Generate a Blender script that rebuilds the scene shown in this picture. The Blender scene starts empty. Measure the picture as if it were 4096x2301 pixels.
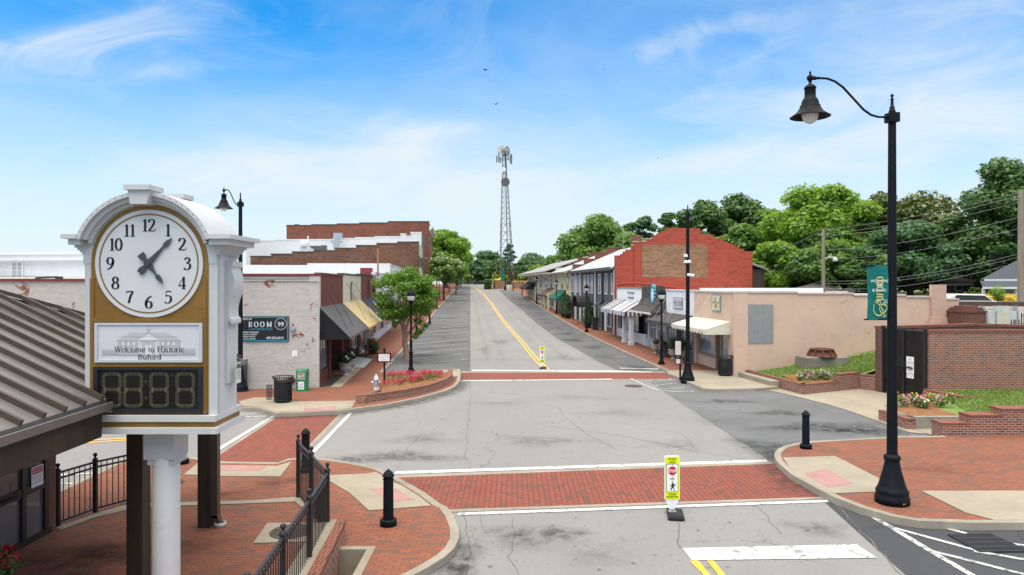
import bpy, bmesh, math, random
import numpy as np
from mathutils import Matrix, Vector
S = bpy.context.scene
COL = S.collection
R = math.radians
# ---------------------------------------------------------------- camera
CH = 4.9                       # the drone hovers 4.9 m above the crossing
cam = bpy.data.cameras.new("camera"); cam.lens = 24.0; cam.sensor_width = 36.0
cam.shift_y = -9.5/2576; cam.clip_start = 0.2; cam.clip_end = 5000
co = bpy.data.objects.new("camera", cam); COL.objects.link(co)
co.location = (0, 0, CH); co.rotation_euler = (R(90), 0, 0)
S.camera = co
# ---------------------------------------------------------------- sky
SUN_EL, SUN_AZ = R(68), R(205)      # azimuth clockwise from +Y
W = bpy.data.worlds.new("World"); S.world = W; W.use_nodes = True
nt = W.node_tree; nt.nodes.clear()
def wn(t, **k):
    n = nt.nodes.new(t)
    for a, b in k.items(): setattr(n, a, b)
    return n
def wmath(op, a, b=None):
    n = wn('ShaderNodeMath', operation=op)
    for i, q in enumerate((a, b)):
        if q is None: continue
        if isinstance(q, (int, float)): n.inputs[i].default_value = q
        else: nt.links.new(q, n.inputs[i])
    return n.outputs[0]
sky = wn('ShaderNodeTexSky', sky_type='NISHITA'); sky.sun_disc = False
sky.sun_elevation = SUN_EL; sky.sun_rotation = SUN_AZ
sky.altitude = 300; sky.air_density = 1.0; sky.dust_density = 0.3; sky.ozone_density = 4.0
hsv = wn('ShaderNodeHueSaturation'); hsv.inputs['Saturation'].default_value = 1.2; hsv.inputs['Value'].default_value = 1.0
tint = wn('ShaderNodeMixRGB', blend_type='MULTIPLY'); tint.inputs[0].default_value = 1; tint.inputs[2].default_value = (.72, 1.12, 1.28, 1)
nt.links.new(sky.outputs[0], tint.inputs[1]); nt.links.new(tint.outputs[0], hsv.inputs['Color'])
tc = wn('ShaderNodeTexCoord'); sx = wn('ShaderNodeSeparateXYZ')
nt.links.new(tc.outputs['Generated'], sx.inputs[0])
zc = wmath('MAXIMUM', sx.outputs['Z'], 0.0)
den = wmath('ADD', zc, 0.13)
cx = wn('ShaderNodeCombineXYZ')
nt.links.new(wmath('DIVIDE', sx.outputs['X'], den), cx.inputs[0])
nt.links.new(wmath('DIVIDE', sx.outputs['Y'], den), cx.inputs[1])
def cloud(scale, dist, lo, hi, sc3, rot=0.0, off=(0, 0, 0), rough=.6):
    mp = wn('ShaderNodeMapping'); mp.inputs['Scale'].default_value = sc3; mp.inputs['Rotation'].default_value = (0, 0, rot)
    mp.inputs['Location'].default_value = off
    nt.links.new(cx.outputs[0], mp.inputs[0])
    n = wn('ShaderNodeTexNoise'); n.inputs['Scale'].default_value = scale; n.inputs['Detail'].default_value = 9
    n.inputs['Roughness'].default_value = rough; n.inputs['Distortion'].default_value = dist
    nt.links.new(mp.outputs[0], n.inputs['Vector'])
    m = wn('ShaderNodeMapRange'); m.interpolation_type = 'SMOOTHSTEP'
    m.inputs[1].default_value = lo; m.inputs[2].default_value = hi
    nt.links.new(n.outputs['Fac'], m.inputs[0])
    return m.outputs[0]
veil = cloud(0.55, 0.4, 0.36, 0.74, (1.0, 0.8, 1), 0.2, (3.1, 1.7, 0), .55)
wisp = cloud(1.0, 1.6, 0.47, 0.74, (0.8, 1.15, 1), 0.28, (0.4, 2.2, 0), .62)
# separate drifts of cirrus, each at its own bearing and height in the sky (tan of bearing, tan of height)
yy = wmath('MAXIMUM', sx.outputs['Y'], 0.05)
du, dv = wmath('DIVIDE', sx.outputs['X'], yy), wmath('DIVIDE', sx.outputs['Z'], yy)
cd = wn('ShaderNodeCombineXYZ'); nt.links.new(wmath('MULTIPLY', du, 4.2), cd.inputs[0]); nt.links.new(wmath('SUBTRACT', wmath('MULTIPLY', dv, 13.0), wmath('MULTIPLY', du, 1.6)), cd.inputs[1])
nz = wn('ShaderNodeTexNoise'); nz.inputs['Scale'].default_value = 1.1; nz.inputs['Detail'].default_value = 10; nz.inputs['Roughness'].default_value = .62; nz.inputs['Distortion'].default_value = .9
nt.links.new(cd.outputs[0], nz.inputs['Vector'])
drift = None
for u0, v0, ru, rv, rot, amp in ((-.66,.355,.27,.05,.18,.72), (-.50,.31,.10,.022,.05,.55), (-.13,.223,.085,.022,.03,.95), (-.38,.165,.30,.04,-.06,1.0), (-.10,.135,.24,.04,.0,.9), (.25,.36,.10,.022,.25,.6), (.33,.18,.2,.022,.1,.6), (.62,.25,.34,.15,.1,.85), (-.70,.12,.2,.03,0,.5), (.05,.07,.3,.03,0,.6), (-.18,.19,.07,.01,0,.5)):
    a, b = wmath('SUBTRACT', du, u0), wmath('SUBTRACT', dv, v0)
    p = wmath('ADD', wmath('MULTIPLY', a, math.cos(rot)/ru), wmath('MULTIPLY', b, math.sin(rot)/ru)); q = wmath('ADD', wmath('MULTIPLY', a, -math.sin(rot)/rv), wmath('MULTIPLY', b, math.cos(rot)/rv))
    e = wmath('MULTIPLY', wmath('EXPONENT', wmath('MULTIPLY', wmath('ADD', wmath('MULTIPLY', p, p), wmath('MULTIPLY', q, q)), -.8)), amp)
    drift = e if drift is None else wmath('ADD', drift, e)
dm = wn('ShaderNodeMapRange'); dm.interpolation_type = 'SMOOTHSTEP'; dm.inputs[1].default_value = .62; dm.inputs[2].default_value = 1.25
nt.links.new(wmath('ADD', nz.outputs['Fac'], wmath('MULTIPLY', wmath('MINIMUM', drift, 1.0), .55)), dm.inputs[0]); drift = dm.outputs[0]
# pale air and thin cloud gather towards the horizon
hz = wn('ShaderNodeMapRange'); hz.interpolation_type = 'SMOOTHSTEP'
hz.inputs[1].default_value = 0.38; hz.inputs[2].default_value = 0.0; hz.inputs[3].default_value = 0.0; hz.inputs[4].default_value = 0.9
nt.links.new(sx.outputs['Z'], hz.inputs[0])
inv = wmath('MULTIPLY', wmath('SUBTRACT', 1.0, wmath('MULTIPLY', veil, 0.5)), wmath('SUBTRACT', 1.0, wmath('MULTIPLY', wisp, 0.22)))
inv = wmath('MULTIPLY', inv, wmath('SUBTRACT', 1.0, wmath('MULTIPLY', drift, 0.9)))
inv = wmath('MULTIPLY', inv, wmath('SUBTRACT', 1.0, hz.outputs[0]))
fac = wmath('SUBTRACT', 1.0, inv)
mix = wn('ShaderNodeMixRGB'); mix.inputs[2].default_value = (4.6, 5.0, 5.2, 1)
nt.links.new(fac, mix.inputs[0]); nt.links.new(hsv.outputs[0], mix.inputs[1])
bg = wn('ShaderNodeBackground'); bg.inputs['Strength'].default_value = 0.1
# bright overcast added overhead, out of view, to lift and neutralise the ambient light
ov = wn('ShaderNodeMapRange'); ov.interpolation_type = 'SMOOTHSTEP'; ov.inputs[1].default_value = 0.40; ov.inputs[2].default_value = 0.62
nt.links.new(sx.outputs['Z'], ov.inputs[0])
mx2 = wn('ShaderNodeMixRGB'); mx2.inputs[2].default_value = (13.6, 12.8, 11.7, 1)
nt.links.new(ov.outputs[0], mx2.inputs[0]); nt.links.new(mix.outputs[0], mx2.inputs[1])
nt.links.new(mx2.outputs[0], bg.inputs[0])
wo = wn('ShaderNodeOutputWorld'); nt.links.new(bg.outputs[0], wo.inputs[0])
# ---------------------------------------------------------------- sun
sl = bpy.data.lights.new("sun", 'SUN'); sl.energy = 1.3; sl.angle = R(35); sl.color = (1, .95, .87)
so = bpy.data.objects.new("sun", sl); COL.objects.link(so)
sd = Vector((math.sin(SUN_AZ)*math.cos(SUN_EL), math.cos(SUN_AZ)*math.cos(SUN_EL), math.sin(SUN_EL)))
so.rotation_euler = sd.to_track_quat('Z', 'Y').to_euler(); so.location = (30, 30, 60)
S.view_settings.view_transform = 'Standard'; S.view_settings.look = 'None'
S.view_settings.exposure = 0.86; S.view_settings.gamma = 1
S.cycles.max_bounces = 6; S.cycles.diffuse_bounces = 3; S.cycles.glossy_bounces = 3
S.cycles.transmission_bounces = 4; S.cycles.transparent_max_bounces = 8
S.cycles.use_denoising = True; S.cycles.use_light_tree = False
W.cycles.sampling_method = 'MANUAL'; W.cycles.sample_map_resolution = 2048
# ---------------------------------------------------------------- mesh builder
def V(*a): return Vector(a)
class MB:
    """Collects faces and links them as ONE mesh object."""
    def __init__(s, xf=None): s.v = []; s.f = []; s.mi = []; s.sm = []; s.k = 0; s.xf = xf
    def add(s, vs, fs, sm=False):
        o = len(s.v)
        for p in vs:
            p = Vector(p)
            s.v.append(s.xf @ p if s.xf else p)
        for f in fs: s.f.append([o+i for i in f]); s.mi.append(s.k); s.sm.append(sm)
        return s
    def m(s, k): s.k = k; return s
    def box(s, x0, x1, y0, y1, z0, z1):
        return s.add([(x0,y0,z0),(x1,y0,z0),(x1,y1,z0),(x0,y1,z0),(x0,y0,z1),(x1,y0,z1),(x1,y1,z1),(x0,y1,z1)],
                     [(0,3,2,1),(4,5,6,7),(0,1,5,4),(1,2,6,5),(2,3,7,6),(3,0,4,7)])
    def obox(s, c, sz, rz=0, M=None):
        M = M or Matrix.Rotation(rz, 4, 'Z'); c = Vector(c); hx, hy, hz = sz[0]/2, sz[1]/2, sz[2]/2
        vs = [c + (M @ Vector((a*hx, b*hy, d*hz))) for d in (-1,1) for a, b in ((-1,-1),(1,-1),(1,1),(-1,1))]
        return s.add(vs, [(0,3,2,1),(4,5,6,7),(0,1,5,4),(1,2,6,5),(2,3,7,6),(3,0,4,7)])
    def bar(s, a, b, w, h=None):
        a, b = Vector(a), Vector(b); h = h or w; d = (b-a); L = d.length; d.normalize()
        up = Vector((0,0,1)) if abs(d.z) < .9 else Vector((0,1,0))
        sd_ = d.cross(up).normalized(); up = sd_.cross(d)
        vs = [p + sd_*(i*w/2) + up*(j*h/2) for p in (a, b) for i, j in ((-1,-1),(1,-1),(1,1),(-1,1))]
        return s.add(vs, [(0,3,2,1),(4,5,6,7),(0,1,5,4),(1,2,6,5),(2,3,7,6),(3,0,4,7)])
    def quad(s, a, b, c, d): return s.add([a,b,c,d], [(0,1,2,3)])
    def poly(s, pts): return s.add(pts, [tuple(range(len(pts)))])
    def ext(s, pts, vec):
        n = len(pts); vec = Vector(vec); p = [Vector(q) for q in pts]
        return s.add(p + [q+vec for q in p], [tuple(range(n))[::-1], tuple(range(n, 2*n))] + [(i, (i+1) % n, n+(i+1) % n, n+i) for i in range(n)])
    def prism(s, pts, z0, z1): return s.ext([(p[0], p[1], z0) for p in pts], (0,0,z1-z0))
    def tube(s, path, r, n=8, caps=True, sm=True):
        P = [Vector(p) for p in path]; N = len(P); rs = r if isinstance(r, (list, tuple)) else [r]*N
        vs = []; prev = None
        for i, p in enumerate(P):
            t = (P[min(i+1, N-1)] - P[max(i-1, 0)]).normalized()
            if prev is None:
                prev = t.orthogonal().normalized()
            a = (prev - t*prev.dot(t))
            a = a.normalized() if a.length > 1e-6 else t.orthogonal().normalized()
            prev = a; b = t.cross(a)
            for k in range(n):
                q = 2*math.pi*k/n; vs.append(p + (a*math.cos(q) + b*math.sin(q))*rs[i])
        fs = [(i*n+k, i*n+(k+1) % n, (i+1)*n+(k+1) % n, (i+1)*n+k) for i in range(N-1) for k in range(n)]
        s.add(vs, fs, sm)
        if caps: s.add(vs[:n], [tuple(range(n))[::-1]]); s.add(vs[-n:], [tuple(range(n))])
        return s
    def lathe(s, prof, c=(0,0,0), n=20, sm=True, flute=0):
        vs = []; c = Vector(c)
        for r, z in prof:
            for k in range(n):
                q = 2*math.pi*k/n; rr = r*(1-flute*(k % 2)); vs.append(c + Vector((rr*math.cos(q), rr*math.sin(q), z)))
        fs = [(i*n+k, i*n+(k+1) % n, (i+1)*n+(k+1) % n, (i+1)*n+k) for i in range(len(prof)-1) for k in range(n)]
        return s.add(vs, fs, sm)
    def ball(s, c, r, n=12, sz=1.0):
        return s.lathe([(max(1e-4, r*math.sin(math.pi*i/8)), -r*sz*math.cos(math.pi*i/8)) for i in range(9)], c, n)
    def build(s, name, mats, parent=None, local=False, auto=True):
        me = bpy.data.meshes.new(name)
        me.from_pydata([tuple(p) for p in s.v], [], s.f)
        if not isinstance(mats, (list, tuple)): mats = [mats]
        for m in mats: me.materials.append(m)
        me.polygons.foreach_set('material_index', s.mi)
        me.polygons.foreach_set('use_smooth', s.sm)
        if auto:
            bm = bmesh.new(); bm.from_mesh(me); bmesh.ops.recalc_face_normals(bm, faces=bm.faces); bm.to_mesh(me); bm.free()
        uvs(me)
        o = bpy.data.objects.new(name, me); COL.objects.link(o)
        if parent is not None:
            o.parent = parent
            if not local and parent.type == 'EMPTY': o.matrix_parent_inverse = Matrix.Translation(-parent.location)
        return o
def uvs(me):
    """metre-true UVs: u along the wall (or x), v up (or y)"""
    uv = me.uv_layers.new(name='UVMap')
    out = np.zeros(len(me.loops)*2)
    for p in me.polygons:
        n = p.normal
        if abs(n.z) > .75: tu, tv = V(1,0,0), V(0,1,0)
        else:
            tu = V(-n.y, n.x, 0).normalized(); tv = V(0,0,1)
            if abs(tu.x) >= abs(tu.y): tu = tu if tu.x > 0 else -tu
            else: tu = tu if tu.y > 0 else -tu
        for li in p.loop_indices:
            c = me.vertices[me.loops[li].vertex_index].co
            out[2*li] = c.dot(tu); out[2*li+1] = c.dot(tv)
    uv.data.foreach_set('uv', out)
def tag(o, label=None, cat=None, group=None, kind=None):
    if label: o['label'] = label
    if cat: o['category'] = cat
    if group: o['group'] = group
    if kind: o['kind'] = kind
    return o
def T(name, label, cat, loc=(0,0,0), rz=0, group=None):
    o = bpy.data.objects.new(name, None); COL.objects.link(o); o.empty_display_size = .2
    o.location = loc; o.rotation_euler = (0, 0, rz)
    return tag(o, label, cat, group)
def dup(root, loc, rz=0, label=None, sc=None):
    r = root.copy(); COL.objects.link(r); r.location = loc; r.rotation_euler = (0, 0, rz)
    if sc: r.scale = (sc, sc, sc)
    if label: r['label'] = label
    for ch in list(root.children):
        c = ch.copy(); COL.objects.link(c); c.parent = r
        for g2 in list(ch.children):
            d = g2.copy(); COL.objects.link(d); d.parent = c
    return r
# ---------------------------------------------------------------- place: photo pixel (2576 wide) <-> ground
F = 1717.0
def interp(xs, ys, x): return float(np.interp(x, xs, ys))
GY = [-80, 42, 48, 56, 64, 76, 89, 100, 112, 125, 138, 149, 160, 180, 200, 215, 235, 260, 1500]
GZ = [0, 0, .02, .09, .22, .48, .81, 1.09, 1.45, 1.9, 2.4, 2.87, 3.3, 3.98, 4.45, 4.62, 4.64, 4.5, 4.4]
def g(y): return interp(GY, GZ, y)
def sst(t): t = max(0, min(1, t)); return t*t*(3-2*t)
def bump(x, y):
    a = sst((y-28.5)/8.5); b = max(0, min(1, (x-11.5)/12.5))
    r = 2.4*a*b + 1.0*sst((y-44)/6)*sst((x-16)/8)
    return r*(1-g(y)/5.2)
def G(px, py, z=0.0):
    """the point of a level at height z above the street that the photo shows at px,py"""
    Y = (CH-z)*F/(py-714.0)
    for _ in range(12): Y = .5*Y + .5*(CH-z-g(Y))*F/(py-714.0)
    return ((px-1288.0)/F*Y, Y)
def GL(pts, z=0.0): return [G(a, b, z) for a, b in pts]
def at(px, Y): return (px-1288.0)/F*Y
def zt(py, Y): return CH - (py-714.0)/F*Y
# ---------------------------------------------------------------- materials
MATS = {}
class NT:
    def __init__(s, name):
        s.m = bpy.data.materials.new(name); s.m.use_nodes = True; s.t = s.m.node_tree; s.t.nodes.clear()
        s.out = s.n('ShaderNodeOutputMaterial'); s._tc = None
    def n(s, t, **k):
        n = s.t.nodes.new(t)
        for a, b in k.items(): setattr(n, a, b)
        return n
    def l(s, a, b): s.t.links.new(a, b)
    def tc(s, which):
        if s._tc is None: s._tc = s.n('ShaderNodeTexCoord')
        return s._tc.outputs[which]
    def noise(s, scale, detail=5, rough=.6, vec=None, dist=0, st=None):
        n = s.n('ShaderNodeTexNoise'); n.inputs['Scale'].default_value = scale; n.inputs['Detail'].default_value = detail
        n.inputs['Roughness'].default_value = rough; n.inputs['Distortion'].default_value = dist
        v = vec or s.tc('Object')
        if st:
            mp = s.n('ShaderNodeMapping'); mp.inputs['Scale'].default_value = st; s.l(v, mp.inputs[0]); v = mp.outputs[0]
        s.l(v, n.inputs['Vector']); return n.outputs['Fac']
    def rng(s, v, a, b, c=0.0, d=1.0, smooth=False):
        m = s.n('ShaderNodeMapRange')
        if smooth: m.interpolation_type = 'SMOOTHSTEP'
        for i, q in enumerate((a, b, c, d)): m.inputs[i+1].default_value = q
        s.l(v, m.inputs[0]); return m.outputs[0]
    def math(s, op, a, b):
        n = s.n('ShaderNodeMath', operation=op)
        for i, q in enumerate((a, b)):
            if isinstance(q, (int, float)): n.inputs[i].default_value = q
            else: s.l(q, n.inputs[i])
        return n.outputs[0]
    def mix(s, fac, a, b, mode='MIX'):
        n = s.n('ShaderNodeMixRGB', blend_type=mode)
        for i, q in ((0, fac), (1, a), (2, b)):
            if isinstance(q, (int, float)): n.inputs[i].default_value = q
            elif isinstance(q, tuple): n.inputs[i].default_value = (*q[:3], 1)
            else: s.l(q, n.inputs[i])
        return n.outputs[0]
    def done(s, col, rough=.7, metal=0.0, bump=None, bstr=.3, bdist=.01, spec=.4, coat=0):
        p = s.n('ShaderNodeBsdfPrincipled'); p.inputs['Metallic'].default_value = metal
        p.inputs['Specular IOR Level'].default_value = spec
        for v, nm in ((col, 'Base Color'), (rough, 'Roughness')):
            if isinstance(v, (int, float)): p.inputs[nm].default_value = v
            elif isinstance(v, tuple): p.inputs[nm].default_value = (*v[:3], 1)
            else: s.l(v, p.inputs[nm])
        if coat: p.inputs['Coat Weight'].default_value = coat
        if bump is not None:
            b = s.n('ShaderNodeBump'); b.inputs['Strength'].default_value = bstr; b.inputs['Distance'].default_value = bdist
            s.l(bump, b.inputs['Height']); s.l(b.outputs[0], p.inputs['Normal'])
        s.l(p.outputs[0], s.out.inputs[0]); return s.m
def k(c, f): return tuple(min(1, x*f) for x in c)
def flat(name, col, rough=.6, var=.12, vs=2.5, metal=0, bump=0, bs=60, spec=.4, st=None, dirt=None, dl=.55, coat=0):
    if name in MATS: return MATS[name]
    n = NT(name); f = n.rng(n.noise(vs, 6, .65, st=st), .3, .7)
    c = n.mix(f, k(col, 1-var), k(col, 1+var))
    f2 = n.rng(n.noise(vs*9, 3), .35, .65); c = n.mix(n.math('MULTIPLY', f2, .25), c, k(col, 1-var*1.6))
    if dirt: c = n.mix(n.rng(n.noise(vs*.8, 8, .7, dist=.6, st=st), dl, dl+.22, 0, .75), c, dirt)
    MATS[name] = n.done(c, rough, metal, n.noise(bs, 3) if bump else None, bump, .01, spec, coat); return MATS[name]
def brick(name, c1, c2, c3, mortar, w=.22, h=.075, ms=.010, dark=.8, rough=.85, stain=.25, stc=(.1,.07,.05), bstr=.35, patch=None, ps=.55, pth=.6, off=.5, vsc=.35, streak=0, sst_=(.8,.8,7), coords='UV', rot=0):
    if name in MATS: return MATS[name]
    n = NT(name)
    mp = n.n('ShaderNodeMapping'); mp.inputs['Rotation'].default_value = (0, 0, rot); n.l(n.tc(coords), mp.inputs[0])
    def bt(a, b, m):
        t = n.n('ShaderNodeTexBrick'); t.offset = off
        t.inputs['Scale'].default_value = 1; t.inputs['Brick Width'].default_value = w; t.inputs['Row Height'].default_value = h
        t.inputs['Mortar Size'].default_value = ms; t.inputs['Mortar Smooth'].default_value = .15; t.inputs['Bias'].default_value = 0
        for i, q in zip(('Color1', 'Color2', 'Mortar'), (a, b, m)): t.inputs[i].default_value = (*q, 1)
        n.l(mp.outputs[0], t.inputs['Vector']); return t
    t = bt(c1, c2, mortar); u = bt((0,0,0), (1,1,1), (0,0,0))
    dk = n.rng(u.outputs['Color'], dark, dark+.04)
    c = n.mix(dk, t.outputs['Color'], c3)
    f = n.rng(n.noise(vsc, 6, .65), .3, .7); c = n.mix(n.math('MULTIPLY', f, stain), c, stc)
    c = n.mix(n.math('MULTIPLY', n.rng(n.noise(14, 3), .35, .65), .28), c, k(c1, .6))
    if streak: c = n.mix(n.math('MULTIPLY', n.rng(n.noise(1.1, 7, .75, st=sst_), .38, .68), streak), c, k(stc, .8))
    if patch: c = n.mix(n.rng(n.noise(ps, 9, .72, dist=.5), pth, pth+.03), c, patch)
    hgt = n.math('SUBTRACT', 1.0, t.outputs['Fac'])
    MATS[name] = n.done(c, rough, 0, hgt, bstr, .006, .25); return MATS[name]
def asphalt(name, col, dark, crack=.0045, blot=.5, grain=.28, rough=.9, cs=.16, st=(1, .35, 1), cst=.85):
    n = NT(name)
    f = n.rng(n.noise(.22, 7, .62, dist=.4, st=st), .34, .68)
    c = n.mix(n.math('MULTIPLY', f, blot), col, dark)
    f = n.rng(n.noise(1.6, 6, .7), .38, .7); c = n.mix(n.math('MULTIPLY', f, .22), c, k(col, .72))
    f = n.rng(n.noise(6, 7, .8), .36, .66); c = n.mix(n.math('MULTIPLY', f, grain*.6), c, k(col, .7))
    f = n.rng(n.noise(16, 5, .85), .36, .66); c = n.mix(n.math('MULTIPLY', f, grain), c, k(col, .55))
    f = n.rng(n.noise(34, 3, .85), .52, .72); c = n.mix(n.math('MULTIPLY', f, grain*.8), c, k(col, 1.5))
    # worn spots and oil drips
    f = n.math('MULTIPLY', n.rng(n.noise(7, 3, .6, st=(1,.6,1)), .64, .70), n.rng(n.noise(.3, 3), .5, .64)); c = n.mix(n.math('MULTIPLY', f, .75), c, k(dark, .45))
    # cracks
    wv = n.n('ShaderNodeTexNoise'); wv.inputs['Scale'].default_value = .9; wv.inputs['Detail'].default_value = 8; wv.inputs['Roughness'].default_value = .7
    n.l(n.tc('Object'), wv.inputs['Vector'])
    va = n.n('ShaderNodeVectorMath', operation='SCALE'); va.inputs['Scale'].default_value = 1.6; n.l(wv.outputs['Color'], va.inputs[0])
    vb = n.n('ShaderNodeVectorMath', operation='ADD'); n.l(n.tc('Object'), vb.inputs[0]); n.l(va.outputs[0], vb.inputs[1])
    for sc_, wd, th in ((cs, crack, .45), (cs*2.6, crack*1.6, .56)):
        vo = n.n('ShaderNodeTexVoronoi', feature='DISTANCE_TO_EDGE'); vo.inputs['Scale'].default_value = sc_; n.l(vb.outputs[0], vo.inputs['Vector'])
        f = n.math('MULTIPLY', n.rng(vo.outputs['Distance'], wd*.4, wd, 1, 0), n.rng(n.noise(.35, 3), th, th+.12))
        c = n.mix(n.math('MULTIPLY', f, cst), c, k(dark, .32))
    MATS[name] = n.done(c, rough, 0, n.noise(70, 3), .25, .006, .25); return MATS[name]
def paint(name, col, under, wear=.55, rough=.7):
    n = NT(name); f = n.noise(5.5, 9, .75, dist=.3); f2 = n.noise(.5, 2)
    e = n.math('ADD', f, n.math('MULTIPLY', n.math('SUBTRACT', f2, .5), .3))
    c = n.mix(n.rng(n.noise(3, 5), .35, .65, 0, .35), col, k(col, .8))
    vo = n.n('ShaderNodeTexVoronoi', feature='DISTANCE_TO_EDGE'); vo.inputs['Scale'].default_value = 1.6; n.l(n.tc('Object'), vo.inputs['Vector'])
    c = n.mix(n.rng(vo.outputs['Distance'], .006, .016, .5, 0), c, under)
    MATS[name] = n.done(n.mix(n.rng(e, wear, wear+.06), c, under), rough, 0, None, 0, 0, .3); return MATS[name]
def leafm(name, ca, cb, trans=.3):
    n = NT(name); ge = n.n('ShaderNodeNewGeometry')
    c = n.mix(ge.outputs['Random Per Island'], ca, cb)
    c = n.mix(n.rng(n.noise(.55, 3), .35, .65, 0, .5), c, k(ca, .75))
    d = n.n('ShaderNodeBsdfDiffuse'); t = n.n('ShaderNodeBsdfTranslucent'); gl = n.n('ShaderNodeBsdfGlossy'); gl.inputs['Roughness'].default_value = .45
    n.l(c, d.inputs[0]); n.l(n.mix(.5, c, (cb[0]*1.3, cb[1]*1.3, cb[2]*.6)), t.inputs[0])
    a = n.n('ShaderNodeMixShader'); a.inputs[0].default_value = trans; n.l(d.outputs[0], a.inputs[1]); n.l(t.outputs[0], a.inputs[2])
    b = n.n('ShaderNodeMixShader'); b.inputs[0].default_value = .04; n.l(a.outputs[0], b.inputs[1]); n.l(gl.outputs[0], b.inputs[2])
    n.l(b.outputs[0], n.out.inputs[0]); MATS[name] = n.m; return n.m
def ribbed(name, col, period, axis=0, amp=.35, rough=.5, var=.1, metal=0, dirt=None):
    """corrugated or ribbed sheet: real bump, one colour"""
    n = NT(name); w = n.n('ShaderNodeTexWave', wave_type='BANDS', bands_direction='XYZ'[axis]); w.inputs['Scale'].default_value = math.pi/ (10*period) * 2
    n.l(n.tc('UV'), w.inputs['Vector'])
    f = n.rng(n.noise(1.2, 7, .7), .3, .7); c = n.mix(f, k(col, 1-var), k(col, 1+var))
    if dirt: c = n.mix(n.rng(n.noise(1.6, 8, .75, dist=.8), .56, .7, 0, .7), c, dirt)
    MATS[name] = n.done(c, rough, metal, w.outputs['Fac'], amp, period*.5, .4); return MATS[name]
def glass(name, col=(.02,.025,.03), rough=.06, spec=.8):
    n = NT(name); f = n.noise(.35, 3)
    c = n.mix(n.rng(f, .4, .6), col, k(col, 2.2))
    MATS[name] = n.done(c, rough, 0, n.noise(1.1, 2), .04, .02, spec); return MATS[name]
ASPH = asphalt('road asphalt', (.26,.258,.254), (.17,.17,.17), blot=.55, crack=.003, cs=.13, cst=.6, grain=.5)
ASPH2 = asphalt('patched dark asphalt', (.145,.148,.152), (.075,.08,.085), crack=.003, blot=.85, grain=.3, cs=.3, st=(.3, 1, 1))
ASPH3 = asphalt('fresh dark asphalt', (.07,.073,.08), (.045,.048,.053), crack=.003, blot=.6, grain=.35, st=(1, 1, 1))
ASPH4 = asphalt('drive asphalt', (.175,.18,.185), (.075,.08,.085), crack=.004, blot=.8, grain=.3, cs=.28, st=(.8, .8, 1))
PAV = brick('brick paving', (.285,.10,.054), (.20,.073,.044), (.135,.085,.068), (.10,.06,.045), .235, .112, .009, dark=.80, stain=.4, stc=(.2,.09,.06), coords='Object', vsc=.5)
PAV2 = brick('crosswalk paving', (.27,.075,.05), (.20,.06,.042), (.13,.068,.054), (.07,.04,.032), .225, .125, .011, dark=.88, stain=.35, stc=(.2,.075,.05), coords='Object', rot=R(90), vsc=.6)
CONC = flat('concrete', (.30,.262,.20), .85, .16, .6, bump=.15, bs=80, dirt=(.24,.215,.175), dl=.58)
KERB = flat('kerb concrete', (.285,.255,.205), .85, .2, .8, bump=.2, bs=60, dirt=(.17,.155,.13), dl=.5)
LCONC = flat('pale concrete', (.55,.57,.57), .8, .08, 1.2)
WPAINT = paint('white road paint', (.60,.60,.585), (.24,.24,.24), .54)
WPAINT2 = paint('worn white road paint', (.52,.52,.5), (.16,.165,.17), .49)
YPAINT = paint('yellow road paint', (.75,.42,.045), (.28,.28,.28), .6)
GRASS = flat('grass', (.13,.21,.045), .95, .35, 1.6, bump=.6, bs=45, dirt=(.2,.19,.07), dl=.52)
EARTH = flat('dry verge', (.16,.17,.07), .95, .35, .6, dirt=(.2,.15,.08))
BLACK = flat('black cast iron', (.005,.007,.010), .6, .25, 4, spec=.18)
BLACK2 = flat('black painted steel', (.018,.018,.02), .5, .25, 4)
WHITE = flat('white painted metal', (.51,.515,.52), .4, .05, 3, dirt=(.40,.39,.36), dl=.6)
WHITE2 = flat('white painted wood', (.64,.65,.65), .55, .06, 2, dirt=(.5,.49,.46), dl=.6)
GOLD = flat('bronze paint', (.235,.125,.024), .45, .15, 2, metal=.15, dirt=(.15,.08,.025), dl=.58)
GLASS = glass('shop glass'); GLASS2 = glass('pale glass', (.15,.17,.175), .06, 1.0)
RED = flat('red sign', (.55,.01,.02), .4, .05); INK = flat('black lettering', (.008,.008,.012), .5, .1)
SIGNW = flat('white sign face', (.82,.83,.83), .4, .03)
CLEAR = flat('lamp glass', (.62,.63,.62), .15, .1, 6, spec=.6)
SOIL = flat('pine straw', (.23,.105,.04), .95, .4, 5, bump=.8, bs=50, dirt=(.12,.055,.025), dl=.5)
# ================================================================ the ground
def struct(mb, name, mats): return tag(mb.build(name, mats), kind='structure')
def rise(x, y): return g(y)
def dens(pts, step=2.0):
    out = []
    for a, b in zip(pts, pts[1:]):
        n = max(1, int(math.dist(a, b)/step))
        out += [(a[0]+(b[0]-a[0])*i/n, a[1]+(b[1]-a[1])*i/n) for i in range(n)]
    return out + [pts[-1]]
def sheet(mb, pts, z): mb.poly([(p[0], p[1], z) for p in pts])
def strip(mb, fl, fr, y0, y1, z, step=3.0):
    n = max(1, int((y1-y0)/step)); ys = [y0+(y1-y0)*i/n for i in range(n+1)]
    for a, b in zip(ys, ys[1:]):
        mb.quad((fl(a), a, g(a)+z), (fr(a), a, g(a)+z), (fr(b), b, g(b)+z), (fl(b), b, g(b)+z))
def offs(pts, d):
    out = []
    for i, p in enumerate(pts):
        a = pts[max(0, i-1)]; b = pts[min(len(pts)-1, i+1)]
        t = Vector((b[0]-a[0], b[1]-a[1])); t.normalize()
        out.append((p[0]-t.y*d, p[1]+t.x*d))
    return out
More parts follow.
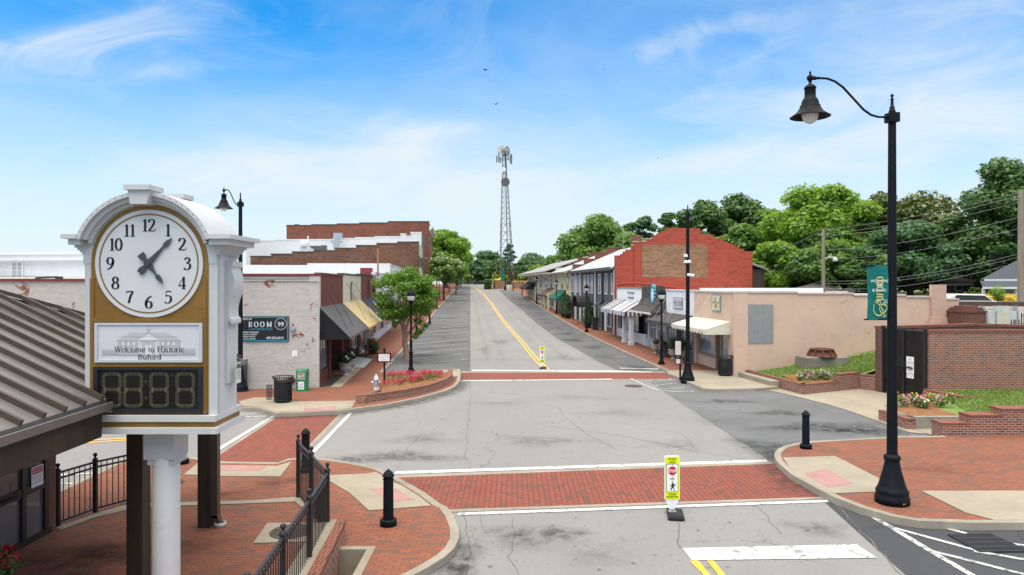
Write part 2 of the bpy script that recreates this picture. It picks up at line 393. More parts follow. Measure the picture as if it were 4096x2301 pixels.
def ribbon(mb, pts, w, z, step=2.0):
    P = dens(pts, step); A = offs(P, w/2); B = offs(P, -w/2)
    for i in range(len(P)-1):
        mb.quad(*[(q[0], q[1], g(q[1])+z) for q in (A[i], B[i], B[i+1], A[i+1])])
def kerb(mb, pts, w=.17, h=.148, step=1.5, side=1):
    """a real kerb: top strip and the step down to the road; side=1: pavement to the left of the walk"""
    P = dens(pts, step); O = offs(P, -.03*side); I = offs(P, w*side)
    for i in range(len(P)-1):
        za, zb = g(P[i][1]), g(P[i+1][1])
        a, b, c, d = (*O[i], za), (*O[i+1], zb), (*I[i+1], zb), (*I[i], za)
        up = lambda p, q: (p[0], p[1], p[2]+q)
        c1, d1 = offs(P, .0)[i+1], offs(P, .0)[i]
        e0, e1 = offs(P, 0*side)[i], offs(P, 0*side)[i+1]
        mb.quad(up(a, -.08), up(b, -.08), (*e1, zb+h), (*e0, za+h))
        mb.quad((*e0, za+h), (*e1, zb+h), up(c, h), up(d, h))
        mb.quad(up(d, h), up(c, h), up(c, -.02), up(d, -.02))
# ---- terrain to the horizon
mb = MB()
xs = [-1500, -500, -200, -100, -60, -40, -30, -20] + list(range(-16, 11, 4)) + list(range(11, 40, 1)) + [44, 50, 60, 80, 110, 160, 260, 500, 1500]
ys = [-30, -10, 5, 15, 20, 24, 26] + list(range(28, 50, 1)) + list(range(52, 280, 6)) + [320, 450, 800, 1500]
def tz(x, y):
    z = g(y) + bump(x, y)
    if (y < 45 and -62 < x < 15) or (x < 16.9 and 20 < y < 31.9): z -= 1.0
    elif -3-.09*(y-30)-30 < x < 10-.085*(y-35): z -= .3
    if 15 <= x and y < 29: z += .36*sst((x-15)/.6)*sst((y-20)/1.5) - .3*(1-sst((y-20)/1.5))
    return z
vs = [(x, y, tz(x, y)) for y in ys for x in xs]; nx = len(xs)
mb.add(vs, [(j*nx+i, j*nx+i+1, (j+1)*nx+i+1, (j+1)*nx+i) for j in range(len(ys)-1) for i in range(nx-1)], True)
struct(mb, 'ground', EARTH)
# ---- street lines measured from the photograph
LK = ([31, 36.7, 48, 73.5, 100, 150, 205, 240], [-6.5, -6.97, -7.75, -9.25, -10.9, -13.2, -15.2, -18])
RK = ([36, 37.6, 46, 63, 80, 105, 148, 170], [8.6, 8.5, 7.95, 6.75, 5.75, 4.3, 1.9, -1.0])
RS = ([37, 42.5, 50, 60.7, 79, 99.5, 117.5, 158, 164], [6.1, 5.49, 4.86, 3.83, 2.6, 1.39, .07, -2.85, -3.3])
YL = ([36, 42.5, 57.7, 72, 90, 115, 142, 170, 200, 225], [2.25, 1.66, .73, -.42, -1.73, -3.45, -5.8, -8.7, -13.5, -19])
lk = lambda y: interp(*LK, y); rk = lambda y: interp(*RK, y); rs = lambda y: interp(*RS, y); yl = lambda y: interp(*YL, y)
ls = lambda y: -.0612*y
def lf(y): return -8.87-.087*(y-31.4)
def rf(y): return 11.5-.085*(y-35.4)
mb = MB()
for q in ([(-1.8,-10),(40,-10),(40,19),(-1.8,19)], [(-1.8,19),(16,19),(16,44),(-1.8,44)], [(-62,13),(-1.8,13),(-1.8,44),(-62,44)], [(-62,-10),(-9.5,-10),(-9.5,13),(-62,13)]): sheet(mb, q, 0)
strip(mb, lambda y: lk(y)-.4, lambda y: max(rk(y)+.4, yl(y)+4), 44, 232, 0)
struct(mb, 'road', ASPH)
mb = MB(); strip(mb, lk, ls, 37.2, 196, .004); strip(mb, rs, rk, 38.2, 163, .004)
struct(mb, 'parking_bays', ASPH2)
DRV = GL([(1636,962),(1700,1004),(1945,1165),(1948,1148),(1958,1129),(1998,1116),(2100,1107),(2259,1098),(2366,1096),(2290,1088),(2125,1030),(2075,1015.5),(2044,1007.6),(2024,1002.5),(1932,981.5),(1914,978.5),(1898,977.5),(1801,980),(1768,977.5),(1746,967.7),(1700,957)])
mb = MB(); sheet(mb, DRV, .004); struct(mb, 'driveway', ASPH4)
mb = MB(); sheet(mb, GL([(2064,1254),(2270,1440)]) + [(6.2,8),(8,4),(30,4),(30,14.5)] + GL([(2500,1312),(2300,1308),(2100,1250)]), .004); struct(mb, 'parking_apron', ASPH3)
# ---- pavements with kerbs
K1 = [(-10.3,5),(-10.3,15.3),(-10.35,18.3),(-8.7,18.55)] + GL([(500,1159),(560,1166),(697,1168),(733,1157),(770,1155),(827,1160),(867,1166),(905,1173),(942,1182),(966,1195),(1010,1218),(1050,1242),(1089,1271),(1106,1279),(1121,1300),(1132,1330),(1132,1354),(1120,1378),(1097,1398),(1063,1419),(1023,1440),(990,1456)], .14) + [(-2.46,10.0)]
mb = MB(); mb.prism(K1 + [(-2.46,12.35),(-3.3,12.35),(-3.3,5)], -.3, .14); struct(mb, 'plaza_pavement', PAV)
K2 = [(-40,18.6),(-14,26.6)] + GL([(610,1026),(655,1027),(696,1040),(743,1039),(800,1036),(853,1034),(900,1027.6),(978,1017),(1056,1001),(1121,983),(1146,972),(1156,960),(1159,946),(1158,927)], .14)
mb = MB(); mb.prism(K2 + [(-6.97,36.7),(lf(36.7)-.3,36.7),(lf(31.3)-.3,31.4),(-13,30.6),(-40,26)], -.1, .14)
strip(mb, lambda y: lf(y)-.4, lambda y: lk(y), 36.7, 206, .14)
struct(mb, 'pavement', PAV)
K3 = [(rk(y), y) for y in (37.6, 42, 46, 55, 63, 72, 80, 92, 105, 126, 148, 160, 170)]
mb = MB(); strip(mb, rk, lambda y: rf(y)+.4 if y < 137 else rk(y)+2.6, 37.6, 170, .14); struct(mb, 'shop_pavement', PAV)
K4 = [(8.5,37.62)] + GL([(1681,941),(1700,947),(1722,957),(1746,967.7),(1768,977.5),(1801,980),(1898,977.5)], .14)
mb = MB(); mb.prism(K4 + [(12.3,31.6),(12.0,35.3),(11.6,35.5),(11.3,37.6)], -.1, .14); struct(mb, 'concrete_corner', CONC)
mb = MB(); sheet(mb, GL([(1898,977.5),(1914,978.5),(1932,981.5),(2024.6,1002.5),(2044,1007.6),(2075,1015.5),(2125,1030),(2290,1088),(2366,1094)], .02) + [(13.7,22.9),(13.7,24.6),(15,27.5),(17.3,28.3),(16.6,30.9),(16.3,31.9),(12.8,30.2),(12.2,33)], .02); sheet(mb, [(13.5,21.8),(30,21.8),(30,23.15),(13.5,23.15)], .03); struct(mb, 'concrete_apron', CONC)
K5 = [(13.5,21.35)] + GL([(2259,1098),(2100,1107),(2040,1110),(1998,1116),(1972,1122),(1958,1129),(1949,1138),(1948,1148),(1953,1159),(1961,1168),(1992,1195),(2063,1234),(2100,1252),(2168,1278),(2246,1300),(2311,1311),(2442,1316),(2502,1316),(2620,1316)], .14) + [(22,13.6)]
mb = MB(); mb.prism(K5 + [(22,21.4)], -.3, .14); struct(mb, 'corner_pavement', PAV)
mb = MB()
kerb(mb, K1, side=1); kerb(mb, K2[1:], side=1); kerb(mb, K5, side=1)
kerb(mb, [(lk(y), y) for y in (36.7, 42, 48, 60, 73.5, 86, 100, 125, 150, 178, 205)][::1], side=1)
kerb(mb, K3, side=-1); kerb(mb, K4, side=1)
kerb(mb, GL([(1158,927),(1090,931),(1030,937)], .14) + [(-6.97,36.75)], side=1)
kerb(mb, [(8.5,37.58),(9.0,37.56)], side=-1)
struct(mb, 'kerb', KERB)
# ---- concrete ramps and bands in the paving, tactile pads
mb = MB()
sheet(mb, GL([(462,1194),(500,1163),(560,1170),(697,1172),(734,1161),(705,1199),(566,1198)], .15), .152)
sheet(mb, GL([(805,1196),(925,1191),(945,1187),(967,1199),(1010,1221),(1050,1245),(1085,1272),(928,1284),(880,1240)], .152), .152)
sheet(mb, GL([(371,1266),(640,1258),(754,1249),(754,1254),(738,1262),(640,1266),(371,1275)], .15), .152)
sheet(mb, GL([(141,1327),(235,1293),(345,1261),(371,1263),(371,1270),(240,1302),(155,1333)], .15), .153)
sheet(mb, GL([(738,1259),(754,1253),(838,1322),(826,1328)], .15), .154)
sheet(mb, GL([(673,1315),(800,1315),(800,1362),(637,1366)], .15), .152)
sheet(mb, GL([(600,1010),(640,1000),(690,1000),(745,1010),(895,1008),(885,1026),(850,1031),(800,1033),(743,1036),(700,1036),(660,1024),(612,1022)], .15), .152)
sheet(mb, GL([(1969,1151),(2100,1147),(2215,1205),(2206,1237),(2100,1241),(2066,1233),(2000,1196)], .15), .152)
sheet(mb, GL([(2318,1235),(2640,1234),(2640,1308),(2502,1308),(2430,1290)], .15), .152)
sheet(mb, GL([(1111,931),(1150,930),(1152,946),(1135,950)], .15), .152)
struct(mb, 'concrete_ramps', CONC)
def pad(q):
    mb = MB(); q = GL(q, .156); mb.prism(q, .150, .157)
    A, B, C, D = [Vector((*p, 0)) for p in q]
    for i in range(14):
        for j in range(8):
            u, v = (i+.5)/14, (j+.5)/8; p = (A*(1-u)+B*u)*(1-v) + (D*(1-u)+C*u)*v
            mb.lathe([(.022,.157),(.016,.163),(.0005,.164)], (p.x, p.y, 0), 6)
    struct(mb, 'tactile_paving', flat('faded red tactile paving', (.36,.20,.19), .8, .15, 2))
pad([(545,1171),(672,1173),(652,1184),(540,1184)]); pad([(930,1229),(990,1227),(1043,1257),(985,1263)])
pad([(2022,1190),(2078,1180),(2146,1215),(2084,1226)]); pad([(766,1027),(845,1022),(845,1032),(764,1035)])
pad([(1702,947),(1716,945),(1735,957),(1724,959)])
# ---- crosswalks and paint
CW = [[(989,1203),(1948,1167.5),(2089,1250),(1115,1283)], [(708,1043),(861,1035),(745,1153),(697,1164),(520,1167)], [(1160,938),(1679,938),(1703,954),(1157,956)]]
mb = MB()
for q in CW: sheet(mb, GL(q), .008)
struct(mb, 'brick_crosswalk', PAV2)
mb = MB()
for q in ([(983,1196),(1946,1162),(1948,1167.5),(989,1203)], [(1115,1283),(2089,1250),(2098,1255.5),(1121,1290)], [(861,1035),(873,1034),(757,1151),(745,1153)], [(700,1044.5),(708,1043),(520,1167),(508,1167)],
          [(1158,935),(1679,936),(1679,938),(1160,938)], [(1157,956),(1703,954),(1706,956),(1157,958)]): sheet(mb, GL(q), .010)
struct(mb, 'crosswalk_edging', KERB)
mb = MB()
for q in ([(996,1187),(1927,1157),(1931,1163),(992,1194)], [(1155,1291),(2080,1258.5),(2085,1264.5),(1150,1298)], [(884,1033.5),(893,1033.5),(793,1140),(778,1143)], [(688,1045),(697,1045),(506,1163),(494,1160)],
          [(1187,931),(1560,933),(1640,935.5),(1640,937),(1187,933.5)], [(1157,958),(1540,953.5),(1540,955.5),(1157,960)], [(1560,926),(1660,928.5),(1660,930),(1560,927.5)],
          [(1717,1380.5),(2154,1371),(2207,1405),(1739,1411)]): sheet(mb, GL(q), .013)
struct(mb, 'crosswalk_lines', WPAINT)
mb = MB()
ribbon(mb, GL([(1588,953),(1625,971),(1655,982),(1690,985),(1745,985.5)]), .13, .013, .6)
for a, b in (((1606,963),(1690,953.5)), ((1628,973.5),(1702,964)), ((1650,981),(1722,976))): ribbon(mb, GL([a, b]), .12, .016)
ribbon(mb, GL([(2173,1289),(2247,1330.6),(2350,1393),(2450,1451)]), .13, .012)
for a, b in (((2249,1330),(2452,1385)), ((2345,1388),(2600,1453)), ((2318,1313.6),(2431,1343.7)), ((2502,1315),(2640,1350)), ((2450,1388),(2640,1420)), ((2513,1366),(2640,1382))): ribbon(mb, GL([a, b]), .11, .016)
for a, b in (((140,1197),(278,1189)), ((140,1219.6),(232,1213)), ((140,1242),(186,1240.5)), ((606,1035),(642,1032)), ((620,1044),(677,1038)), ((600,1050),(694,1047))): ribbon(mb, GL([a, b]), .12, .012)
for i in range(26):                       # angled bays on the left
    y = 40 + 3.6*i; xa = lk(y)+.25; xb = ls(y+5.4)-.1
    ribbon(mb, [(xa, y), (xb, y+5.4*min(1, (xb-xa)/5.2))], .10, .012)
for y in (46, 52.2, 58.6, 64.6, 70.4, 76.4, 82.4): ribbon(mb, [(rs(y)+.1, y+.5), (rk(y)-.25, y-.4)], .10, .012)
struct(mb, 'parking_lines', WPAINT2)
mb = MB()
P = [(yl(y), y) for y in list(range(39, 226, 4))]
for d in (-.13, .13): ribbon(mb, offs(P, d), .115, .013)
ribbon(mb, GL([(1741.6,1412),(1757,1412),(1757,1412)][:1] + [(1779,1447)]), .12, .012); 
mb.s0 = 0
for a, b, c, d in (((1741.6,1412),(1757,1412),(1797,1462),(1780,1462)), ((1778.5,1412),(1795,1412),(1836,1462),(1818,1462))): sheet(mb, GL([a, b, c, d]), .014)
for q in ((), ): pass
ribbon(mb, [(-40,12.4),(-24,17.3),(-14.1,21),(-12.0,21.7),(-10.8,22.1)], .12, .013); ribbon(mb, [(-40,12.1),(-24,17.0),(-14.0,20.7),(-11.9,21.4),(-10.7,21.8)], .12, .013)
struct(mb, 'yellow_lines', YPAINT)
# long sealed joints and seams in the asphalt
mb = MB(); rnd = random.Random(4)
def seam(pts, w=.03):
    w *= .36
    P = dens(GL(pts), .22); J = [0, 0]
    for i, (x, y) in enumerate(P): J = [J[0]*.8+rnd.uniform(-.05,.05), J[1]*.8+rnd.uniform(-.05,.05)]; P[i] = (x+J[0], y+J[1])
    ribbon(mb, P, w, .0075, 9)
seam([(1182,960),(1179,1100),(1176,1188)]); seam([(1168,1298),(1166,1460)], .04); seam([(1640,965),(1700,1006),(1945,1164)], .04)
seam([(2095,1266),(2270,1440),(2290,1460)], .06); seam([(1700,1312),(1718,1380)], .06); seam([(1380,1073),(1560,1096),(1640,1112),(1752,1140)], .035); seam([(1420,1000),(1560,1004),(1700,1004),(1830,996)], .03)
seam([(1400,1025),(1455,1075),(1500,1100),(1545,1133)], .03); seam([(1640,1075),(1720,1092),(1760,1140)], .025); seam([(1290,1300),(1300,1345),(1275,1400),(1310,1455)], .03); seam([(1210,1290),(1218,1340)], .02)
seam([(1880,1250),(1920,1300),(1955,1345)], .025); seam([(830,1090),(960,1068),(1080,1058)], .02); seam([(1000,1180),(1060,1090),(1050,1020)], .02)
P = [(ls(y), y) for y in range(38, 196, 3)]; ribbon(mb, P, .03, .0075)
P = [(rs(y), y) for y in range(40, 160, 3)]; ribbon(mb, P, .03, .0075)
struct(mb, 'road_seams', flat('road tar', (.15,.148,.143), .85, .5, 1.2))
# ---- lawns
mb = MB()
def lawn(q, nu=14, nv=14, fz=None):
    A, B, C, D = [Vector((*p, 0)) for p in q]; vs = []
    for j in range(nv+1):
        for i in range(nu+1):
            u, v = i/nu, j/nv; p = (A*(1-u)+B*u)*(1-v) + (D*(1-u)+C*u)*v; vs.append((p.x, p.y, fz(p.x, p.y)))
    mb.add(vs, [(j*(nu+1)+i, j*(nu+1)+i+1, (j+1)*(nu+1)+i+1, (j+1)*(nu+1)+i) for j in range(nv) for i in range(nu)], True)
lawn([(12.1,34.9),(13.0,30.45),(16.25,32.0),(23.6,36.5)], fz=lambda x, y: .33+bump(x, y)*.75)
lawn([(14.6,23.1),(30,23.1),(30,28.6),(17.2,28.4)], fz=lambda x, y: .42+.12*sst((x-15)/6))
struct(mb, 'lawn', GRASS)
mb = MB()
lawn([(13.0,33.0),(12.98,30.45),(14.9,31.3),(14.4,32.6)], 8, 8, lambda x, y: .365+.02*sst((y-30)/4)+bump(x, y)*.78)
lawn([(13.75,24.9),(13.6,23.0),(17.0,23.1),(16.2,26.1)], 8, 8, lambda x, y: .385+.04*math.sin((x-13.7)*1.2))
struct(mb, 'flower_bed_soil', SOIL)
# ---- light wells, covers, grate
mb = MB()
mb.prism([(-2.46,12.35),(-3.3,12.35),(-3.3,12.2),(-2.6,12.2),(-2.6,6),(-2.46,6)], -.9, .153); mb.prism([(-3.2,6),(-2.6,6),(-2.6,12.2),(-3.2,12.2)], -.9, -.5)
struct(mb, 'concrete_well', CONC)
def cover(px, py, r, label, z=.012, grp=None):
    x, y = G(px, py, z); mb = MB(); mb.lathe([(r,-.02),(r,.006),(r*.93,.007),(r*.92,.003),(r*.1,.004),(.001,.004)], (x, y, z+g(y)), 24)
    for i in range(-3, 4):
        for j in range(-3, 4):
            if math.hypot(i, j) < 3.2: mb.box(x+i*r*.24-r*.07, x+i*r*.24+r*.07, y+j*r*.24-r*.07, y+j*r*.24+r*.07, z+g(y)+.004, z+g(y)+.008)
    tag(mb.build('manhole_cover', flat('rusty iron', (.075,.055,.042), .7, .3, 6)), label, 'manhole cover')
cover(1593, 971, .42, 'round iron manhole cover at the edge of the white hatching by the third lamp')
cover(733, 1337, .40, 'large rusty manhole cover set in a concrete square on the plaza', .156)
cover(436, 1213, .24, 'small dark round cover in the brick plaza behind the white column', .155)
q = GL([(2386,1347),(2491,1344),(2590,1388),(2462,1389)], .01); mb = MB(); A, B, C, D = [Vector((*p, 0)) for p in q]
for i in range(5):
    for a, b in ((A, B), ):
        u = i/4; p0 = A*(1-u)+D*u; p1 = B*(1-u)+C*u; mb.bar((p0.x,p0.y,.022), (p1.x,p1.y,.022), .05, .02)
for i in range(25):
    u = i/24; p0 = A*(1-u)+B*u; p1 = D*(1-u)+C*u; mb.bar((p0.x,p0.y,.020), (p1.x,p1.y,.020), .022, .018)
t = T('drain_grate', 'black slotted storm drain grate between white hatch lines', 'drain grate', (A.x, A.y, 0))
mb.build('grate', BLACK2, t); mb = MB(); mb.poly([(p[0], p[1], .008) for p in q]); mb.build('pit_shade', flat('drain shadow', (.012,.012,.012), .9), t)  # flat near-black sheet; the shade below the bars is put into its colour

# ---- worn dark smudges: gutters, tyre polish and oil, fading out at their rims
def smudge_mat(name, col, amt, sc):
    n = NT(name); at_ = n.n('ShaderNodeVertexColor'); at_.layer_name = 'fade'
    f = n.math('MULTIPLY', n.rng(at_.outputs[0], .02, .75, 0, amt, True), n.rng(n.noise(sc, 7, .7), .34, .62))
    d = n.n('ShaderNodeBsdfDiffuse'); d.inputs[0].default_value = (*col, 1); tr_ = n.n('ShaderNodeBsdfTransparent'); m = n.n('ShaderNodeMixShader')
    n.l(f, m.inputs[0]); n.l(tr_.outputs[0], m.inputs[1]); n.l(d.outputs[0], m.inputs[2]); n.l(m.outputs[0], n.out.inputs[0]); return n.m
class Smudge:
    def __init__(s): s.v, s.f, s.a = [], [], []
    def spot(s, x, y, rx, ry, a=1, rot=0, z=.0165, n=22):
        o = len(s.v); s.v.append((x, y, g(y)+z)); s.a.append(a)
        for i in range(n):
            q = 2*math.pi*i/n; k_ = 1+.22*math.sin(3*q+x)+.12*math.sin(5*q+y); u, v = rx*k_*math.cos(q), ry*k_*math.sin(q)
            yy = y+u*math.sin(rot)+v*math.cos(rot); s.v.append((x+u*math.cos(rot)-v*math.sin(rot), yy, g(yy)+z)); s.a.append(0)
        s.f += [(o, o+1+i, o+1+(i+1) % n) for i in range(n)]
    def band(s, pts, w, a=1, z=.0165, side=0):
        P = dens(pts, 2.5); A = offs(P, w*(1 if side >= 0 else .02)); B = offs(P, -w*(1 if side <= 0 else .02)); o = len(s.v)
        for i, p in enumerate(P):
            e = a*min(1, i/2, (len(P)-1-i)/2)
            for q, al in ((A[i], 0 if side >= 0 else e), (p, e), (B[i], 0 if side <= 0 else e)): s.v.append((*q, g(q[1])+z)); s.a.append(al)
        for i in range(len(P)-1): b = o+3*i; s.f += [(b, b+1, b+4, b+3), (b+1, b+2, b+5, b+4)]
    def build(s, name, m):
        me = bpy.data.meshes.new(name); me.from_pydata(s.v, [], s.f); me.materials.append(m); at_ = me.color_attributes.new('fade', 'FLOAT_COLOR', 'POINT')
        for i, a in enumerate(s.a): at_.data[i].color = (a, a, a, 1)
        o = bpy.data.objects.new(name, me); COL.objects.link(o); return tag(o, kind='structure')
sm = Smudge(); rnd = random.Random(8)
sm.band(GL([(2080,1262),(1121,1295)]), .5, .5)
for pts in (K1[4:-1], K2[2:], K5[1:14]): sm.band(pts, .75, .9, .0155, -1)
for px, py, rx, ry, a in ((1330,1350,1.3,1.0,.7),(1410,1345,.7,.6,.8),(2060,1330,.9,.7,.6),(1360,1110,2.2,1.1,.5),(1000,1150,2.4,.8,.9),(880,1160,1.5,.5,.9),(1060,1105,1.6,1.2,.5),(1250,1015,2.5,1.0,.35),(1560,1040,2.4,1.3,.35),(1700,1120,1.6,1.3,.4),(1900,1120,1.2,1.4,.8),(1800,1060,2,1.5,.35),
    (1150,1410,.7,1.5,.9),(1140,1440,.5,1,.9),(1490,1400,1.2,1.2,.35),(1420,900,1.6,3,.4),(1260,860,1.4,4,.5),(1220,880,.8,5,.4),(1440,1000,3,1.2,.3)):
    x, y = G(px, py); sm.spot(x, y, rx, ry, a)
for d in (-4.9, -3.2, 1.6, 3.3): sm.band([(yl(y)*.9+d*.62, y) for y in range(38, 190, 6)], .5, .22)
for i in range(26): y = 42+5.7*i*.8; sm.spot((lk(y)+ls(y))/2+rnd.uniform(-1,1), y, 1.9, 1.2, rnd.uniform(.4,1))
for i in range(18): y = 40+6*i; sm.spot((rk(y)+rs(y))/2+rnd.uniform(-.5,.5), y, 1.4, 2.2, rnd.uniform(.5,1))
for i in range(60): x, y = G(rnd.uniform(1200,2050), rnd.uniform(1275,1440)); r_ = rnd.uniform(.02,.07); sm.spot(x, y, r_, r_*.8, 1.3, 0, .0166, 9)
for px, py, rx, ry in ((2120,1080,3,1.6),(2220,1086,2.5,1.0),(2050,1075,2,1.2),(1960,1040,1.6,.8),(2150,1085,1.6,.7),(1830,1010,1.5,.7)): x, y = G(px, py); sm.spot(x, y, rx, ry, .9)
sm.build('road_stains', smudge_mat('tyre and oil stain', (.055,.057,.06), .5, 3.2))
sm = Smudge()
for px, py, rx, ry, a in ((1030,1212,.9,.35,.9),(1190,1225,.8,.5,.4),(300,1400,2.2,1.4,.8),(160,1410,1.5,1.2,.9),(700,1210,1.6,.8,.5),(560,1240,1.4,.6,.5),(2350,1180,2.2,.9,.35),(2480,1150,2,.8,.3),(1960,1215,.5,.7,.4)): x, y = G(px, py, .16); sm.spot(x, y, rx, ry, a, 0, .162)
sm.build('paving_stains', smudge_mat('damp paving stain', (.075,.05,.04), .55, 1.8))
# ================================================================ lettering
def smooth(pts, n=5):
    if len(pts) < 3: return pts
    P = [pts[0]] + list(pts) + [pts[-1]]; out = []
    for i in range(1, len(P)-2):
        for j in range(n):
            t = j/n
            out.append(tuple(.5*((2*P[i][c]) + (-P[i-1][c]+P[i+1][c])*t + (2*P[i-1][c]-5*P[i][c]+4*P[i+1][c]-P[i+2][c])*t*t + (-P[i-1][c]+3*P[i][c]-3*P[i+1][c]+P[i+2][c])*t**3) for c in (0, 1)))
    return out + [pts[-1]]
def arc(cx, cy, rx, ry, a0=0, a1=360, n=16): return [(cx+rx*math.cos(R(a0+(a1-a0)*i/n)), cy+ry*math.sin(R(a0+(a1-a0)*i/n))) for i in range(n+1)]
def L(*p): return ('L', p)
def Q(*p): return ('Q', p)
def srf(x, y, w=.3): return ('H', ((x-w/2, y), (x+w/2, y)))
# broad-nib serif letters: strokes on a unit height; width in the first slot
SER = {
 '0': (.62, [('A', arc(.31,.5,.25,.48))]), '1': (.5, [L((.26,0),(.26,.98)), srf(.26,.02,.42), ('H', ((.06,.84),(.26,.96)))]),
 '2': (.64, [Q((.07,.74),(.14,.92),(.32,.98),(.5,.88),(.5,.68),(.36,.42),(.07,.06)), ('B', ((.06,.05),(.58,.05))), ('H', ((.58,.05),(.62,.24)))]),
 '3': (.6, [Q((.07,.82),(.28,.98),(.46,.86),(.42,.66),(.22,.53)), Q((.22,.53),(.46,.47),(.52,.24),(.36,.03),(.14,.02),(.05,.14))]),
 '4': (.66, [('H', ((.43,.98),(.04,.28))), ('B', ((.04,.27),(.62,.27))), L((.45,0),(.45,.98)), srf(.45,.02,.3)]),
 '5': (.6, [('B', ((.16,.95),(.55,.95))), ('H', ((.16,.97),(.11,.56))), Q((.11,.56),(.3,.62),(.5,.5),(.53,.26),(.38,.04),(.16,.01),(.05,.1))]),
 '6': (.62, [Q((.54,.98),(.3,.85),(.1,.55),(.08,.28)), ('A', arc(.31,.29,.23,.28)), ]),
 '7': (.6, [('B', ((.06,.94),(.58,.94))), Q((.57,.93),(.36,.5),(.24,.01)), ('H', ((.06,.94),(.04,.76)))]),
 '8': (.62, [('A', arc(.31,.75,.19,.22)), ('A', arc(.31,.26,.24,.25))]), '9': (.62, [Q((.08,.02),(.32,.15),(.52,.45),(.54,.72)), ('A', arc(.31,.71,.23,.28))]),
 'W': (1.02, [L((.1,.98),(.32,.02)), ('H', ((.32,.02),(.52,.9))), L((.5,.98),(.72,.02)), ('H', ((.72,.02),(.92,.98))), srf(.1,.98,.24), srf(.5,.98,.2), srf(.92,.98,.22)]),
 'H': (.84, [L((.16,0),(.16,.98)), L((.68,0),(.68,.98)), ('H', ((.16,.5),(.68,.5)))] + [srf(x, y, .3) for x in (.16,.68) for y in (.01,.97)]),
 'B': (.7, [L((.17,0),(.17,.98)), Q((.05,.97),(.36,.97),(.54,.86),(.5,.62),(.36,.53),(.17,.52)), Q((.36,.53),(.58,.42),(.6,.16),(.42,.02),(.05,.02))]),
 'U': (.8, [Q((.17,.97),(.17,.3),(.24,.07),(.4,.02),(.56,.08),(.62,.3),(.62,.97)), srf(.17,.97,.3), srf(.62,.97,.24)]),
 'F': (.64, [L((.17,0),(.17,.98)), srf(.17,.01,.3), ('H', ((.05,.96),(.56,.96))), ('H', ((.17,.52),(.42,.52))), ('H', ((.56,.96),(.58,.76))), ('H', ((.42,.62),(.42,.42)))]),
 'O': (.84, [('A', arc(.42,.49,.34,.48))]), 'R': (.74, [L((.17,0),(.17,.98)), srf(.17,.01,.3), Q((.05,.97),(.38,.97),(.56,.84),(.52,.6),(.36,.5),(.17,.5)), L((.34,.5),(.66,.02))]),
 'D': (.8, [L((.17,0),(.17,.98)), Q((.05,.97),(.4,.96),(.66,.8),(.7,.49),(.66,.18),(.4,.02),(.05,.02))]),
 'e': (.5, [('H', ((.07,.36),(.43,.36))), Q((.43,.36),(.4,.58),(.25,.65),(.1,.55),(.06,.32),(.14,.08),(.28,.01),(.43,.12))]),
 'l': (.3, [L((.15,0),(.15,.98)), srf(.15,.01,.24), ('H', ((.05,.95),(.15,.97)))]), 'c': (.48, [Q((.42,.52),(.28,.65),(.1,.52),(.07,.3),(.14,.08),(.3,.01),(.43,.12))]),
 'o': (.56, [('A', arc(.28,.33,.22,.32))]), 'i': (.3, [L((.15,0),(.15,.64)), srf(.15,.01,.24), ('H', ((.05,.62),(.15,.64))), ('A', arc(.15,.86,.03,.03))]),
 'm': (.96, [L((.14,0),(.14,.64)), Q((.14,.5),(.3,.64),(.46,.58),(.48,.4),(.48,0)), Q((.48,.5),(.64,.64),(.8,.58),(.82,.4),(.82,0)), srf(.14,.01,.22), srf(.48,.01,.22), srf(.82,.01,.22), ('H', ((.04,.62),(.14,.64)))]),
 't': (.36, [Q((.16,.86),(.16,.2),(.22,.03),(.34,.06)), ('H', ((.03,.62),(.32,.62)))]), 's': (.44, [Q((.37,.53),(.24,.65),(.09,.56),(.12,.4),(.3,.28),(.36,.14),(.24,.01),(.07,.1))]),
 'r': (.44, [L((.14,0),(.14,.64)), srf(.14,.01,.24), ('H', ((.04,.62),(.14,.64))), Q((.14,.46),(.26,.62),(.4,.6))]), 'u': (.6, [Q((.14,.64),(.14,.2),(.22,.03),(.36,.06),(.46,.2)), L((.47,0),(.47,.64)), ('H', ((.04,.62),(.14,.64))), srf(.5,.01,.16)]),
 'f': (.36, [Q((.36,.92),(.26,.98),(.15,.86),(.15,.6)), L((.15,0),(.15,.7)), srf(.15,.01,.24), ('H', ((.03,.62),(.32,.62)))]), 'd': (.58, [('A', arc(.26,.33,.2,.31)), L((.46,0),(.46,.98)), ('H', ((.36,.95),(.46,.97)))]),
 ' ': (.34, []),
}
def nib(mb, M, strokes, ox, oy, h, thick=.15, thin=.045):
    """M maps (x, y) on the sign to a point in space"""
    for kind, pts in strokes:
        pts = smooth(list(pts)) if kind == 'Q' else list(pts)
        A, B = [], []
        for i, p in enumerate(pts):
            a = pts[max(0, i-1)]; b = pts[min(len(pts)-1, i+1)]
            if kind == 'A' and i in (0, len(pts)-1): a, b = pts[-2], pts[1]
            dx, dy = b[0]-a[0], b[1]-a[1]; l = math.hypot(dx, dy) or 1
            w = thin if kind == 'H' else (.085 if kind == 'B' else thin + (thick-thin)*abs(dy/l)**1.3)
            nx_, ny_ = -dy/l*w/2, dx/l*w/2
            A.append((p[0]+nx_, p[1]+ny_)); B.append((p[0]-nx_, p[1]-ny_))
        for i in range(len(pts)-1):
            mb.quad(*[M(ox+q[0]*h, oy+q[1]*h) for q in (A[i], B[i], B[i+1], A[i+1])])
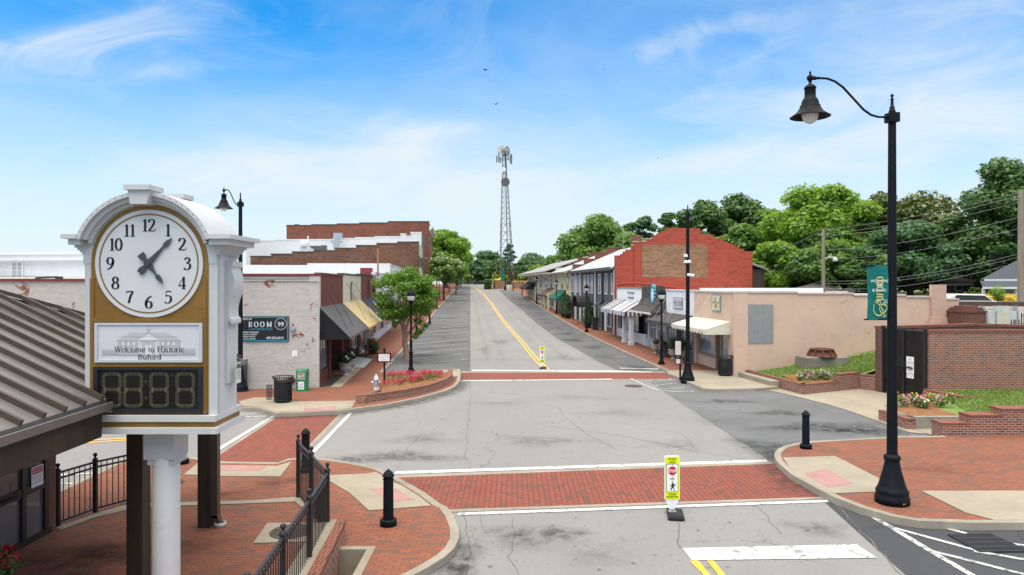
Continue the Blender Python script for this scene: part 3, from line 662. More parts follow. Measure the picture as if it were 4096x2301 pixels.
def serif(mb, M, text, x, y, h, thick=.15, thin=.045, sx=1.0, track=0.03, align='C'):
    w = sum(SER[c][0]+track for c in text)*h*sx
    x0 = x - (w/2 if align == 'C' else 0)
    for c in text:
        wd, st = SER[c]
        Ms = lambda a, b, x0=x0: M(x0+(a-x0)*sx, b)
        nib(mb, Ms, st, x0, y, h, thick, thin); x0 += (wd+track)*h*sx
_tx = {}
def text(mb, M, s, x, y, h, align='C', sx=1.0, bold=0.0):
    """built-in sans lettering, turned into faces of mb; h = capital height"""
    key = (s, bold)
    if key not in _tx:
        cu = bpy.data.curves.new('lettering', 'FONT'); cu.body = s; cu.size = 1; cu.resolution_u = 3; cu.offset = bold
        ob = bpy.data.objects.new('lettering', cu); COL.objects.link(ob)
        dg = bpy.context.evaluated_depsgraph_get(); me = bpy.data.meshes.new_from_object(ob.evaluated_get(dg))
        _tx[key] = ([tuple(v.co) for v in me.vertices], [tuple(p.vertices) for p in me.polygons])
        bpy.data.objects.remove(ob); bpy.data.curves.remove(cu); bpy.data.meshes.remove(me)
    vs, fs = _tx[key]
    if not vs: return
    f = h/.70; xa, xb = min(v[0] for v in vs), max(v[0] for v in vs)
    dx = {'C': -(xa+xb)/2, 'L': -xa, 'R': -xb}[align]
    mb.add([M(x+(v[0]+dx)*f*sx, y+v[1]*f) for v in vs], fs)
def frame(o, ux, uz, nrm, eps=.004):
    """sign plane: origin, x direction, up direction, outward normal"""
    o, ux, uz, nrm = Vector(o), Vector(ux), Vector(uz), Vector(nrm)
    return lambda a, b, e=eps: o + ux*a + uz*b + nrm*e
def mrect(mb, M, x0, x1, y0, y1, e=None):
    mb.quad(*[M(a, b) if e is None else M(a, b, e) for a, b in ((x0,y0),(x1,y0),(x1,y1),(x0,y1))])
def mpoly(mb, M, pts, e=None): mb.poly([M(a, b) if e is None else M(a, b, e) for a, b in pts])
def rrect(w, h, r, n=4):
    o = []
    for cx_, cy_, a in ((w-r, h-r, 0), (-w+r, h-r, 90), (-w+r, -h+r, 180), (w-r, -h+r, 270)): o += arc(cx_, cy_, r, r, a, a+90, n)
    return o
def ring(mb, M, r0, r1, e, n=64, cx_=0, cy_=0, sx_=1):
    for i in range(n):
        a, b = 2*math.pi*i/n, 2*math.pi*(i+1)/n
        mb.quad(*[M(cx_+r*math.cos(q)*sx_, cy_+r*math.sin(q), e) for r, q in ((r0, a), (r1, a), (r1, b), (r0, b))])
# ================================================================ town clock on its white column
CX, CZ, CY = -5.035, 5.18, 9.5
t = T('town_clock', 'white and bronze town clock with round dial and dark number board on a white column', 'clock', (CX, CY+.35, .14))
D0, D1 = CY, CY+.72
x0, x1 = -5.93, -4.10
def zc_(py): return CH-(py-714)/F*CY
def xc_(px): return (px-1288)/F*CY
# case with arched head
def arch(rad, z_c, zb, xw, n=28):
    a0 = math.acos(min(1, xw/rad)); return [(CX+xw, zb)] + [(CX+rad*math.cos(a0+(math.pi-2*a0)*i/n), z_c+rad*math.sin(a0+(math.pi-2*a0)*i/n)) for i in range(n+1)] + [(CX-xw, zb)]
mb = MB(); zb = zc_(1044)
mb.ext([(a, D0+.03, b) for a, b in arch(.928, CZ, zb, .926)], (0, .66, 0))
mb.box(-4.14, -4.095, D0+.06, D0+.20, zb, zc_(640)); mb.box(-5.935, -5.89, D0+.06, D0+.2, zb, zc_(640))
mb.box(x0, CX-.814, D0, D0+.03, zb, CZ); mb.box(CX+.814, x1, D0, D0+.03, zb, CZ)
mb.build('case', WHITE, t)
# bronze front
mb = MB(); mb.ext([(a, D0-.012, b) for a, b in arch(.815, CZ, zb, .814)], (0, .045, 0))
front = mb.build('bronze_front', GOLD, t)
mb = MB()
for ya, yb in ((799, 810), (912.5, 922.5)): mb.box(xc_(238), xc_(513), D0-.03, D0-.012, zc_(yb), zc_(ya))
mb.box(xc_(229), xc_(239), D0-.024, D0-.012, zb+.02, zc_(700)); mb.box(xc_(513), xc_(521), D0-.024, D0-.012, zb+.02, zc_(700))
for a, b in ((240,776),(315,776),(379,777),(430,776),(510,775),(240,700),(240,640),(512,640)):
    mb.lathe([(.012,-.006),(.008,.004),(.001,.005)], (0,0,0), 6) if 0 else mb.ball((xc_(a), D0-.014, zc_(b)), .009, 6)
mb.build('trim_bars', GOLD, front)
# dial
fr = frame((CX, D0-.012, CZ), (1,0,0), (0,0,1), (0,-1,0))
mb = MB(); n = 72
mb.ext([fr(.747*math.cos(2*math.pi*i/n), .747*math.sin(2*math.pi*i/n), 0) for i in range(n)], (0,-.022,0))
dial = mb.build('dial', flat('dial white', (.56,.575,.59), .35, .03), t)
mb = MB(); ring(mb, fr, .672, .693, .0245); mb.build('dial_ring', GOLD, dial)
mb = MB()
for h in range(1, 13):
    a = R(90-30*h); rr = .535 if h not in (10, 11, 12) else .53
    s_ = str(h); hh = .172; mb = MB(); serif(mb, lambda p, q: fr(p, q, .0255), s_, rr*math.cos(a)*1.0, rr*math.sin(a)-hh/2, hh, .19, .05, 1.0 if len(s_) == 1 else .95, .0)
    mb.build('numeral', INK, dial)
HM = flat('dark steel hands', (.05,.06,.08), .4, .2)
def hand(ang, pts, e, name):
    c, s_ = math.cos(ang), math.sin(ang); mb = MB()
    P = [(a, w) for a, w in pts] + [(a, -w) for a, w in pts[::-1]]
    mb.ext([fr(a*c-w*s_, a*s_+w*c, e) for a, w in P], (0,-.012,0)); mb.build(name, HM, t)
am = math.atan2(845-597, 1675-1445); ah = math.atan2(845-1045, 1597-1445)
hand(am, [(-.17,.0),(-.185,.035),(-.13,.05),(-.03,.02),(0,.045),(.08,.035),(.30,.012),(.35,.033),(.41,.03),(.455,.008),(.48,.006)], .036, 'minute_hand')
hand(ah, [(-.165,.0),(-.165,.05),(-.12,.05),(-.04,.022),(0,.045),(.06,.04),(.14,.015),(.2,.012),(.22,.032),(.27,.03),(.345,.004)], .05, 'hour_hand')
mb = MB(); mb.ext([fr(.042*math.cos(R(q)), .042*math.sin(R(q)), .03) for q in range(0, 360, 20)], (0,-.05,0)); mb.build('hub', HM, t)
# arched cornice: stepped bands, barrel roof, wings, keystones
def band(mb, r0, r1, zc0, ya, yb, zs, n=40):
    a0 = math.asin((zs-zc0)/r1)
    def P(r, q, y): return (CX+r*math.cos(q), y, zc0+r*math.sin(q))
    for i in range(n):
        a, b = a0+(math.pi-2*a0)*i/n, a0+(math.pi-2*a0)*(i+1)/n
        for q in ((r0,ya,r1,ya), (r1,ya,r1,yb), (r1,yb,r0,yb), (r0,yb,r0,ya)):
            mb.quad(P(q[0],a,q[1]), P(q[2],a,q[3]), P(q[2],b,q[3]), P(q[0],b,q[1]))
mb = MB(); ZS = 5.52; ZA = 5.18; BK = D1+.14
band(mb, .925, .98, ZA, D0-.2, BK, ZS); band(mb, .87, .93, ZA, D0-.14, BK-.05, ZS); band(mb, .825, .875, ZA, D0-.07, BK-.1, ZS-.05); band(mb, .816, .93, CZ, D0-.008, D0+.05, CZ)
mb.build('arched_cornice', WHITE, t)
mb = MB()
for i in range(23):
    q = R(27+126*i/22); mb.ball((CX+.955*math.cos(q), D0-.2, ZA+.955*math.sin(q)), .008, 6)
mb.build('rivets', flat('rivet grey', (.16,.16,.16), .6), t)
for s_ in (-1, 1):
    mb = MB(); ww = 1.205 if s_ > 0 else 1.105; xa, xb = sorted((CX+s_*.90, CX+s_*ww)); mb.box(xa, xb, D0-.22, BK+.02, ZS-.005, ZS+.055)
    xa, xb = sorted((CX+s_*.885, CX+s_*(ww-.065))); mb.box(xa, xb, D0-.16, BK-.04, ZS-.085, ZS-.005)
    for j in range(6):     # cove under the shelf
        q0, q1 = R(90*j/6), R(90*(j+1)/6); w0 = .905+.15*(1-math.sin(R(15*j))) ; w1 = .905+.15*(1-math.sin(R(15*(j+1))))
        z0_, z1_ = ZS-.085-.2*j/6, ZS-.085-.2*(j+1)/6
        xa, xb = sorted((CX+s_*.88, CX+s_*w0)); mb.box(xa, xb, D0+.0, D1+.02, z1_, z0_)
    mb.build('cornice_shelf', WHITE, t)
for s_ in (1, -1):   # scrolled brackets on the side walls
    prof = [(0,.0),(.17,.0),(.17,-.07),(.15,-.09),(.145,-.12),(.19,-.24),(.20,-.36),(.17,-.47),(.115,-.58),(.09,-.7),(.1,-.8),(.14,-.83),(.14,-.90),(.06,-.91),(.06,-1.75),(0,-1.75)]
    mb = MB(); mb.ext([(CX+s_*(.915+a*.72), D0+.28, ZS-.30+b) for a, b in [prof[0]] + smooth(prof[1:-1], 4) + [prof[-1]]], (0, .34, 0)); mb.build('bracket', WHITE, t)
mb = MB(); mb.ext([(CX+a, D0-.27, b) for a, b in ((-.13,5.98),(.095,5.98),(.13,6.17),(-.165,6.17))], (0,.3,0)); mb.box(CX-.2, CX+.15, D0-.31, D0+.08, 6.17, 6.238); mb.build('keystone', WHITE, t)
mb = MB(); mb.ext([(CX+a, BK-.2, b) for a, b in ((-.1,5.98),(.1,5.98),(.13,6.17),(-.13,6.17))], (0,.28,0)); mb.box(CX-.16, CX+.16, BK-.22, BK+.1, 6.17, 6.235); mb.build('keystone', WHITE, t)
# welcome board
xa, xb, zl, zh = xc_(243), xc_(512), zc_(911), zc_(812)
mb = MB(); mb.box(xa, xb, D0-.034, D0-.012, zl, zh); wb = mb.build('welcome_board', flat('board white', (.58,.595,.63), .3, .03), t)
mb = MB()
for a in ((xa, xb, zh-.03, zh), (xa, xb, zl, zl+.035), (xa, xa+.04, zl+.035, zh-.03), (xb-.04, xb, zl+.035, zh-.03)): mb.box(a[0], a[1], D0-.05, D0-.034, a[2], a[3])
mb.build('board_frame', WHITE, wb)
zm = (zl+zh)/2; fw = frame((CX-.005, D0-.034, zm), (1,0,0), (0,0,1), (0,-1,0))
def cw(cx_, cy_): return ((cx_-1445)/2.412*.629/F*CY, (412-cy_)/2.412*.629/F*CY)
def crect(mb, a, b, c, d, e=.002): p, q = cw(a, b), cw(c, d); mrect(mb, fw, min(p[0],q[0]), max(p[0],q[0]), min(p[1],q[1]), max(p[1],q[1]), e)
G1, G2, G3 = flat('print grey', (.46,.47,.50), .5, .04), flat('print mid grey', (.33,.34,.37), .5, .04), flat('print pale', (.66,.67,.69), .5, .03)
mb = MB(); mb.m(0)
mpoly(mb, fw, [cw(1135,392),cw(1275,318),cw(1615,318),cw(1757,388),cw(1757,395),cw(1135,395)], .002); crect(mb, 1150,396,1750,535); crect(mb, 1430,258,1462,318); mpoly(mb, fw, [cw(1432,258),cw(1460,258),cw(1447,246)], .002); crect(mb, 998,480,1150,530); crect(mb, 1750,468,1895,528)
mb.m(2); mpoly(mb, fw, [cw(1342,390),cw(1553,390),cw(1447,332)], .004); crect(mb, 1345,395,1552,410,.004)
for x in (1356, 1376, 1520, 1541): crect(mb, x-7,410,x+7,530,.004)
for x in (1202, 1255, 1308, 1585, 1638, 1690): crect(mb, x-10,405,x+10,438,.004); crect(mb, x-10,460,x+10,500,.004)
crect(mb, 1418,440,1476,530,.004); crect(mb, 1434,266,1458,282,.004)
mb.m(1)
for y in (488, 500, 512, 524): crect(mb, 998,y,1150,y+3,.0035); crect(mb, 1750,y,1895,y+3,.0035)
crect(mb, 1135,394,1757,398,.005); crect(mb, 1000,530,1895,534,.005); crect(mb, 1160,352,1735,354,.004); crect(mb, 1424,316,1468,320,.005); crect(mb, 1428,285,1465,288,.005)
for y in range(420, 530, 18): crect(mb, 1150,y,1345,y+2,.003); crect(mb, 1552,y,1750,y+2,.003)
text(mb, lambda a, b: fw(a, b, .006), 'BUFORD CITY HALL', *cw(1448,407), .018)
mb.build('printed_hall', [G1, G2, G3], wb)
mb = MB(); fx = lambda a, b: fw(a, b, .008)
serif(mb, fx, 'Welcome to Historic', *cw(1455,502), .078, .12, .04, 1.22, .03); serif(mb, fx, 'Buford', *cw(1457,575), .078, .12, .04, 1.22, .03)
mb.build('lettering', flat('slate ink', (.03,.03,.05), .5), wb)
# number board of unlit dots
xa, xb, zl, zh = xc_(239), xc_(513), zc_(1036), zc_(924)
mb = MB(); mb.box(xa, xb, D0-.02, D0-.012, zl, zh)
for a in ((xa, xb, zh-.035, zh), (xa, xb, zl, zl+.045), (xa, xa+.06, zl+.045, zh-.035), (xb-.06, xb, zl+.045, zh-.035)): mb.box(a[0], a[1], D0-.045, D0-.02, a[2], a[3])
nb = mb.build('number_board', flat('dark navy frame', (.017,.022,.03), .4, .3), t)
fn = frame((0, D0-.02, 0), (1,0,0), (0,0,1), (0,-1,0))
mb = MB(); mrect(mb, fn, xa+.06, xb-.06, zl+.045, zh-.035, .001); mb.build('screen', flat('black screen', (.012,.011,.010), .3, .2), nb)
mb = MB()
def c2(cx_, cy_): return (xc_(cx_/2.412*.629), zc_((1200+cy_/2.412)*.629))
def dot(cx_, cy_, r=.0045):
    x, z = c2(cx_, cy_); mb.poly([fn(x+r*math.cos(R(q)), z+r*math.sin(R(q)), .003) for q in range(0, 360, 60)])
for a, b in ((995,1183), (1198,1388), (1450,1638), (1702,1888)):
    for off in (4, 15, 26):
        for i in range(11):
            x = a+34+(b-a-68)*i/10
            for y in (695+off, 848+off-2, 1004+off): dot(x, y)
        for i in range(9):
            for ya, yb in ((735,835), (890,995)):
                y = ya+(yb-ya)*i/8; dot(a+off, y); dot(b-off, y)
        for q in (15, 38, 62, 80):
            rr = 36-off; c_, s_ = rr*math.cos(R(q)), rr*math.sin(R(q))
            for cy_, sg in ((731,-1), (840,1), (888,-1), (998,1)): dot(a+40-c_, cy_+sg*s_); dot(b-40+c_, cy_+sg*s_)
for cy_ in (785, 942):
    for i, j in ((0,-9), (0,9), (-11,0), (11,0), (0,0)): dot(1418+i, cy_+j)
for i, j in ((0,-8), (0,8), (-10,0), (10,0)): dot(1668+i, 725+j)
mb.build('unlit_dots', flat('pale dots', (.24,.23,.14), .5, .1), nb)
mb = MB(); text(mb, lambda a, b: fn(a, b, .027), 'Com Sans', *c2(1055,1076), .022, sx=1.15); ring(mb, fn, .012, .017, .027, 16, *c2(980,1069), 1.6); mb.build('maker_mark', flat('grey print', (.45,.5,.52), .5), nb)
# base mouldings and column
mb = MB()
mb.box(xc_(205), xc_(549), D0-.10, D1+.12, zc_(1058), zc_(1043)); mb.box(xc_(184), xc_(557), D0-.14, D1+.12, zc_(1087)+.0, zc_(1072)); 
mb.build('base_moulding', WHITE, t)
mb = MB(); mb.box(xc_(205)+.02, xc_(545), D0-.07, D1+.08, zc_(1072), zc_(1058)); mb.build('base_band', GOLD, t)
mb = MB(); mb.box(CX-.812, CX+.812, D0-.014, D0+.02, zc_(1044)+.001, zc_(1036)); mb.build('base_fascia', flat('rusty bronze', (.11,.06,.02), .7, .4, 5), t)
YC = 9.86; k2 = lambda px: (px-1288)/F*9.68
mb = MB(); mb.box(k2(361), k2(437), 9.68, 10.12, CH-(1157-714)/F*9.68, 2.9); mb.box(k2(368), k2(436.5), 9.71, 10.09, CH-(1171-714)/F*9.7, CH-(1157-714)/F*9.68); mb.build('column_head', WHITE, t)
mb = MB(); cxx = (418-1288)/F*YC; mb.lathe([(.187,.0),(.187,2.42)], (cxx, YC, .0), 32); mb.lathe([(.26,.0),(.26,.05),(.2,.08)], (cxx, YC, .14), 32); mb.build('column', flat('scuffed white column', (.66,.66,.65), .5, .06, 1.5, dirt=(.42,.42,.41), dl=.56), t)
mb = MB()
M_ = frame((0,0,0), (1,0,0), (0,0,1), (1,0,0), 0)
ys = D0+.5; fs_ = frame((x1+.04, ys, 0), (0,1,0), (0,0,1), (1,0,0))
mb = MB(); mrect(mb, fs_, -.12, .05, zc_(990)+.08, zc_(940)+.1, .07); mb.m(1); mrect(mb, fs_, -.11, .04, zc_(955)+.1, zc_(943)+.1, .073)
for i in range(4): mrect(mb, fs_, -.1, .03, zc_(962+6*i)+.095, zc_(962+6*i)+.105, .073)
mb.build('maker_label', [flat('label grey', (.6,.62,.62), .5), flat('label ink', (.08,.09,.1), .5)], t)
mb = MB()
for i in range(5): mb.box(x1-.01, x1+.008, D0+.32, D0+.44, zc_(800)+.05*i, zc_(800)+.05*i+.028)
mb.build('vent_louvre', WHITE, t)
# ================================================================ pavilion at the left
t = T('pavilion', 'brown pavilion with ribbed metal hip roof, dark posts and glass doors beside the clock', 'building', (-9, 11, .14))
EX, EZ, EC, ES = -5.55, 3.3, 14.6, .485       # eave line x, eave height, far corner y, pitch
ROOFM = flat('weathered tan metal roof', (.165,.158,.15), .45, .1, .8, metal=.25, spec=.5, dirt=(.12,.11,.10), dl=.56)
DKW = flat('dark stained timber', (.045,.028,.018), .7, .35, 3, st=(1,1,.15), bump=.3, bs=20)
DKM = flat('dark brown metal', (.06,.048,.038), .45, .2, 2, metal=.3)
def ex(y): return EX-.04*(y-7.5)
H = 5.2
mb = MB()
A, B, C, D = (ex(3), 3, EZ), (ex(EC), EC, EZ), (ex(EC)-H, EC-H, EZ+ES*H), (ex(3)-H, 3, EZ+ES*H)
mb.ext([A, B, C, D], (0,0,-.08)); mb.ext([B, (ex(EC)-2*H, EC, EZ), C], (0,0,-.08)); mb.ext([(ex(3)-H,3,EZ+ES*H), C, (ex(EC)-2*H, EC, EZ), (ex(3)-2*H, 3, EZ)], (0,0,-.08))
roof = mb.build('roof', ROOFM, t)
mb = MB(); y = 3.2
while y < EC-.1:
    run = min(H, EC-y); mb.bar((ex(y)+.02, y, EZ+.03), (ex(y)-run, y, EZ+.03+ES*run), .045, .07); y += .41
mb.bar((ex(EC), EC, EZ+.05), (ex(EC)-H, EC-H, EZ+.05+ES*H), .22, .06)
mb.build('standing_seams', flat('brown roof ribs', (.085,.065,.05), .5, .2, metal=.25), roof)
mb = MB()
for ya, yb in ((3, CY-.12), (CY+1.0, EC+.1)):
    mb.ext([(ex(ya)-.04, ya, EZ-.16), (ex(ya)+.13, ya, EZ-.13), (ex(ya)+.15, ya, EZ-.02), (ex(ya)+.12, ya, EZ-.02), (ex(ya)+.11, ya, EZ-.1), (ex(ya)-.02, ya, EZ-.12), (ex(ya)-.02,ya,EZ-.0), (ex(ya)-.05,ya,EZ-.0)], (ex(yb)-ex(ya), yb-ya, 0))
mb.box(ex(EC)-2*H, ex(EC)+.12, EC+.02, EC+.17, EZ-.15, EZ-.02)
mb.build('gutter', flat('bronze gutter', (.19,.165,.145), .45, .15, metal=.3), t)
mb = MB()
for ya, yb in ((3, CY-.14), (CY+1.0, EC)): mb.ext([(ex(ya)-.07, ya, EZ-.5), (ex(ya)-.0, ya, EZ-.5), (ex(ya)-.0, ya, EZ-.17), (ex(ya)-.07, ya, EZ-.17)], (ex(yb)-ex(ya), yb-ya, 0))
mb.build('fascia_beam', DKW, t)
mb = MB(); mb.ext([(ex(3)-.05,3,EZ-.5), (ex(EC)-.1,EC-.1,EZ-.5), (-8.9,13.4,EZ-.5), (-8.9,3,EZ-.5)], (0,0,.02)); mb.build('soffit', DKM, t)
def post(px0, px1, Y, w2):
    xa, xb = at(px0, Y), at(px1, Y); mb = MB(); mb.box(xa, xb, Y, Y+w2, .14, EZ-.4); return mb.build('post', flat('brown timber post', (.042,.027,.018), .75, .4, 2.2, st=(2,2,.12), bump=.4, bs=25), t)
post(318, 358, 10.55, .24); p2 = post(497, 527, 13.3, .22)
xp = at(527, 13.3); mb = MB(); mb.box(xp+.004, xp+.135, 13.34, 13.48, .32, EZ-.4); mb.ext([(xp+.004,13.34,.36),(xp+.135,13.34,.36),(xp+.2,13.34,.18),(xp+.07,13.34,.16)], (0,.14,0)); mb.build('downspout', flat('brown downspout', (.07,.052,.042), .4, .15), t)
mb = MB(); mb.lathe([(.1,0),(.115,0),(.115,.08),(.1,.08),(.1,0)], (xp+.16, 13.41, .142), 16); mb.build('drain_collar', WHITE, t)
# glass front
WX = -8.85; mb = MB()
mb.box(WX-.04, WX-.02, 5, 13.1, .2, 2.85); mb.build('glass_wall', glass('door glass', (.075,.075,.072), .05, .9), t)
mb = MB()
for y in (7.0, 8.6, 10.15, 11.55, 12.35, 12.95): mb.box(WX-.06, WX+.03, y-.05, y+.05, .14, 2.9)
mb.box(WX-.06, WX+.028, 5, 13.1, .14, .26); mb.box(WX-.06, WX+.028, 5, 13.1, 2.75, 2.95); mb.box(WX-.06, WX+.026, 10.2, 12.9, 1.05, 1.2)
mb.build('door_frame', flat('bronze door frame', (.045,.038,.033), .35, .2, metal=.3), t)
mb = MB(); mb.tube([(WX+.03,12.22,1.0),(WX+.09,12.22,1.03),(WX+.09,12.22,1.3),(WX+.03,12.22,1.33)], .014, 8); mb.bar((WX+.07,10.3,1.1),(WX+.07,12.1,1.1),.04,.06); mb.build('door_handle', BLACK2, t)
mb = MB(); mb.box(WX-.25, WX+.02, 13.02, 13.22, .14, 2.95); mb.box(-14, WX-.25, 13.1, 13.22, .14, 2.95); mb.build('end_wall', flat('red brown trim', (.14,.065,.035), .6, .2), t)
fr = frame((WX+.034, 12.68, 1.33), (0,1,0), (0,0,1), (1,0,0), .002)
mb = MB(); mb.m(0); mpoly(mb, fr, [(a, b) for a, b in rrect(.16, .19, .02)]); mb.m(1); mrect(mb, fr, -.14, .14, .05, .17, .004)
mb.m(0); text(mb, lambda a, b: fr(a, b, .006), 'EMERGENCY', 0, .12, .034, sx=1); text(mb, lambda a, b: fr(a, b, .006), 'EXIT ONLY', 0, .068, .034)
mb.m(1)
for i, s_ in enumerate(('SECURITY ALARM', 'WILL SOUND', 'IF DOOR IS OPENED')): text(mb, lambda a, b: fr(a, b, .006), s_, 0, -.01-.055*i, .026, sx=.95)
tag(mb.build('exit_notice', [SIGNW, RED], t), 'red and white emergency exit notice')
# planter with red begonias at the frame's lower left corner
def leafset(n, fn, size, seed, up=.5):
    """n bent leaf faces; fn(rnd) gives (point, outward)"""
    rr = random.Random(seed); vs = np.zeros((n*4, 3)); 
    for i in range(n):
        p, o = fn(rr); s_ = size*rr.uniform(.6, 1.35)
        nrm = Vector((o[0]+rr.gauss(0,.6), o[1]+rr.gauss(0,.6), o[2]+up+rr.gauss(0,.6)))
        nrm = nrm.normalized() if nrm.length > 1e-3 else Vector((0,0,1))
        a = nrm.orthogonal().normalized(); a.rotate(Matrix.Rotation(rr.uniform(0, 6.28), 3, nrm)); b = nrm.cross(a)
        p = Vector(p); vs[4*i] = p+a*s_; vs[4*i+1] = p+b*s_*.55+nrm*s_*.12; vs[4*i+2] = p-a*s_*.9-nrm*s_*.1; vs[4*i+3] = p-b*s_*.55+nrm*s_*.12
    return vs
def leafmesh(name, sets, mats, parent=None, local=False):
    me = bpy.data.meshes.new(name); vs = np.concatenate(sets); n = len(vs)//4
    me.vertices.add(len(vs)); me.vertices.foreach_set('co', vs.astype(np.float32).ravel())
    me.loops.add(n*4); me.loops.foreach_set('vertex_index', np.arange(n*4, dtype=np.int32))
    me.polygons.add(n); me.polygons.foreach_set('loop_start', np.arange(0, n*4, 4, dtype=np.int32))
    try: me.polygons.foreach_set('loop_total', np.full(n, 4, dtype=np.int32))
    except Exception: pass
    if not isinstance(mats, (list, tuple)): mats = [mats]
    for m in mats: me.materials.append(m)
    if len(mats) > 1: me.polygons.foreach_set('material_index', np.concatenate([np.full(len(s_)//4, i % len(mats), dtype=np.int32) for i, s_ in enumerate(sets)]))
    me.update(calc_edges=True); o = bpy.data.objects.new(name, me); COL.objects.link(o)
    if parent is not None:
        o.parent = parent
        if not local and parent.type == 'EMPTY': o.matrix_parent_inverse = Matrix.Translation(-parent.location)
    return o
def blob(c, r, sz=1.0, shell=.6):
    def f(rr):
        while True:
            d = Vector((rr.uniform(-1,1), rr.uniform(-1,1), rr.uniform(-1,1)))
            if .01 < d.length < 1: break
        d.normalize(); q = rr.uniform(shell, 1); return (c[0]+d.x*r*q, c[1]+d.y*r*q, c[2]+d.z*r*q*sz), d
    return f
LEAF_SHRUB = leafm('shrub leaves', (.025,.075,.012), (.075,.16,.03)); PETR = leafm('red petals', (.42,.006,.012), (.62,.03,.03), .2)
PETP = leafm('pink petals', (.55,.03,.13), (.72,.10,.22), .25); PETW = leafm('white petals', (.7,.68,.66), (.85,.83,.8), .3); PETV = leafm('violet petals', (.06,.03,.14), (.14,.06,.22), .2); PETY = leafm('yellow petals', (.7,.45,.02), (.8,.6,.05), .2)
PETK = leafm('rose petals', (.62,.16,.32), (.75,.32,.45), .25)
YP = 9.2; xq = at(4, YP); zq = zt(1400, YP)
t = T('begonia_planter', 'red begonias in a dark red pot at the lower left edge by the glass doors', 'planter', (xq, YP, .14))
mb = MB(); mb.lathe([(.001,0),(.2,0),(.3,.62),(.32,.66),(.29,.66),(.27,.6),(.001,.6)], (xq, YP, .14), 20); mb.build('pot', flat('dark red glaze', (.09,.015,.015), .35), t)
leafmesh('leaves', [leafset(120, blob((xq, YP, zq-.12), .22, 1.1), .05, 3)], leafm('begonia leaves', (.02,.08,.015), (.06,.17,.03)), t)
leafmesh('flowers', [leafset(90, blob((xq+.08, YP-.02, zq-.0), .15, 1.1, .75), .03, 5)], PETR, t)
mb = MB(); mb.lathe([(.03,.55),(.015,.9)], (xq,YP,.14), 8); mb.build('stem', flat('green stem', (.05,.1,.03)), t)
# ================================================================ plaza railings and the low retaining wall
def railing(name, pts, zb, h, label, ends=(1, 1), pitch=.118):
    t = T(name, label, 'railing', (*pts[0], zb))
    for i, (a, b) in enumerate(zip(pts, pts[1:])):
        L_ = math.dist(a, b); d = ((b[0]-a[0])/L_, (b[1]-a[1])/L_); mb = MB()
        for z, w in ((h-.09, .045), (h-.2, .028), (.07, .03)): mb.bar((a[0], a[1], zb+z), (b[0], b[1], zb+z), w, .035)
        n = max(2, int(L_/pitch))
        for j in range(1, n): q = L_*j/n; mb.bar((a[0]+d[0]*q, a[1]+d[1]*q, zb+.07), (a[0]+d[0]*q, a[1]+d[1]*q, zb+h-.09), .014, .014)
        mb.build('rail_panel', BLACK2, t)
    for i, p in enumerate(pts):
        mb = MB(); mb.box(p[0]-.036, p[0]+.036, p[1]-.036, p[1]+.036, zb-.02, zb+h-.03); mb.lathe([(.055,h-.06),(.055,h-.03),(.03,h-.01),(.02,h+.02),(.02,h+.03)], (p[0], p[1], zb), 12); mb.ball((p[0], p[1], zb+h+.062), .042, 10); mb.build('rail_post', BLACK2, t)
    return t
railing('iron_railing', [(-8.93,13.42),(-8.7,14.25),(-8.32,14.85)], .14, 1.13, 'dark iron railing with ball capped posts behind the glass doors')
railing('iron_railing', [(-4.76,15.2),(-4.13,14.06),(-3.46,12.8),(-3.31,11.16),(-3.2,9.54),(-3.08,7.94),(-2.98,6.5)], .16, 1.29, 'dark iron railing climbing to a corner above the low brick wall on the plaza')
WBR = brick('red wall brick', (.33,.098,.055), (.235,.07,.042), (.11,.06,.05), (.44,.37,.31), .215, .075, .012, dark=.78, stain=.3)
COPE = brick('rowlock brick coping', (.26,.075,.045), (.20,.058,.036), (.12,.05,.04), (.25,.17,.13), .075, .22, .009, dark=.85, stain=.3)
t = T('retaining_wall', 'low brick retaining wall with concrete capping under the railing beside the light well', 'wall', (-3.3, 11, .14))
mb = MB(); mb.prism([(-3.14,12.86),(-2.62,6),(-3.05,6),(-3.35,12.9)], -.9, .37); mb.build('brick_face', WBR, t)
mb = MB(); mb.prism([(-3.13,12.87),(-2.61,6),(-2.85,6),(-3.3,12.9)], .37, .45); mb.build('coping', COPE, t)
mb = MB(); mb.prism([(-3.35,12.95),(-3.3,12.9),(-2.85,6),(-3.2,6),(-3.62,12.7)], .1, .44); mb.build('capping', CONC, t)
# ================================================================ tall street lamps
FLUTE = [(.20,0.0)]
def lamp_pole(t):
    mb = MB(); mb.lathe([(.001,0),(.345,0),(.345,.14),(.325,.17),(.32,.24),(.33,.27),(.30,.31),(.265,.40),(.225,.55),(.18,.72),(.152,.86),(.148,.93)], (0,0,0), 28); mb.lathe([(.15,.92),(.168,.95),(.168,1.0),(.15,1.03),(.11,1.06)], (0,0,0), 24); mb.build('pole_base', BLACK, t, True)
    mb = MB(); mb.lathe([(.108,1.04),(.104,2.2),(.078,8.3)], (0,0,0), 36, True, .07); mb.build('shaft', BLACK, t, True)
    mb = MB(); mb.box(-.11,.11,-.11,.11,8.27,8.47); mb.lathe([(.07,8.47),(.07,8.52),(.05,8.55),(.055,8.6),(.035,8.62),(.025,8.75),(.045,8.77),(.02,8.79),(.02,8.82),(.04,8.85),(.02,8.88),(.001,8.9)], (0,0,0), 14); mb.build('finial', BLACK, t, True)
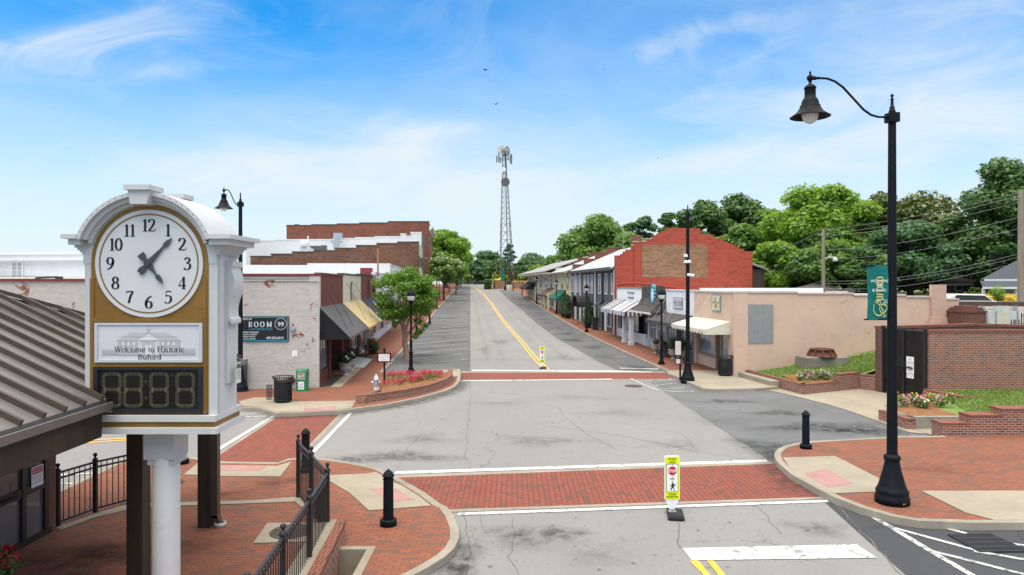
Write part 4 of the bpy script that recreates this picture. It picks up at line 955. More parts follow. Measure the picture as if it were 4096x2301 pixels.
def lamp_arm(t, k_=1.0):
    f = lambda px, py: ((px-2243)*.00862, 0, 8.47-.09-(py-294.7)*.00862)
    mb = MB(); mb.tube([f(2233,294.7),f(2206,294.7),f(2186,290),f(2166,277),f(2139,250),f(2112,223),f(2091,209),f(2071,202.4),f(2050,201.7),f(2034,202.4)], .024, 10)
    mb.lathe([(.04,-.02),(.04,.02)], f(2046,202), 10); mb.ball(f(2037,202.4), .045, 10); mb.ball(f(2225,294.7), .04, 8); mb.build('arm', BLACK, t, True)
    c = f(2025,202.4); mb = MB(); mb.ball(c, .072, 14); mb.lathe([(.02,.06),(.018,.1),(.027,.11),(.012,.14),(.001,.165)], c, 10); mb.lathe([(.04,-.09),(.035,-.065),(.03,-.065)], c, 12)
    mb.lathe([(.03,-.11),(.035,-.13),(.1,-.17),(.125,-.21),(.125,-.225),(.113,-.23),(.113,-.35),(.118,-.42),(.15,-.46),(.178,-.53),(.178,-.585),(.205,-.59),(.205,-.615),(.22,-.65),(.27,-.73),(.36,-.80),(.415,-.835),(.405,-.84),(.34,-.80),(.25,-.73),(.19,-.66)], c, 28)
    mb.build('lamp_shade', BLACK, t, True)
    mb = MB(); mb.lathe([(.175,-.70),(.175,-.80),(.15,-.88),(.1,-.95),(.05,-.975),(.001,-.98)], c, 20); mb.build('lamp_glass', CLEAR, t, True)
NX, NY = at(2244, 14.85), 14.85
lamp = T('street_lamp', 'tall black street lamp with curved arm and green town banner on the brick corner', 'street lamp', (NX, NY, .14), R(6), group='tall black street lamps')
lamp_pole(lamp); lamp_arm(lamp)
fs_ = frame((0,-.345,.07), (1,0,0), (0,0,1), (0,-1,0)); mb = MB(); text(mb, lambda a, b: fs_(a, b, .004), '5 9', .03, -.02, .035); mb.build('pole_number', flat('yellow number', (.8,.6,.02)), lamp, True)
l2 = dup(lamp, (at(605, 30.3), 30.3, .05), R(-46), 'tall black street lamp in front of the white painted brick wall'); 
for c in list(l2.children):
    if c.name.startswith('pole_number'): bpy.data.objects.remove(c)
l3 = T('street_lamp', 'tall black pole with white security cameras in front of the pink shop', 'street lamp', (at(1730, 33.6), 33.6, .02), 0, 'tall black street lamps')
for c in list(lamp.children):
    if c.name.split('.')[0] in ('pole_base', 'shaft', 'finial'):
        d = c.copy(); COL.objects.link(d); d.parent = l3
l3.scale = (1, 1, .985)
fx_, fy_ = at(1271, 160), 160
l4 = dup(lamp, (fx_, fy_, g(fy_)+.14), R(10), 'distant tall black street lamp with green banner at the bend of the road')
for c in list(l4.children):
    if c.name.startswith('pole_number'): bpy.data.objects.remove(c)
CAMW = flat('camera white', (.7,.71,.72), .3, .05)
for i, (dx, z, px) in enumerate(((-.13, 6.23, 1), (.03, 5.94, 1), (-.12,5.93,0), (.12, 5.32, 1))):
    c = (at(1730, 33.6)+dx, 33.6-.12, z); lb = ['white dome camera high on the black pole, topmost on its left', 'white dome camera on the front of the black pole', 'white dome camera at the pole\'s left below the topmost camera', 'grey bullet camera on the right of the black pole below the domes'][i]
    t = T('security_camera', lb, 'camera', c, 0, 'cameras on the black pole'); mb = MB()
    if i < 3: mb.lathe([(.001,.13),(.05,.12),(.09,.08),(.11,.02),(.105,-.02)], c, 14)
    else: mb.tube([(c[0]-.16,c[1]+.02,c[2]+.02),(c[0]+.14,c[1]-.14,c[2]-.04)], .075, 12)
    mb.bar(c, (at(1730,33.6), 33.6, z+.05), .05); mb.build('housing', CAMW, t)
    mb = MB(); mb.ball((c[0], c[1], c[2]-.03) if i < 3 else (c[0]+.14, c[1]-.14, c[2]-.04), .085 if i < 3 else .05, 12); mb.build('lens_dome', glass('dark dome', (.02,.02,.022), .08), t)
# green town banner
TEAL = flat('teal banner cloth', (.0,.15,.13), .7, .12, 3)
GLD = flat('pale gold print', (.68,.58,.19), .6, .05)
def banner(x, y, z0, z1, w, label, rz=0, full=True):
    t = T('town_banner', label, 'banner', (x, y, z0), rz, 'green town banners'); h = z1-z0
    mb = MB()
    for i in range(12):
        for j in range(6):
            P = lambda a, b: (-w+w*a/6, -.03*math.sin(a*.9+b*.35)-.012*b/12, h*b/12)
            mb.quad(P(j,i), P(j+1,i), P(j+1,i+1), P(j,i+1))
    o = mb.build('cloth', TEAL, t, True); so_ = o.modifiers.new('thick', 'SOLIDIFY'); so_.thickness = .004
    mb = MB(); mb.tube([(-w-.06,0,h-.01),(.09,0,h-.01)], .018, 8); mb.tube([(-w-.06,0,.01),(.09,0,.01)], .016, 8); mb.ball((-w-.06,0,h-.01), .03, 8); mb.build('brackets', BLACK, t, True)
    if full:
        M = frame((-w/2, -.055, 0), (1,0,0), (0,0,1), (0,-1,0), 0)
        mb = MB(); rot = lambda a, b: M(-b+.03, a, 0)
        serif(mb, rot, 'UFORD', .42, -.075, .15, .19, .06, .88, .03, 'L')
        nib(mb, rot, [Q((.0,.35),(.25,.1),(.5,.55),(1.0,.75),(1.25,.6)), Q((.05,.0),(.5,.3),(1.1,.55),(1.6,.95),(1.9,1.25)), Q((1.35,1.35),(1.85,1.2),(1.8,.7),(1.35,.6)), Q((1.35,.6),(1.5,.35),(1.25,-.1),(.75,.0),(.5,.3)), Q((.3,1.2),(.15,.75),(.45,.4),(.9,.3)), Q((.3,1.2),(.75,1.45),(1.3,1.4),(1.7,1.25))], .07, -.13, .185, .13, .05)
        mb.build('gold_lettering', GLD, t, True)
        mb = MB(); Mw = lambda a, b: M(a, b, .006)
        for i, s_ in enumerate(('WELCOME', 'TO', 'BUFORD')): text(mb, Mw, s_, .015, h-.375-.1*i, .058, sx=.95)
        text(mb, Mw, 'Est', .155, .415, .036, 'C'); text(mb, Mw, '1872', .145, .362, .036, 'C'); mb.build('white_lettering', SIGNW, t, True)
    return t
banner(NX-.11, NY-.02, zt(805, NY), zt(667, NY), at(2233,NY)-at(2181,NY), 'green banner with gold and white lettering on the near street lamp')
banner(fx_-.2, fy_, zt(707, fy_), zt(678, fy_), .8, 'small green banner on the distant lamp at the bend', 0, False)
# ================================================================ bollards
def bollard(px, py, lb, first=None):
    x, y = G(px, py, .14)
    if first: return dup(first, (x, y, .14), 0, lb)
    t = T('bollard', lb, 'bollard', (x, y, .14), 0, 'black iron bollards')
    mb = MB(); mb.lathe([(.001,0),(.165,0),(.165,.11),(.155,.125),(.11,.13)], (0,0,0), 24); mb.build('foot', BLACK, t, True)
    mb = MB(); mb.lathe([(.105,.12),(.098,.97)], (0,0,0), 36, True, .08); mb.build('shaft', BLACK, t, True)
    mb = MB(); mb.lathe([(.098,.95),(.118,.965),(.118,.985),(.1,1.0),(.09,1.03),(.06,1.065),(.03,1.08),(.025,1.1),(.001,1.105)], (0,0,0), 24); mb.ball((.105,0,.9), .012, 6); mb.ball((-.105,0,.9), .012, 6); mb.build('cap', BLACK, t, True)
    return t
b1 = bollard(977, 1321, 'black fluted bollard on the nearest curved brick corner by the tactile pad')
bollard(769, 1187, 'black fluted bollard behind the corner of the iron railing', b1); bollard(2027, 1128, 'black fluted bollard on the right hand brick corner across the crosswalk', b1); bollard(459, 1166, 'black bollard foot seen between the white column and the dark post', b1)
# ================================================================ pedestrian signs
HIV = flat('fluorescent yellow green', (.72,.80,.0), .45, .04)
def pedsign(px, py, lb, first=None, rz=0):
    x, y = G(px, py)
    if first: return dup(first, (x, y, g(y)+.01), rz, lb)
    t = T('pedestrian_sign', lb, 'road sign', (x, y, g(y)+.01), rz, 'yellow pedestrian signs in the road')
    mb = MB(); M = Matrix.Rotation(R(-12), 4, 'Z'); mb.obox((.05,-.05,.03), (.33,.62,.06), 0, M); mb.obox((.05,-.05,.068), (.26,.5,.016), 0, M); o = mb.build('rubber_base', flat('black rubber', (.014,.014,.016), .7, .3, 6), t, True)
    bv = o.modifiers.new('round', 'BEVEL'); bv.width = .02; bv.segments = 2
    mb = MB(); mb.obox((0,0,.082), (.16,.12,.012), 0); [mb.ball((a, b, .09), .018, 8) for a in (-.05,.05) for b in (-.035,.035)]; mb.lathe([(.03,.08),(.03,.13)], (0,0,0), 10); mb.build('mount', flat('galvanised', (.4,.41,.42), .4, .1, metal=.5), t, True)
    z0, z1 = .33, 1.235; zc0 = (z0+z1)/2
    mb = MB(); mb.ext([(a, .0, zc0+b) for a, b in rrect(.163, (z1-z0)/2+.012, .03)], (0,.03,0)); mb.ext([(-.155,.004,z0+.02),(.155,.004,z0+.02),(.05,.004,.12),(-.05,.004,.12)], (0,.022,0)); mb.build('white_panel', SIGNW, t, True)
    f = frame((0,0,0), (1,0,0), (0,0,1), (0,-1,0), .003); mb = MB()
    mb.m(0); mpoly(mb, f, [(a, zc0+b) for a, b in rrect(.152, (z1-z0)/2, .03)], .003)
    mb.m(1); mpoly(mb, f, [(a, .795+b-.01) for a, b in rrect(.128, .298, .022)], .005); mb.m(2); mpoly(mb, f, [(a, .795+b-.01) for a, b in rrect(.118, .288, .016)], .007)
    mb.m(3); mpoly(mb, f, [(.098*math.cos(R(22.5+45*i)), .935+.098*math.sin(R(22.5+45*i))) for i in range(8)], .009); mb.m(2); text(mb, lambda a, b: f(a, b, .012), 'STOP', 0, .905, .062, sx=.82, bold=.02)
    mb.m(1)
    for s_, z, hh, sx_ in (('STATE', 1.163, .042, .95), ('LAW', 1.10, .042, .95), ('FOR', .745, .042, .9), ('WITHIN', .425, .036, .9), ('CROSSWALK', .372, .036, .85)): text(mb, lambda a, b: f(a, b, .010), s_, 0, z, hh, sx=sx_, bold=.015)
    ring(mb, f, .0005, .016, .010, 14, .002, .70)
    P = [((.0,.675),(.03,.67),(.042,.60),(.012,.575),(-.012,.60)),((.0,.675),(-.018,.655),(-.048,.60),(-.038,.592),(-.005,.64)),((.03,.67),(.06,.655),(.07,.61),(.058,.606),(.05,.64),(.03,.65)),((-.012,.60),(.012,.585),(-.01,.555),(-.022,.52),(-.04,.525),(-.028,.57)),((.012,.60),(.03,.58),(.05,.53),(.06,.515),(.045,.508),(.034,.525))]
    for p in P: mpoly(mb, f, p, .010)
    mb.m(4); [ring(mb, f, .0005, .012, .014, 12, 0, z) for z in (1.055, .81, .345)]
    mb.build('sign_face', [HIV, INK, SIGNW, RED, flat('bolt grey', (.35,.36,.36), .4, metal=.4)], t, True); return t
s1 = pedsign(1691, 1297, 'large yellow stop for pedestrians sign standing by the near brick crosswalk', rz=R(3))
pedsign(1364, 927, 'small yellow stop for pedestrians sign beyond the far brick crosswalk', s1, R(2))
# ================================================================ left corner: street furniture
def Mx(o, du, dw): return Matrix(((du[0], dw[0], 0, o[0]), (du[1], dw[1], 0, o[1]), (0, 0, 1, 0), (0, 0, 0, 1)))
LX = Mx((-8.87, 31.4), (-.0867, .9962), (.9962, .0867)); RX = Mx((11.5, 35.4), (-.0847, .9964), (-.9964, -.0847))
def LP(u, w, z): return LX @ Vector((u, w, z))
def RP(u, w, z): return RX @ Vector((u, w, z))
def gu(u, base=35.4): return g(base+u*.996)+.14
LDU, LDW = Vector((-.0867,.9962,0)), Vector((.9962,.0867,0)); RDU, RDW = Vector((-.0847,.9964,0)), Vector((-.9964,-.0847,0))
def trash(px, py, lb, first=None, side=True, z=.14):
    x, y = G(px, py, z)
    if first: return dup(first, (x, y, z), 0, lb)
    t = T('trash_bin', lb, 'trash bin', (x, y, z), 0, 'black slatted trash bins'); mb = MB()
    for i in range(28):
        a = 2*math.pi*i/28; c, s_ = math.cos(a), math.sin(a); mb.bar((.33*c,.33*s_,.06), (.33*c,.33*s_,.86), .04, .012); mb.bar((.33*c,.33*s_,.86), (.41*c,.41*s_,1.02), .03, .012)
    for z_, r in ((.1,.325),(.84,.325),(1.03,.415)): mb.tube([(r*math.cos(R(q)), r*math.sin(R(q)), z_) for q in range(0, 361, 15)], .018, 6, False)
    mb.build('slats', BLACK2, t, True); mb = MB(); mb.lathe([(.001,.03),(.30,.03),(.305,.85),(.29,.85),(.28,.3),(.001,.28)], (0,0,0), 24); mb.lathe([(.001,0),(.2,0),(.2,.03)], (0,0,0), 16); mb.build('liner', flat('black liner', (.008,.008,.009), .6), t, True)
    return t
tr1 = trash(712, 1012, 'black slatted bin with a side gate on the concrete ramp by the white brick wall')
mb = MB()
for i in range(7): mb.bar((-.62+.035*i,-.1,.12), (-.62+.035*i,-.1,.72), .016)
for z_ in (.14,.4,.70): mb.bar((-.63,-.1,z_), (-.36,-.1,z_), .02)
mb.build('side_gate', BLACK2, tr1, True)
tr2 = trash(1824, 945, 'black slatted bin at the corner of the pink shop wall', tr1)
for c in list(tr2.children):
    if c.name.startswith('side_gate'): bpy.data.objects.remove(c)
for px, py, lb in ((1329, 740, 'distant black bin on the pavement by the sloping lawn wall'),):
    y = 143; d = dup(tr2, (at(px, y), y, g(y)+.14), 0, lb)
# newspaper box
x, y = G(761, 983, .14); t = T('newspaper_box', 'green newspaper box with a clear window against the white brick wall', 'newspaper box', (x, y, .14)); GRN = flat('green enamel', (.0,.22,.085), .4, .12, 3)
w = .225; mb = MB(); mb.box(-w, w, -.2, .2, .02, .48); mb.box(-w, -w+.05, -.2, .2, .48, .88); mb.box(w-.05, w, -.2, .2, .48, .88); mb.box(-w, w, .16, .2, .48, .88); mb.ext([(-w,-.2,.88),(-w,.2,.88),(-w,.2,.96),(-w,-.16,.96)], (2*w,0,0)); mb.box(-w-.01,w+.01,-.21,.21,.0,.05); mb.build('body', GRN, t, True)
mb = MB(); mb.box(-w+.05, w-.05, -.185, -.175, .5, .86); mb.build('window_pane', glass('clear pane', (.2,.25,.22), .1), t, True)
mb = MB(); f = frame((0,-.2,0), (1,0,0), (0,0,1), (0,-1,0)); mb.m(0); mrect(mb, f, -.13, .13, .08, .43, .004); mb.m(1); text(mb, lambda a, b: f(a, b, .007), 'VOICE', 0, .29, .05, sx=.9)
for i in range(4): mrect(mb, f, -.1, .1, .12+.035*i, .128+.035*i, .007)
mb.m(0); text(mb, lambda a, b: f(a, b, .006), 'FREE', -.04, .895, .045); mb.build('cards', [SIGNW, INK], t, True)
mb = MB(); mb.m(0); f2 = frame((0,-.187,0), (1,0,0), (0,0,1), (0,-1,0)); mpoly(mb, f2, [(-.14,.56),(.12,.66),(.14,.76),(-.02,.78),(-.15,.72)], .003); mb.m(1); mpoly(mb, f2, [(-.08,.70),(.08,.74),(.06,.77),(-.08,.76)], .005); mb.build('newspaper', [flat('yellowed paper', (.55,.45,.25), .8), flat('newsprint', (.18,.15,.1), .8)], t, True)
# hydrant
x, y = G(946.5, 978, .2); t = T('fire_hydrant', 'silver fire hydrant at the tip of the brick flower planter', 'fire hydrant', (x, y, .14)); SIL = flat('silver paint', (.5,.51,.53), .35, .12, 5, metal=.4)
k_ = .86; mb = MB(); mb.lathe([(.001,0),(.15,0),(.15,.05),(.11,.06),(.105,.4),(.14,.42),(.14,.46),(.13,.48),(.115,.56),(.07,.62),(.04,.64),(.035,.7),(.001,.71)], (0,0,0), 20); mb.build('barrel', SIL, t, True)
mb = MB(); mb.tube([(-.1,0,.33),(-.2,0,.33)], .06, 12); mb.tube([(.1,0,.33),(.2,0,.33)], .06, 12); mb.tube([(0,-.1,.3),(0,-.2,.3)], .08, 14); mb.build('outlets', SIL, t, True)
# no skateboards sign
x, y = G(967, 975, .14); t = T('pavement_rules_sign', 'no skateboards or bicycles sign on a black post beside the hydrant', 'sign', (x, y, .14)); h = zt(878, y)-.14
mb = MB(); mb.tube([(0,0,0),(0,0,h-.1)], .045, 14); mb.lathe([(.06,h-.12),(.06,h-.09),(.03,h-.07)], (0,0,0), 12); mb.ball((0,0,h-.02), .065, 12); mb.build('post', BLACK, t, True)
mb = MB(); mb.box(-.31,.31,-.065,-.05,h-.60,h-.18); mb.build('board', BLACK, t, True)
f = frame((0,-.065,h-.39), (1,0,0), (0,0,1), (0,-1,0)); mb = MB(); mb.m(1); mpoly(mb, f, rrect(.262,.17,.03), .003); mb.m(0); mpoly(mb, f, rrect(.25,.158,.025), .005); mb.m(1)
for i, s_ in enumerate(('NO SKATEBOARDS', 'OR BICYCLES ALLOWED', 'ON SIDEWALK')): text(mb, lambda a, b: f(a, b, .008), s_, 0, .07-.095*i, .045, sx=.82 if i != 1 else .74)
mb.build('sign_face', [SIGNW, flat('red print', (.55,.03,.04), .5)], t, True)
# brick flower planter on the corner
OUT = GL([(902,1016),(965,1008),(1030,997.6),(1082,986),(1121,971.5),(1137,960),(1139,946)], .14)
mb = MB(); I = offs(OUT, .26); t = T('flower_planter', 'curved brick planter full of pink red begonias on the corner', 'planter', (*OUT[2], .14))
P = dens(OUT, .6); Q_ = offs(P, .24); 
for a in range(len(P)-1): mb.prism([P[a], P[a+1], Q_[a+1], Q_[a]], .1, .40)
EB = [OUT[0], (OUT[0][0]+.35, OUT[0][1]+1.6)]; mb.prism([EB[0], (EB[0][0]+.24, EB[0][1]), (EB[1][0]+.24, EB[1][1]), EB[1]], .1, .398)
mb.build('brick_wall', WBR, t); mb = MB()
Pc, Qc = offs(P, -.015), offs(P, .255)
for a in range(len(P)-1): mb.prism([Pc[a], Pc[a+1], Qc[a+1], Qc[a]], .40, .46)
mb.prism([(EB[0][0]+.0, EB[0][1]+.25), (EB[0][0]+.27, EB[0][1]+.25), (EB[1][0]+.26, EB[1][1]), (EB[1][0]-.01, EB[1][1])], .40, .458); mb.build('coping', COPE, t)
SO = offs(OUT, .22); back = GL([(1110,943),(1040,944),(973,947)], .3); mb = MB()
ring_ = [(p[0], p[1], .36) for p in SO] + [(p[0], p[1], .30) for p in back] + [(EB[1][0]+.2, EB[1][1], .30)]
cx_ = sum(p[0] for p in ring_)/len(ring_); cy_ = sum(p[1] for p in ring_)/len(ring_)
for a in range(len(ring_)): b = ring_[(a+1) % len(ring_)]; mb.add([ring_[a], b, (cx_, cy_, .48)], [(0,1,2)], True)
mb.build('soil', SOIL, t)
def row(pts, n, r, seed):
    rr = random.Random(seed); P = dens(pts, .1); out = []
    for i in range(n):
        p = rr.choice(P); out.append((p[0]+rr.gauss(0,.12), p[1]+rr.gauss(0,.14), rr.uniform(.48,.62)))
    return out
BLOOM = row(GL([(960,976),(985,972),(1012,968),(1035,965),(1060,960)], .4), 60, .1, 1) + row(GL([(978,951),(1010,949),(1050,948),(1085,948),(1110,949)], .4), 90, .1, 2)
def spread(pts, r, sh=.5):
    def f(rr):
        c = rr.choice(pts); return blob(c, r, .9, sh)(rr)
    return f
LIME = leafm('bed leaves', (.05,.13,.02), (.16,.26,.04)); CRIM = leafm('crimson petals', (.55,.008,.08), (.70,.06,.17), .2)
leafmesh('flowers', [leafset(2600, spread([(a, b, c+.06) for a, b, c in BLOOM], .13), .028, 11)], CRIM, t)
leafmesh('leaves', [leafset(900, spread([(a, b, c-.05) for a, b, c in BLOOM], .13), .035, 12), leafset(700, spread(row(GL([(985,962),(1030,957),(1090,953)], .45), 40, .1, 5), .12), .04, 13)], LIME, t)
# ---- acorn lamps along both pavements
def acorn(x, y, lb, first=None):
    if first: return dup(first, (x, y, g(y)+.14), 0, lb)
    t = T('pavement_lamp', lb, 'street lamp', (x, y, g(y)+.14), 0, 'acorn topped pavement lamps'); mb = MB()
    mb.box(-.165,.165,-.165,.165,0,.13); mb.lathe([(.15,.13),(.15,.2),(.11,.26),(.105,.32),(.1,.9),(.085,.98),(.09,1.0),(.12,1.03),(.12,1.08),(.085,1.12),(.07,1.6),(.09,1.63),(.09,1.68),(.062,1.72),(.052,3.55),(.075,3.58),(.06,3.62),(.065,3.66),(.08,3.68)], (0,0,0), 20); mb.lathe([(.08,3.68),(.13,3.74),(.135,3.86)], (0,0,0), 18); mb.build('post', BLACK, t, True)
    mb = MB(); mb.lathe([(.13,3.85),(.17,3.92),(.2,4.02),(.205,4.12)], (0,0,0), 20); mb.build('lamp_glass', CLEAR, t, True)
    mb = MB(); mb.lathe([(.2,4.10),(.225,4.12),(.22,4.2),(.2,4.28),(.14,4.36),(.07,4.42),(.045,4.48),(.02,4.5),(.025,4.54),(.001,4.58)], (0,0,0), 20); mb.build('lamp_cap', BLACK, t, True); return t
a1 = acorn(*G(1034, 936, .14), 'black acorn lamp in front of the round topped street tree behind the planter')
LA = [(-8.95, 58.5), (-10.9, 77), (-11.3, 100)]
for (x, y), lb in zip([(at(1048, 60), 60), (at(1081, 74), 74), (at(1099, 100), 100), (at(1105, 128), 128)], ('second acorn lamp on the left pavement, close behind the round topped tree', 'third acorn lamp on the left pavement, at the kerb past the tree', 'fourth acorn lamp on the left pavement, before the white flowering tree', 'fifth acorn lamp on the left pavement, under the white flowering tree')): acorn(x, y, lb, a1)
for px, y, lb in ((1664, 40.3, 'nearest acorn lamp on the right, beside the shop bench'), (1475.7, 64, 'acorn lamp on the right by the potted conifer'), (1400, 89, 'acorn lamp on the right near the green awning'), (1350, 112, 'acorn lamp on the right beside the white clapboard shop'), (1313.5, 138, 'acorn lamp on the right below the sloping lawn'), (1291, 156, 'farthest acorn lamp on the right pavement near the bend')): acorn(at(px, y), y, lb, a1)
# ================================================================ left row of shops
WPB = brick('white painted brick', (.64,.605,.55), (.58,.55,.50), (.52,.49,.45), (.53,.50,.455), .215, .075, .010, dark=.8, rough=.75, stain=.3, stc=(.42,.38,.34), streak=.35, bstr=.5, patch=(.24,.10,.065), ps=.9, pth=.602)
RBR = brick('dark red brick', (.19,.045,.032), (.14,.036,.028), (.09,.03,.026), (.15,.07,.055), .215, .075, .010, dark=.84, stain=.35)
RBR2 = brick('old red brick', (.30,.095,.055), (.22,.07,.045), (.12,.05,.038), (.2,.12,.09), .5, .15, .016, dark=.84, stain=.4, stc=(.10,.045,.03), streak=.6)
BBR = brick('sooty brown brick', (.24,.105,.062), (.17,.075,.048), (.08,.045,.035), (.2,.13,.10), .5, .15, .016, dark=.8, stain=.5, stc=(.06,.038,.028), streak=.65)
CRB = brick('cream painted brick', (.66,.62,.50), (.62,.58,.47), (.55,.52,.43), (.55,.51,.42), .215, .075, .008, dark=.85, stain=.2, stc=(.4,.37,.3))
WBK = brick('whitewashed brick', (.70,.71,.71), (.66,.67,.68), (.58,.59,.6), (.55,.56,.57), .215, .075, .008, dark=.85, stain=.3, stc=(.45,.46,.47))
REDC = flat('red metal coping', (.20,.03,.03), .5, .2, 2); DARKC = flat('dark coping', (.05,.042,.04), .6, .2, 2)
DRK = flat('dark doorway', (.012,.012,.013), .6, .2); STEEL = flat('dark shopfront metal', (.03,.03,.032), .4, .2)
GALV = flat('galvanised duct', (.42,.45,.47), .35, .15, 3, metal=.6); ROOFW = flat('white roof membrane', (.66,.68,.7), .6, .08, 1.5, dirt=(.42,.43,.44), dl=.58)
def bx(xf, m, name, parent, boxes):
    mb = MB(xf)
    for b in boxes: mb.box(*b)
    return mb.build(name, m, parent)
def each(xf, m, name, parent, boxes):
    for b in boxes: bx(xf, m, name, parent, [b])
def window(xf, parent, u0, u1, z0, z1, w=0, fm=None, gm=None, cols=1, rows=1, fw=.06, name='window'):
    fm = fm or STEEL; gm = gm or GLASS
    mb = MB(xf)
    for a in ((u0-fw, u0, z0-fw, z1+fw), (u1, u1+fw, z0-fw, z1+fw), (u0, u1, z0-fw, z0), (u0, u1, z1, z1+fw)): mb.box(a[0], a[1], w-.03, w+.035, a[2], a[3])
    for i in range(1, cols): q = u0+(u1-u0)*i/cols; mb.box(q-.025, q+.025, w-.02, w+.025, z0, z1)
    for i in range(1, rows): q = z0+(z1-z0)*i/rows; mb.box(u0, u1, w-.02, w+.02, q-.02, q+.02)
    o = mb.build(name, fm, parent); mb = MB(xf); mb.box(u0, u1, w-.03, w+.008, z0, z1); mb.build('pane', gm, o); return o
def awning(xf, parent, u0, u1, zw, zo, out, mat, drop=.12, ends=None, scallop=False, name='awning', w0=.0, lip=None, rods=None, rodz=1.6):
    mb = MB(xf); n = max(6, int((u1-u0)/.25))
    mb.ext([(u0, w0, zw), (u0, out, zo), (u0, out, zo-.03), (u0, w0, zw-.04)], (u1-u0, 0, 0))
    for i in range(n):
        a, b = u0+(u1-u0)*i/n, u0+(u1-u0)*(i+1)/n; d = drop*(.75 if (i % 2 and scallop) else 1)
        mb.box(a, b, out-.012, out+.012, zo-d, zo-.004)
    o = mb.build(name, mat, parent)
    if ends:
        for u in (u0, u1):
            mb = MB(xf); mb.poly([(u+(.006 if u == u0 else -.006), w0, zw-.03), (u+(.006 if u == u0 else -.006), out-.02, zo-.03), (u+(.006 if u == u0 else -.006), out-.02, zo-drop), (u+(.006 if u == u0 else -.006), w0, zo-drop-.02)])
            mb.build('awning_end', ends, o)
    if rods:
        for u in rods:
            mb = MB(xf); mb.tube([(u, w0+.02, zw+rodz), (u, out*.78, zw+(zo-zw)*.78+.02)], .011, 6)
            mb.build('stay_rod', WHITE if scallop else STEEL, o)
    return o
# --- shop 1: white painted side wall, dark red front
z0 = .14
t = T('corner_shop', 'single storey shop with white painted brick side wall and red brick street front', 'building', tuple(LP(0, 0, z0)))
bx(LX, WPB, 'side_wall', t, [(-.005, .3, -8.8, -.0, -.3, 5.26), (-.005, .3, -26, -8.8, -.3, 5.02), (-.03, .3, -.42, .012, -.3, 5.26)])
bx(LX, WPB, 'brick_courses', t, [(-.05, -.006, -8.8, -.43, 5.02, 5.08), (-.05, -.006, -8.8, -.43, 5.14, 5.2), (-.07, -.031, -.44, .03, 5.0, 5.25)])
bx(LX, REDC, 'coping', t, [(-.09, .34, -8.8, .05, 5.26, 5.36), (-.09, .34, -26, -8.82, 5.02, 5.12), (.35, 6.84, -.3, .05, 5.34, 5.42)])
bx(LX, RBR, 'front_wall', t, [(.3, 6.85, -.3, 0, 2.7, 5.34), (0.02, .28, -.3, .015, .14, 2.7), (2.75, 3.25, -.6, -.02, .14, 2.7), (6.55, 6.85, -.6, 0, .14, 2.7), (.28, 2.75, -.3, -.1, .14, .75)])
bx(LX, ROOFW, 'roof', t, [(.3, 6.85, -26, -.3, 4.6, 4.75)]); bx(LX, DRK, 'interior', t, [(.28, 6.6, -2.5, -1.6, .1, 2.75), (3.3, 6.5, -1.6, -.62, 2.5, 2.7)])
window(LX, t, .4, 2.7, .82, 2.5, -.14, cols=2, gm=GLASS2); window(LX, t, 3.3, 4.6, .25, 2.4, -.75, cols=1)
bx(LX, STEEL, 'shop_door', t, [(4.75, 5.7, -.85, -.8, .14, 2.4)]); window(LX, t, 5.8, 6.5, .5, 2.4, -.75, gm=GLASS2)
AWG = ribbed('grey ribbed awning', (.10,.10,.105), .085, 1, .5, .8, .2, dirt=(.05,.045,.042)); AWY = ribbed('yellow ribbed awning', (.60,.46,.21), .085, 1, .45, .5, .1, dirt=(.35,.27,.14)); AWB = flat('black awning canvas', (.02,.021,.024), .7, .25, 2); BSL = ribbed('black slats', (.008,.009,.013), .11, 1, .5, .85)
awning(LX, t, .12, 6.85, 3.82, 2.42, 1.38, AWG, .1, ends=BSL, rods=(1.3, 3.3), rodz=.95)
# wall items
t2 = T('wall_sign', 'black Room 99 sign with blue border on the white brick wall', 'sign', tuple(LP(-.05, -3.2, 3)))
xl, xr = -3.60, -1.36      # along w
yl_ = 31.1; zt1, zb1 = zt(796, yl_), zt(859, yl_)
mb = MB(LX); mb.box(-.07, -.006, xl, xr, zb1, zt1); mb.build('board', flat('sign black', (.014,.016,.022), .35, .1), t2)
o = LP(-.07, (xl+xr)/2, (zb1+zt1)/2); f = frame(o, LDW, (0,0,1), -LDU); hw, hh = (xr-xl)/2, (zt1-zb1)/2
CYAN = flat('sign cyan', (.03,.42,.58), .4, .03); mb = MB(); mb.m(0)
for a in ((-hw+.03, hw-.03, hh-.055, hh-.03), (-hw+.03, hw-.03, -hh+.03, -hh+.055), (-hw+.03, -hw+.055, -hh+.055, hh-.055), (hw-.055, hw-.03, -hh+.055, hh-.055)): mrect(mb, f, *a, .004)
def S_(cx_, cy_): return ((cx_-462)/(712-213)*2*hw, (1121-cy_)/(1245-998)*2*hh)
ft = lambda a, b: f(a, b, .005)
text(mb, ft, 'A GATHERING PLACE', *S_(435,1132), .078, sx=.98)
mb.m(1); text(mb, ft, 'EVENTS BY', *S_(297,1033), .078, sx=.9, bold=.01); text(mb, ft, '470.252.6913', *S_(577,1222), .105, sx=.95, bold=.012)
for i, s_ in enumerate(('CORPORATE MEETINGS', 'REHEARSAL DINNERS', 'BIRTHDAY PARTIES', 'COCKTAIL PARTIES')): text(mb, ft, '\u2022'+s_, *S_(231, 1160+21.5*i), .062, 'L', sx=.86, bold=.008)
mb.m(2)
for c, xx, sx_ in (('R', 335, 1), ('O', 392, 1), ('O', 452, 1)): serif(mb, ft, c, *S_(xx,1103), .25, .22, .07, .95, 0)
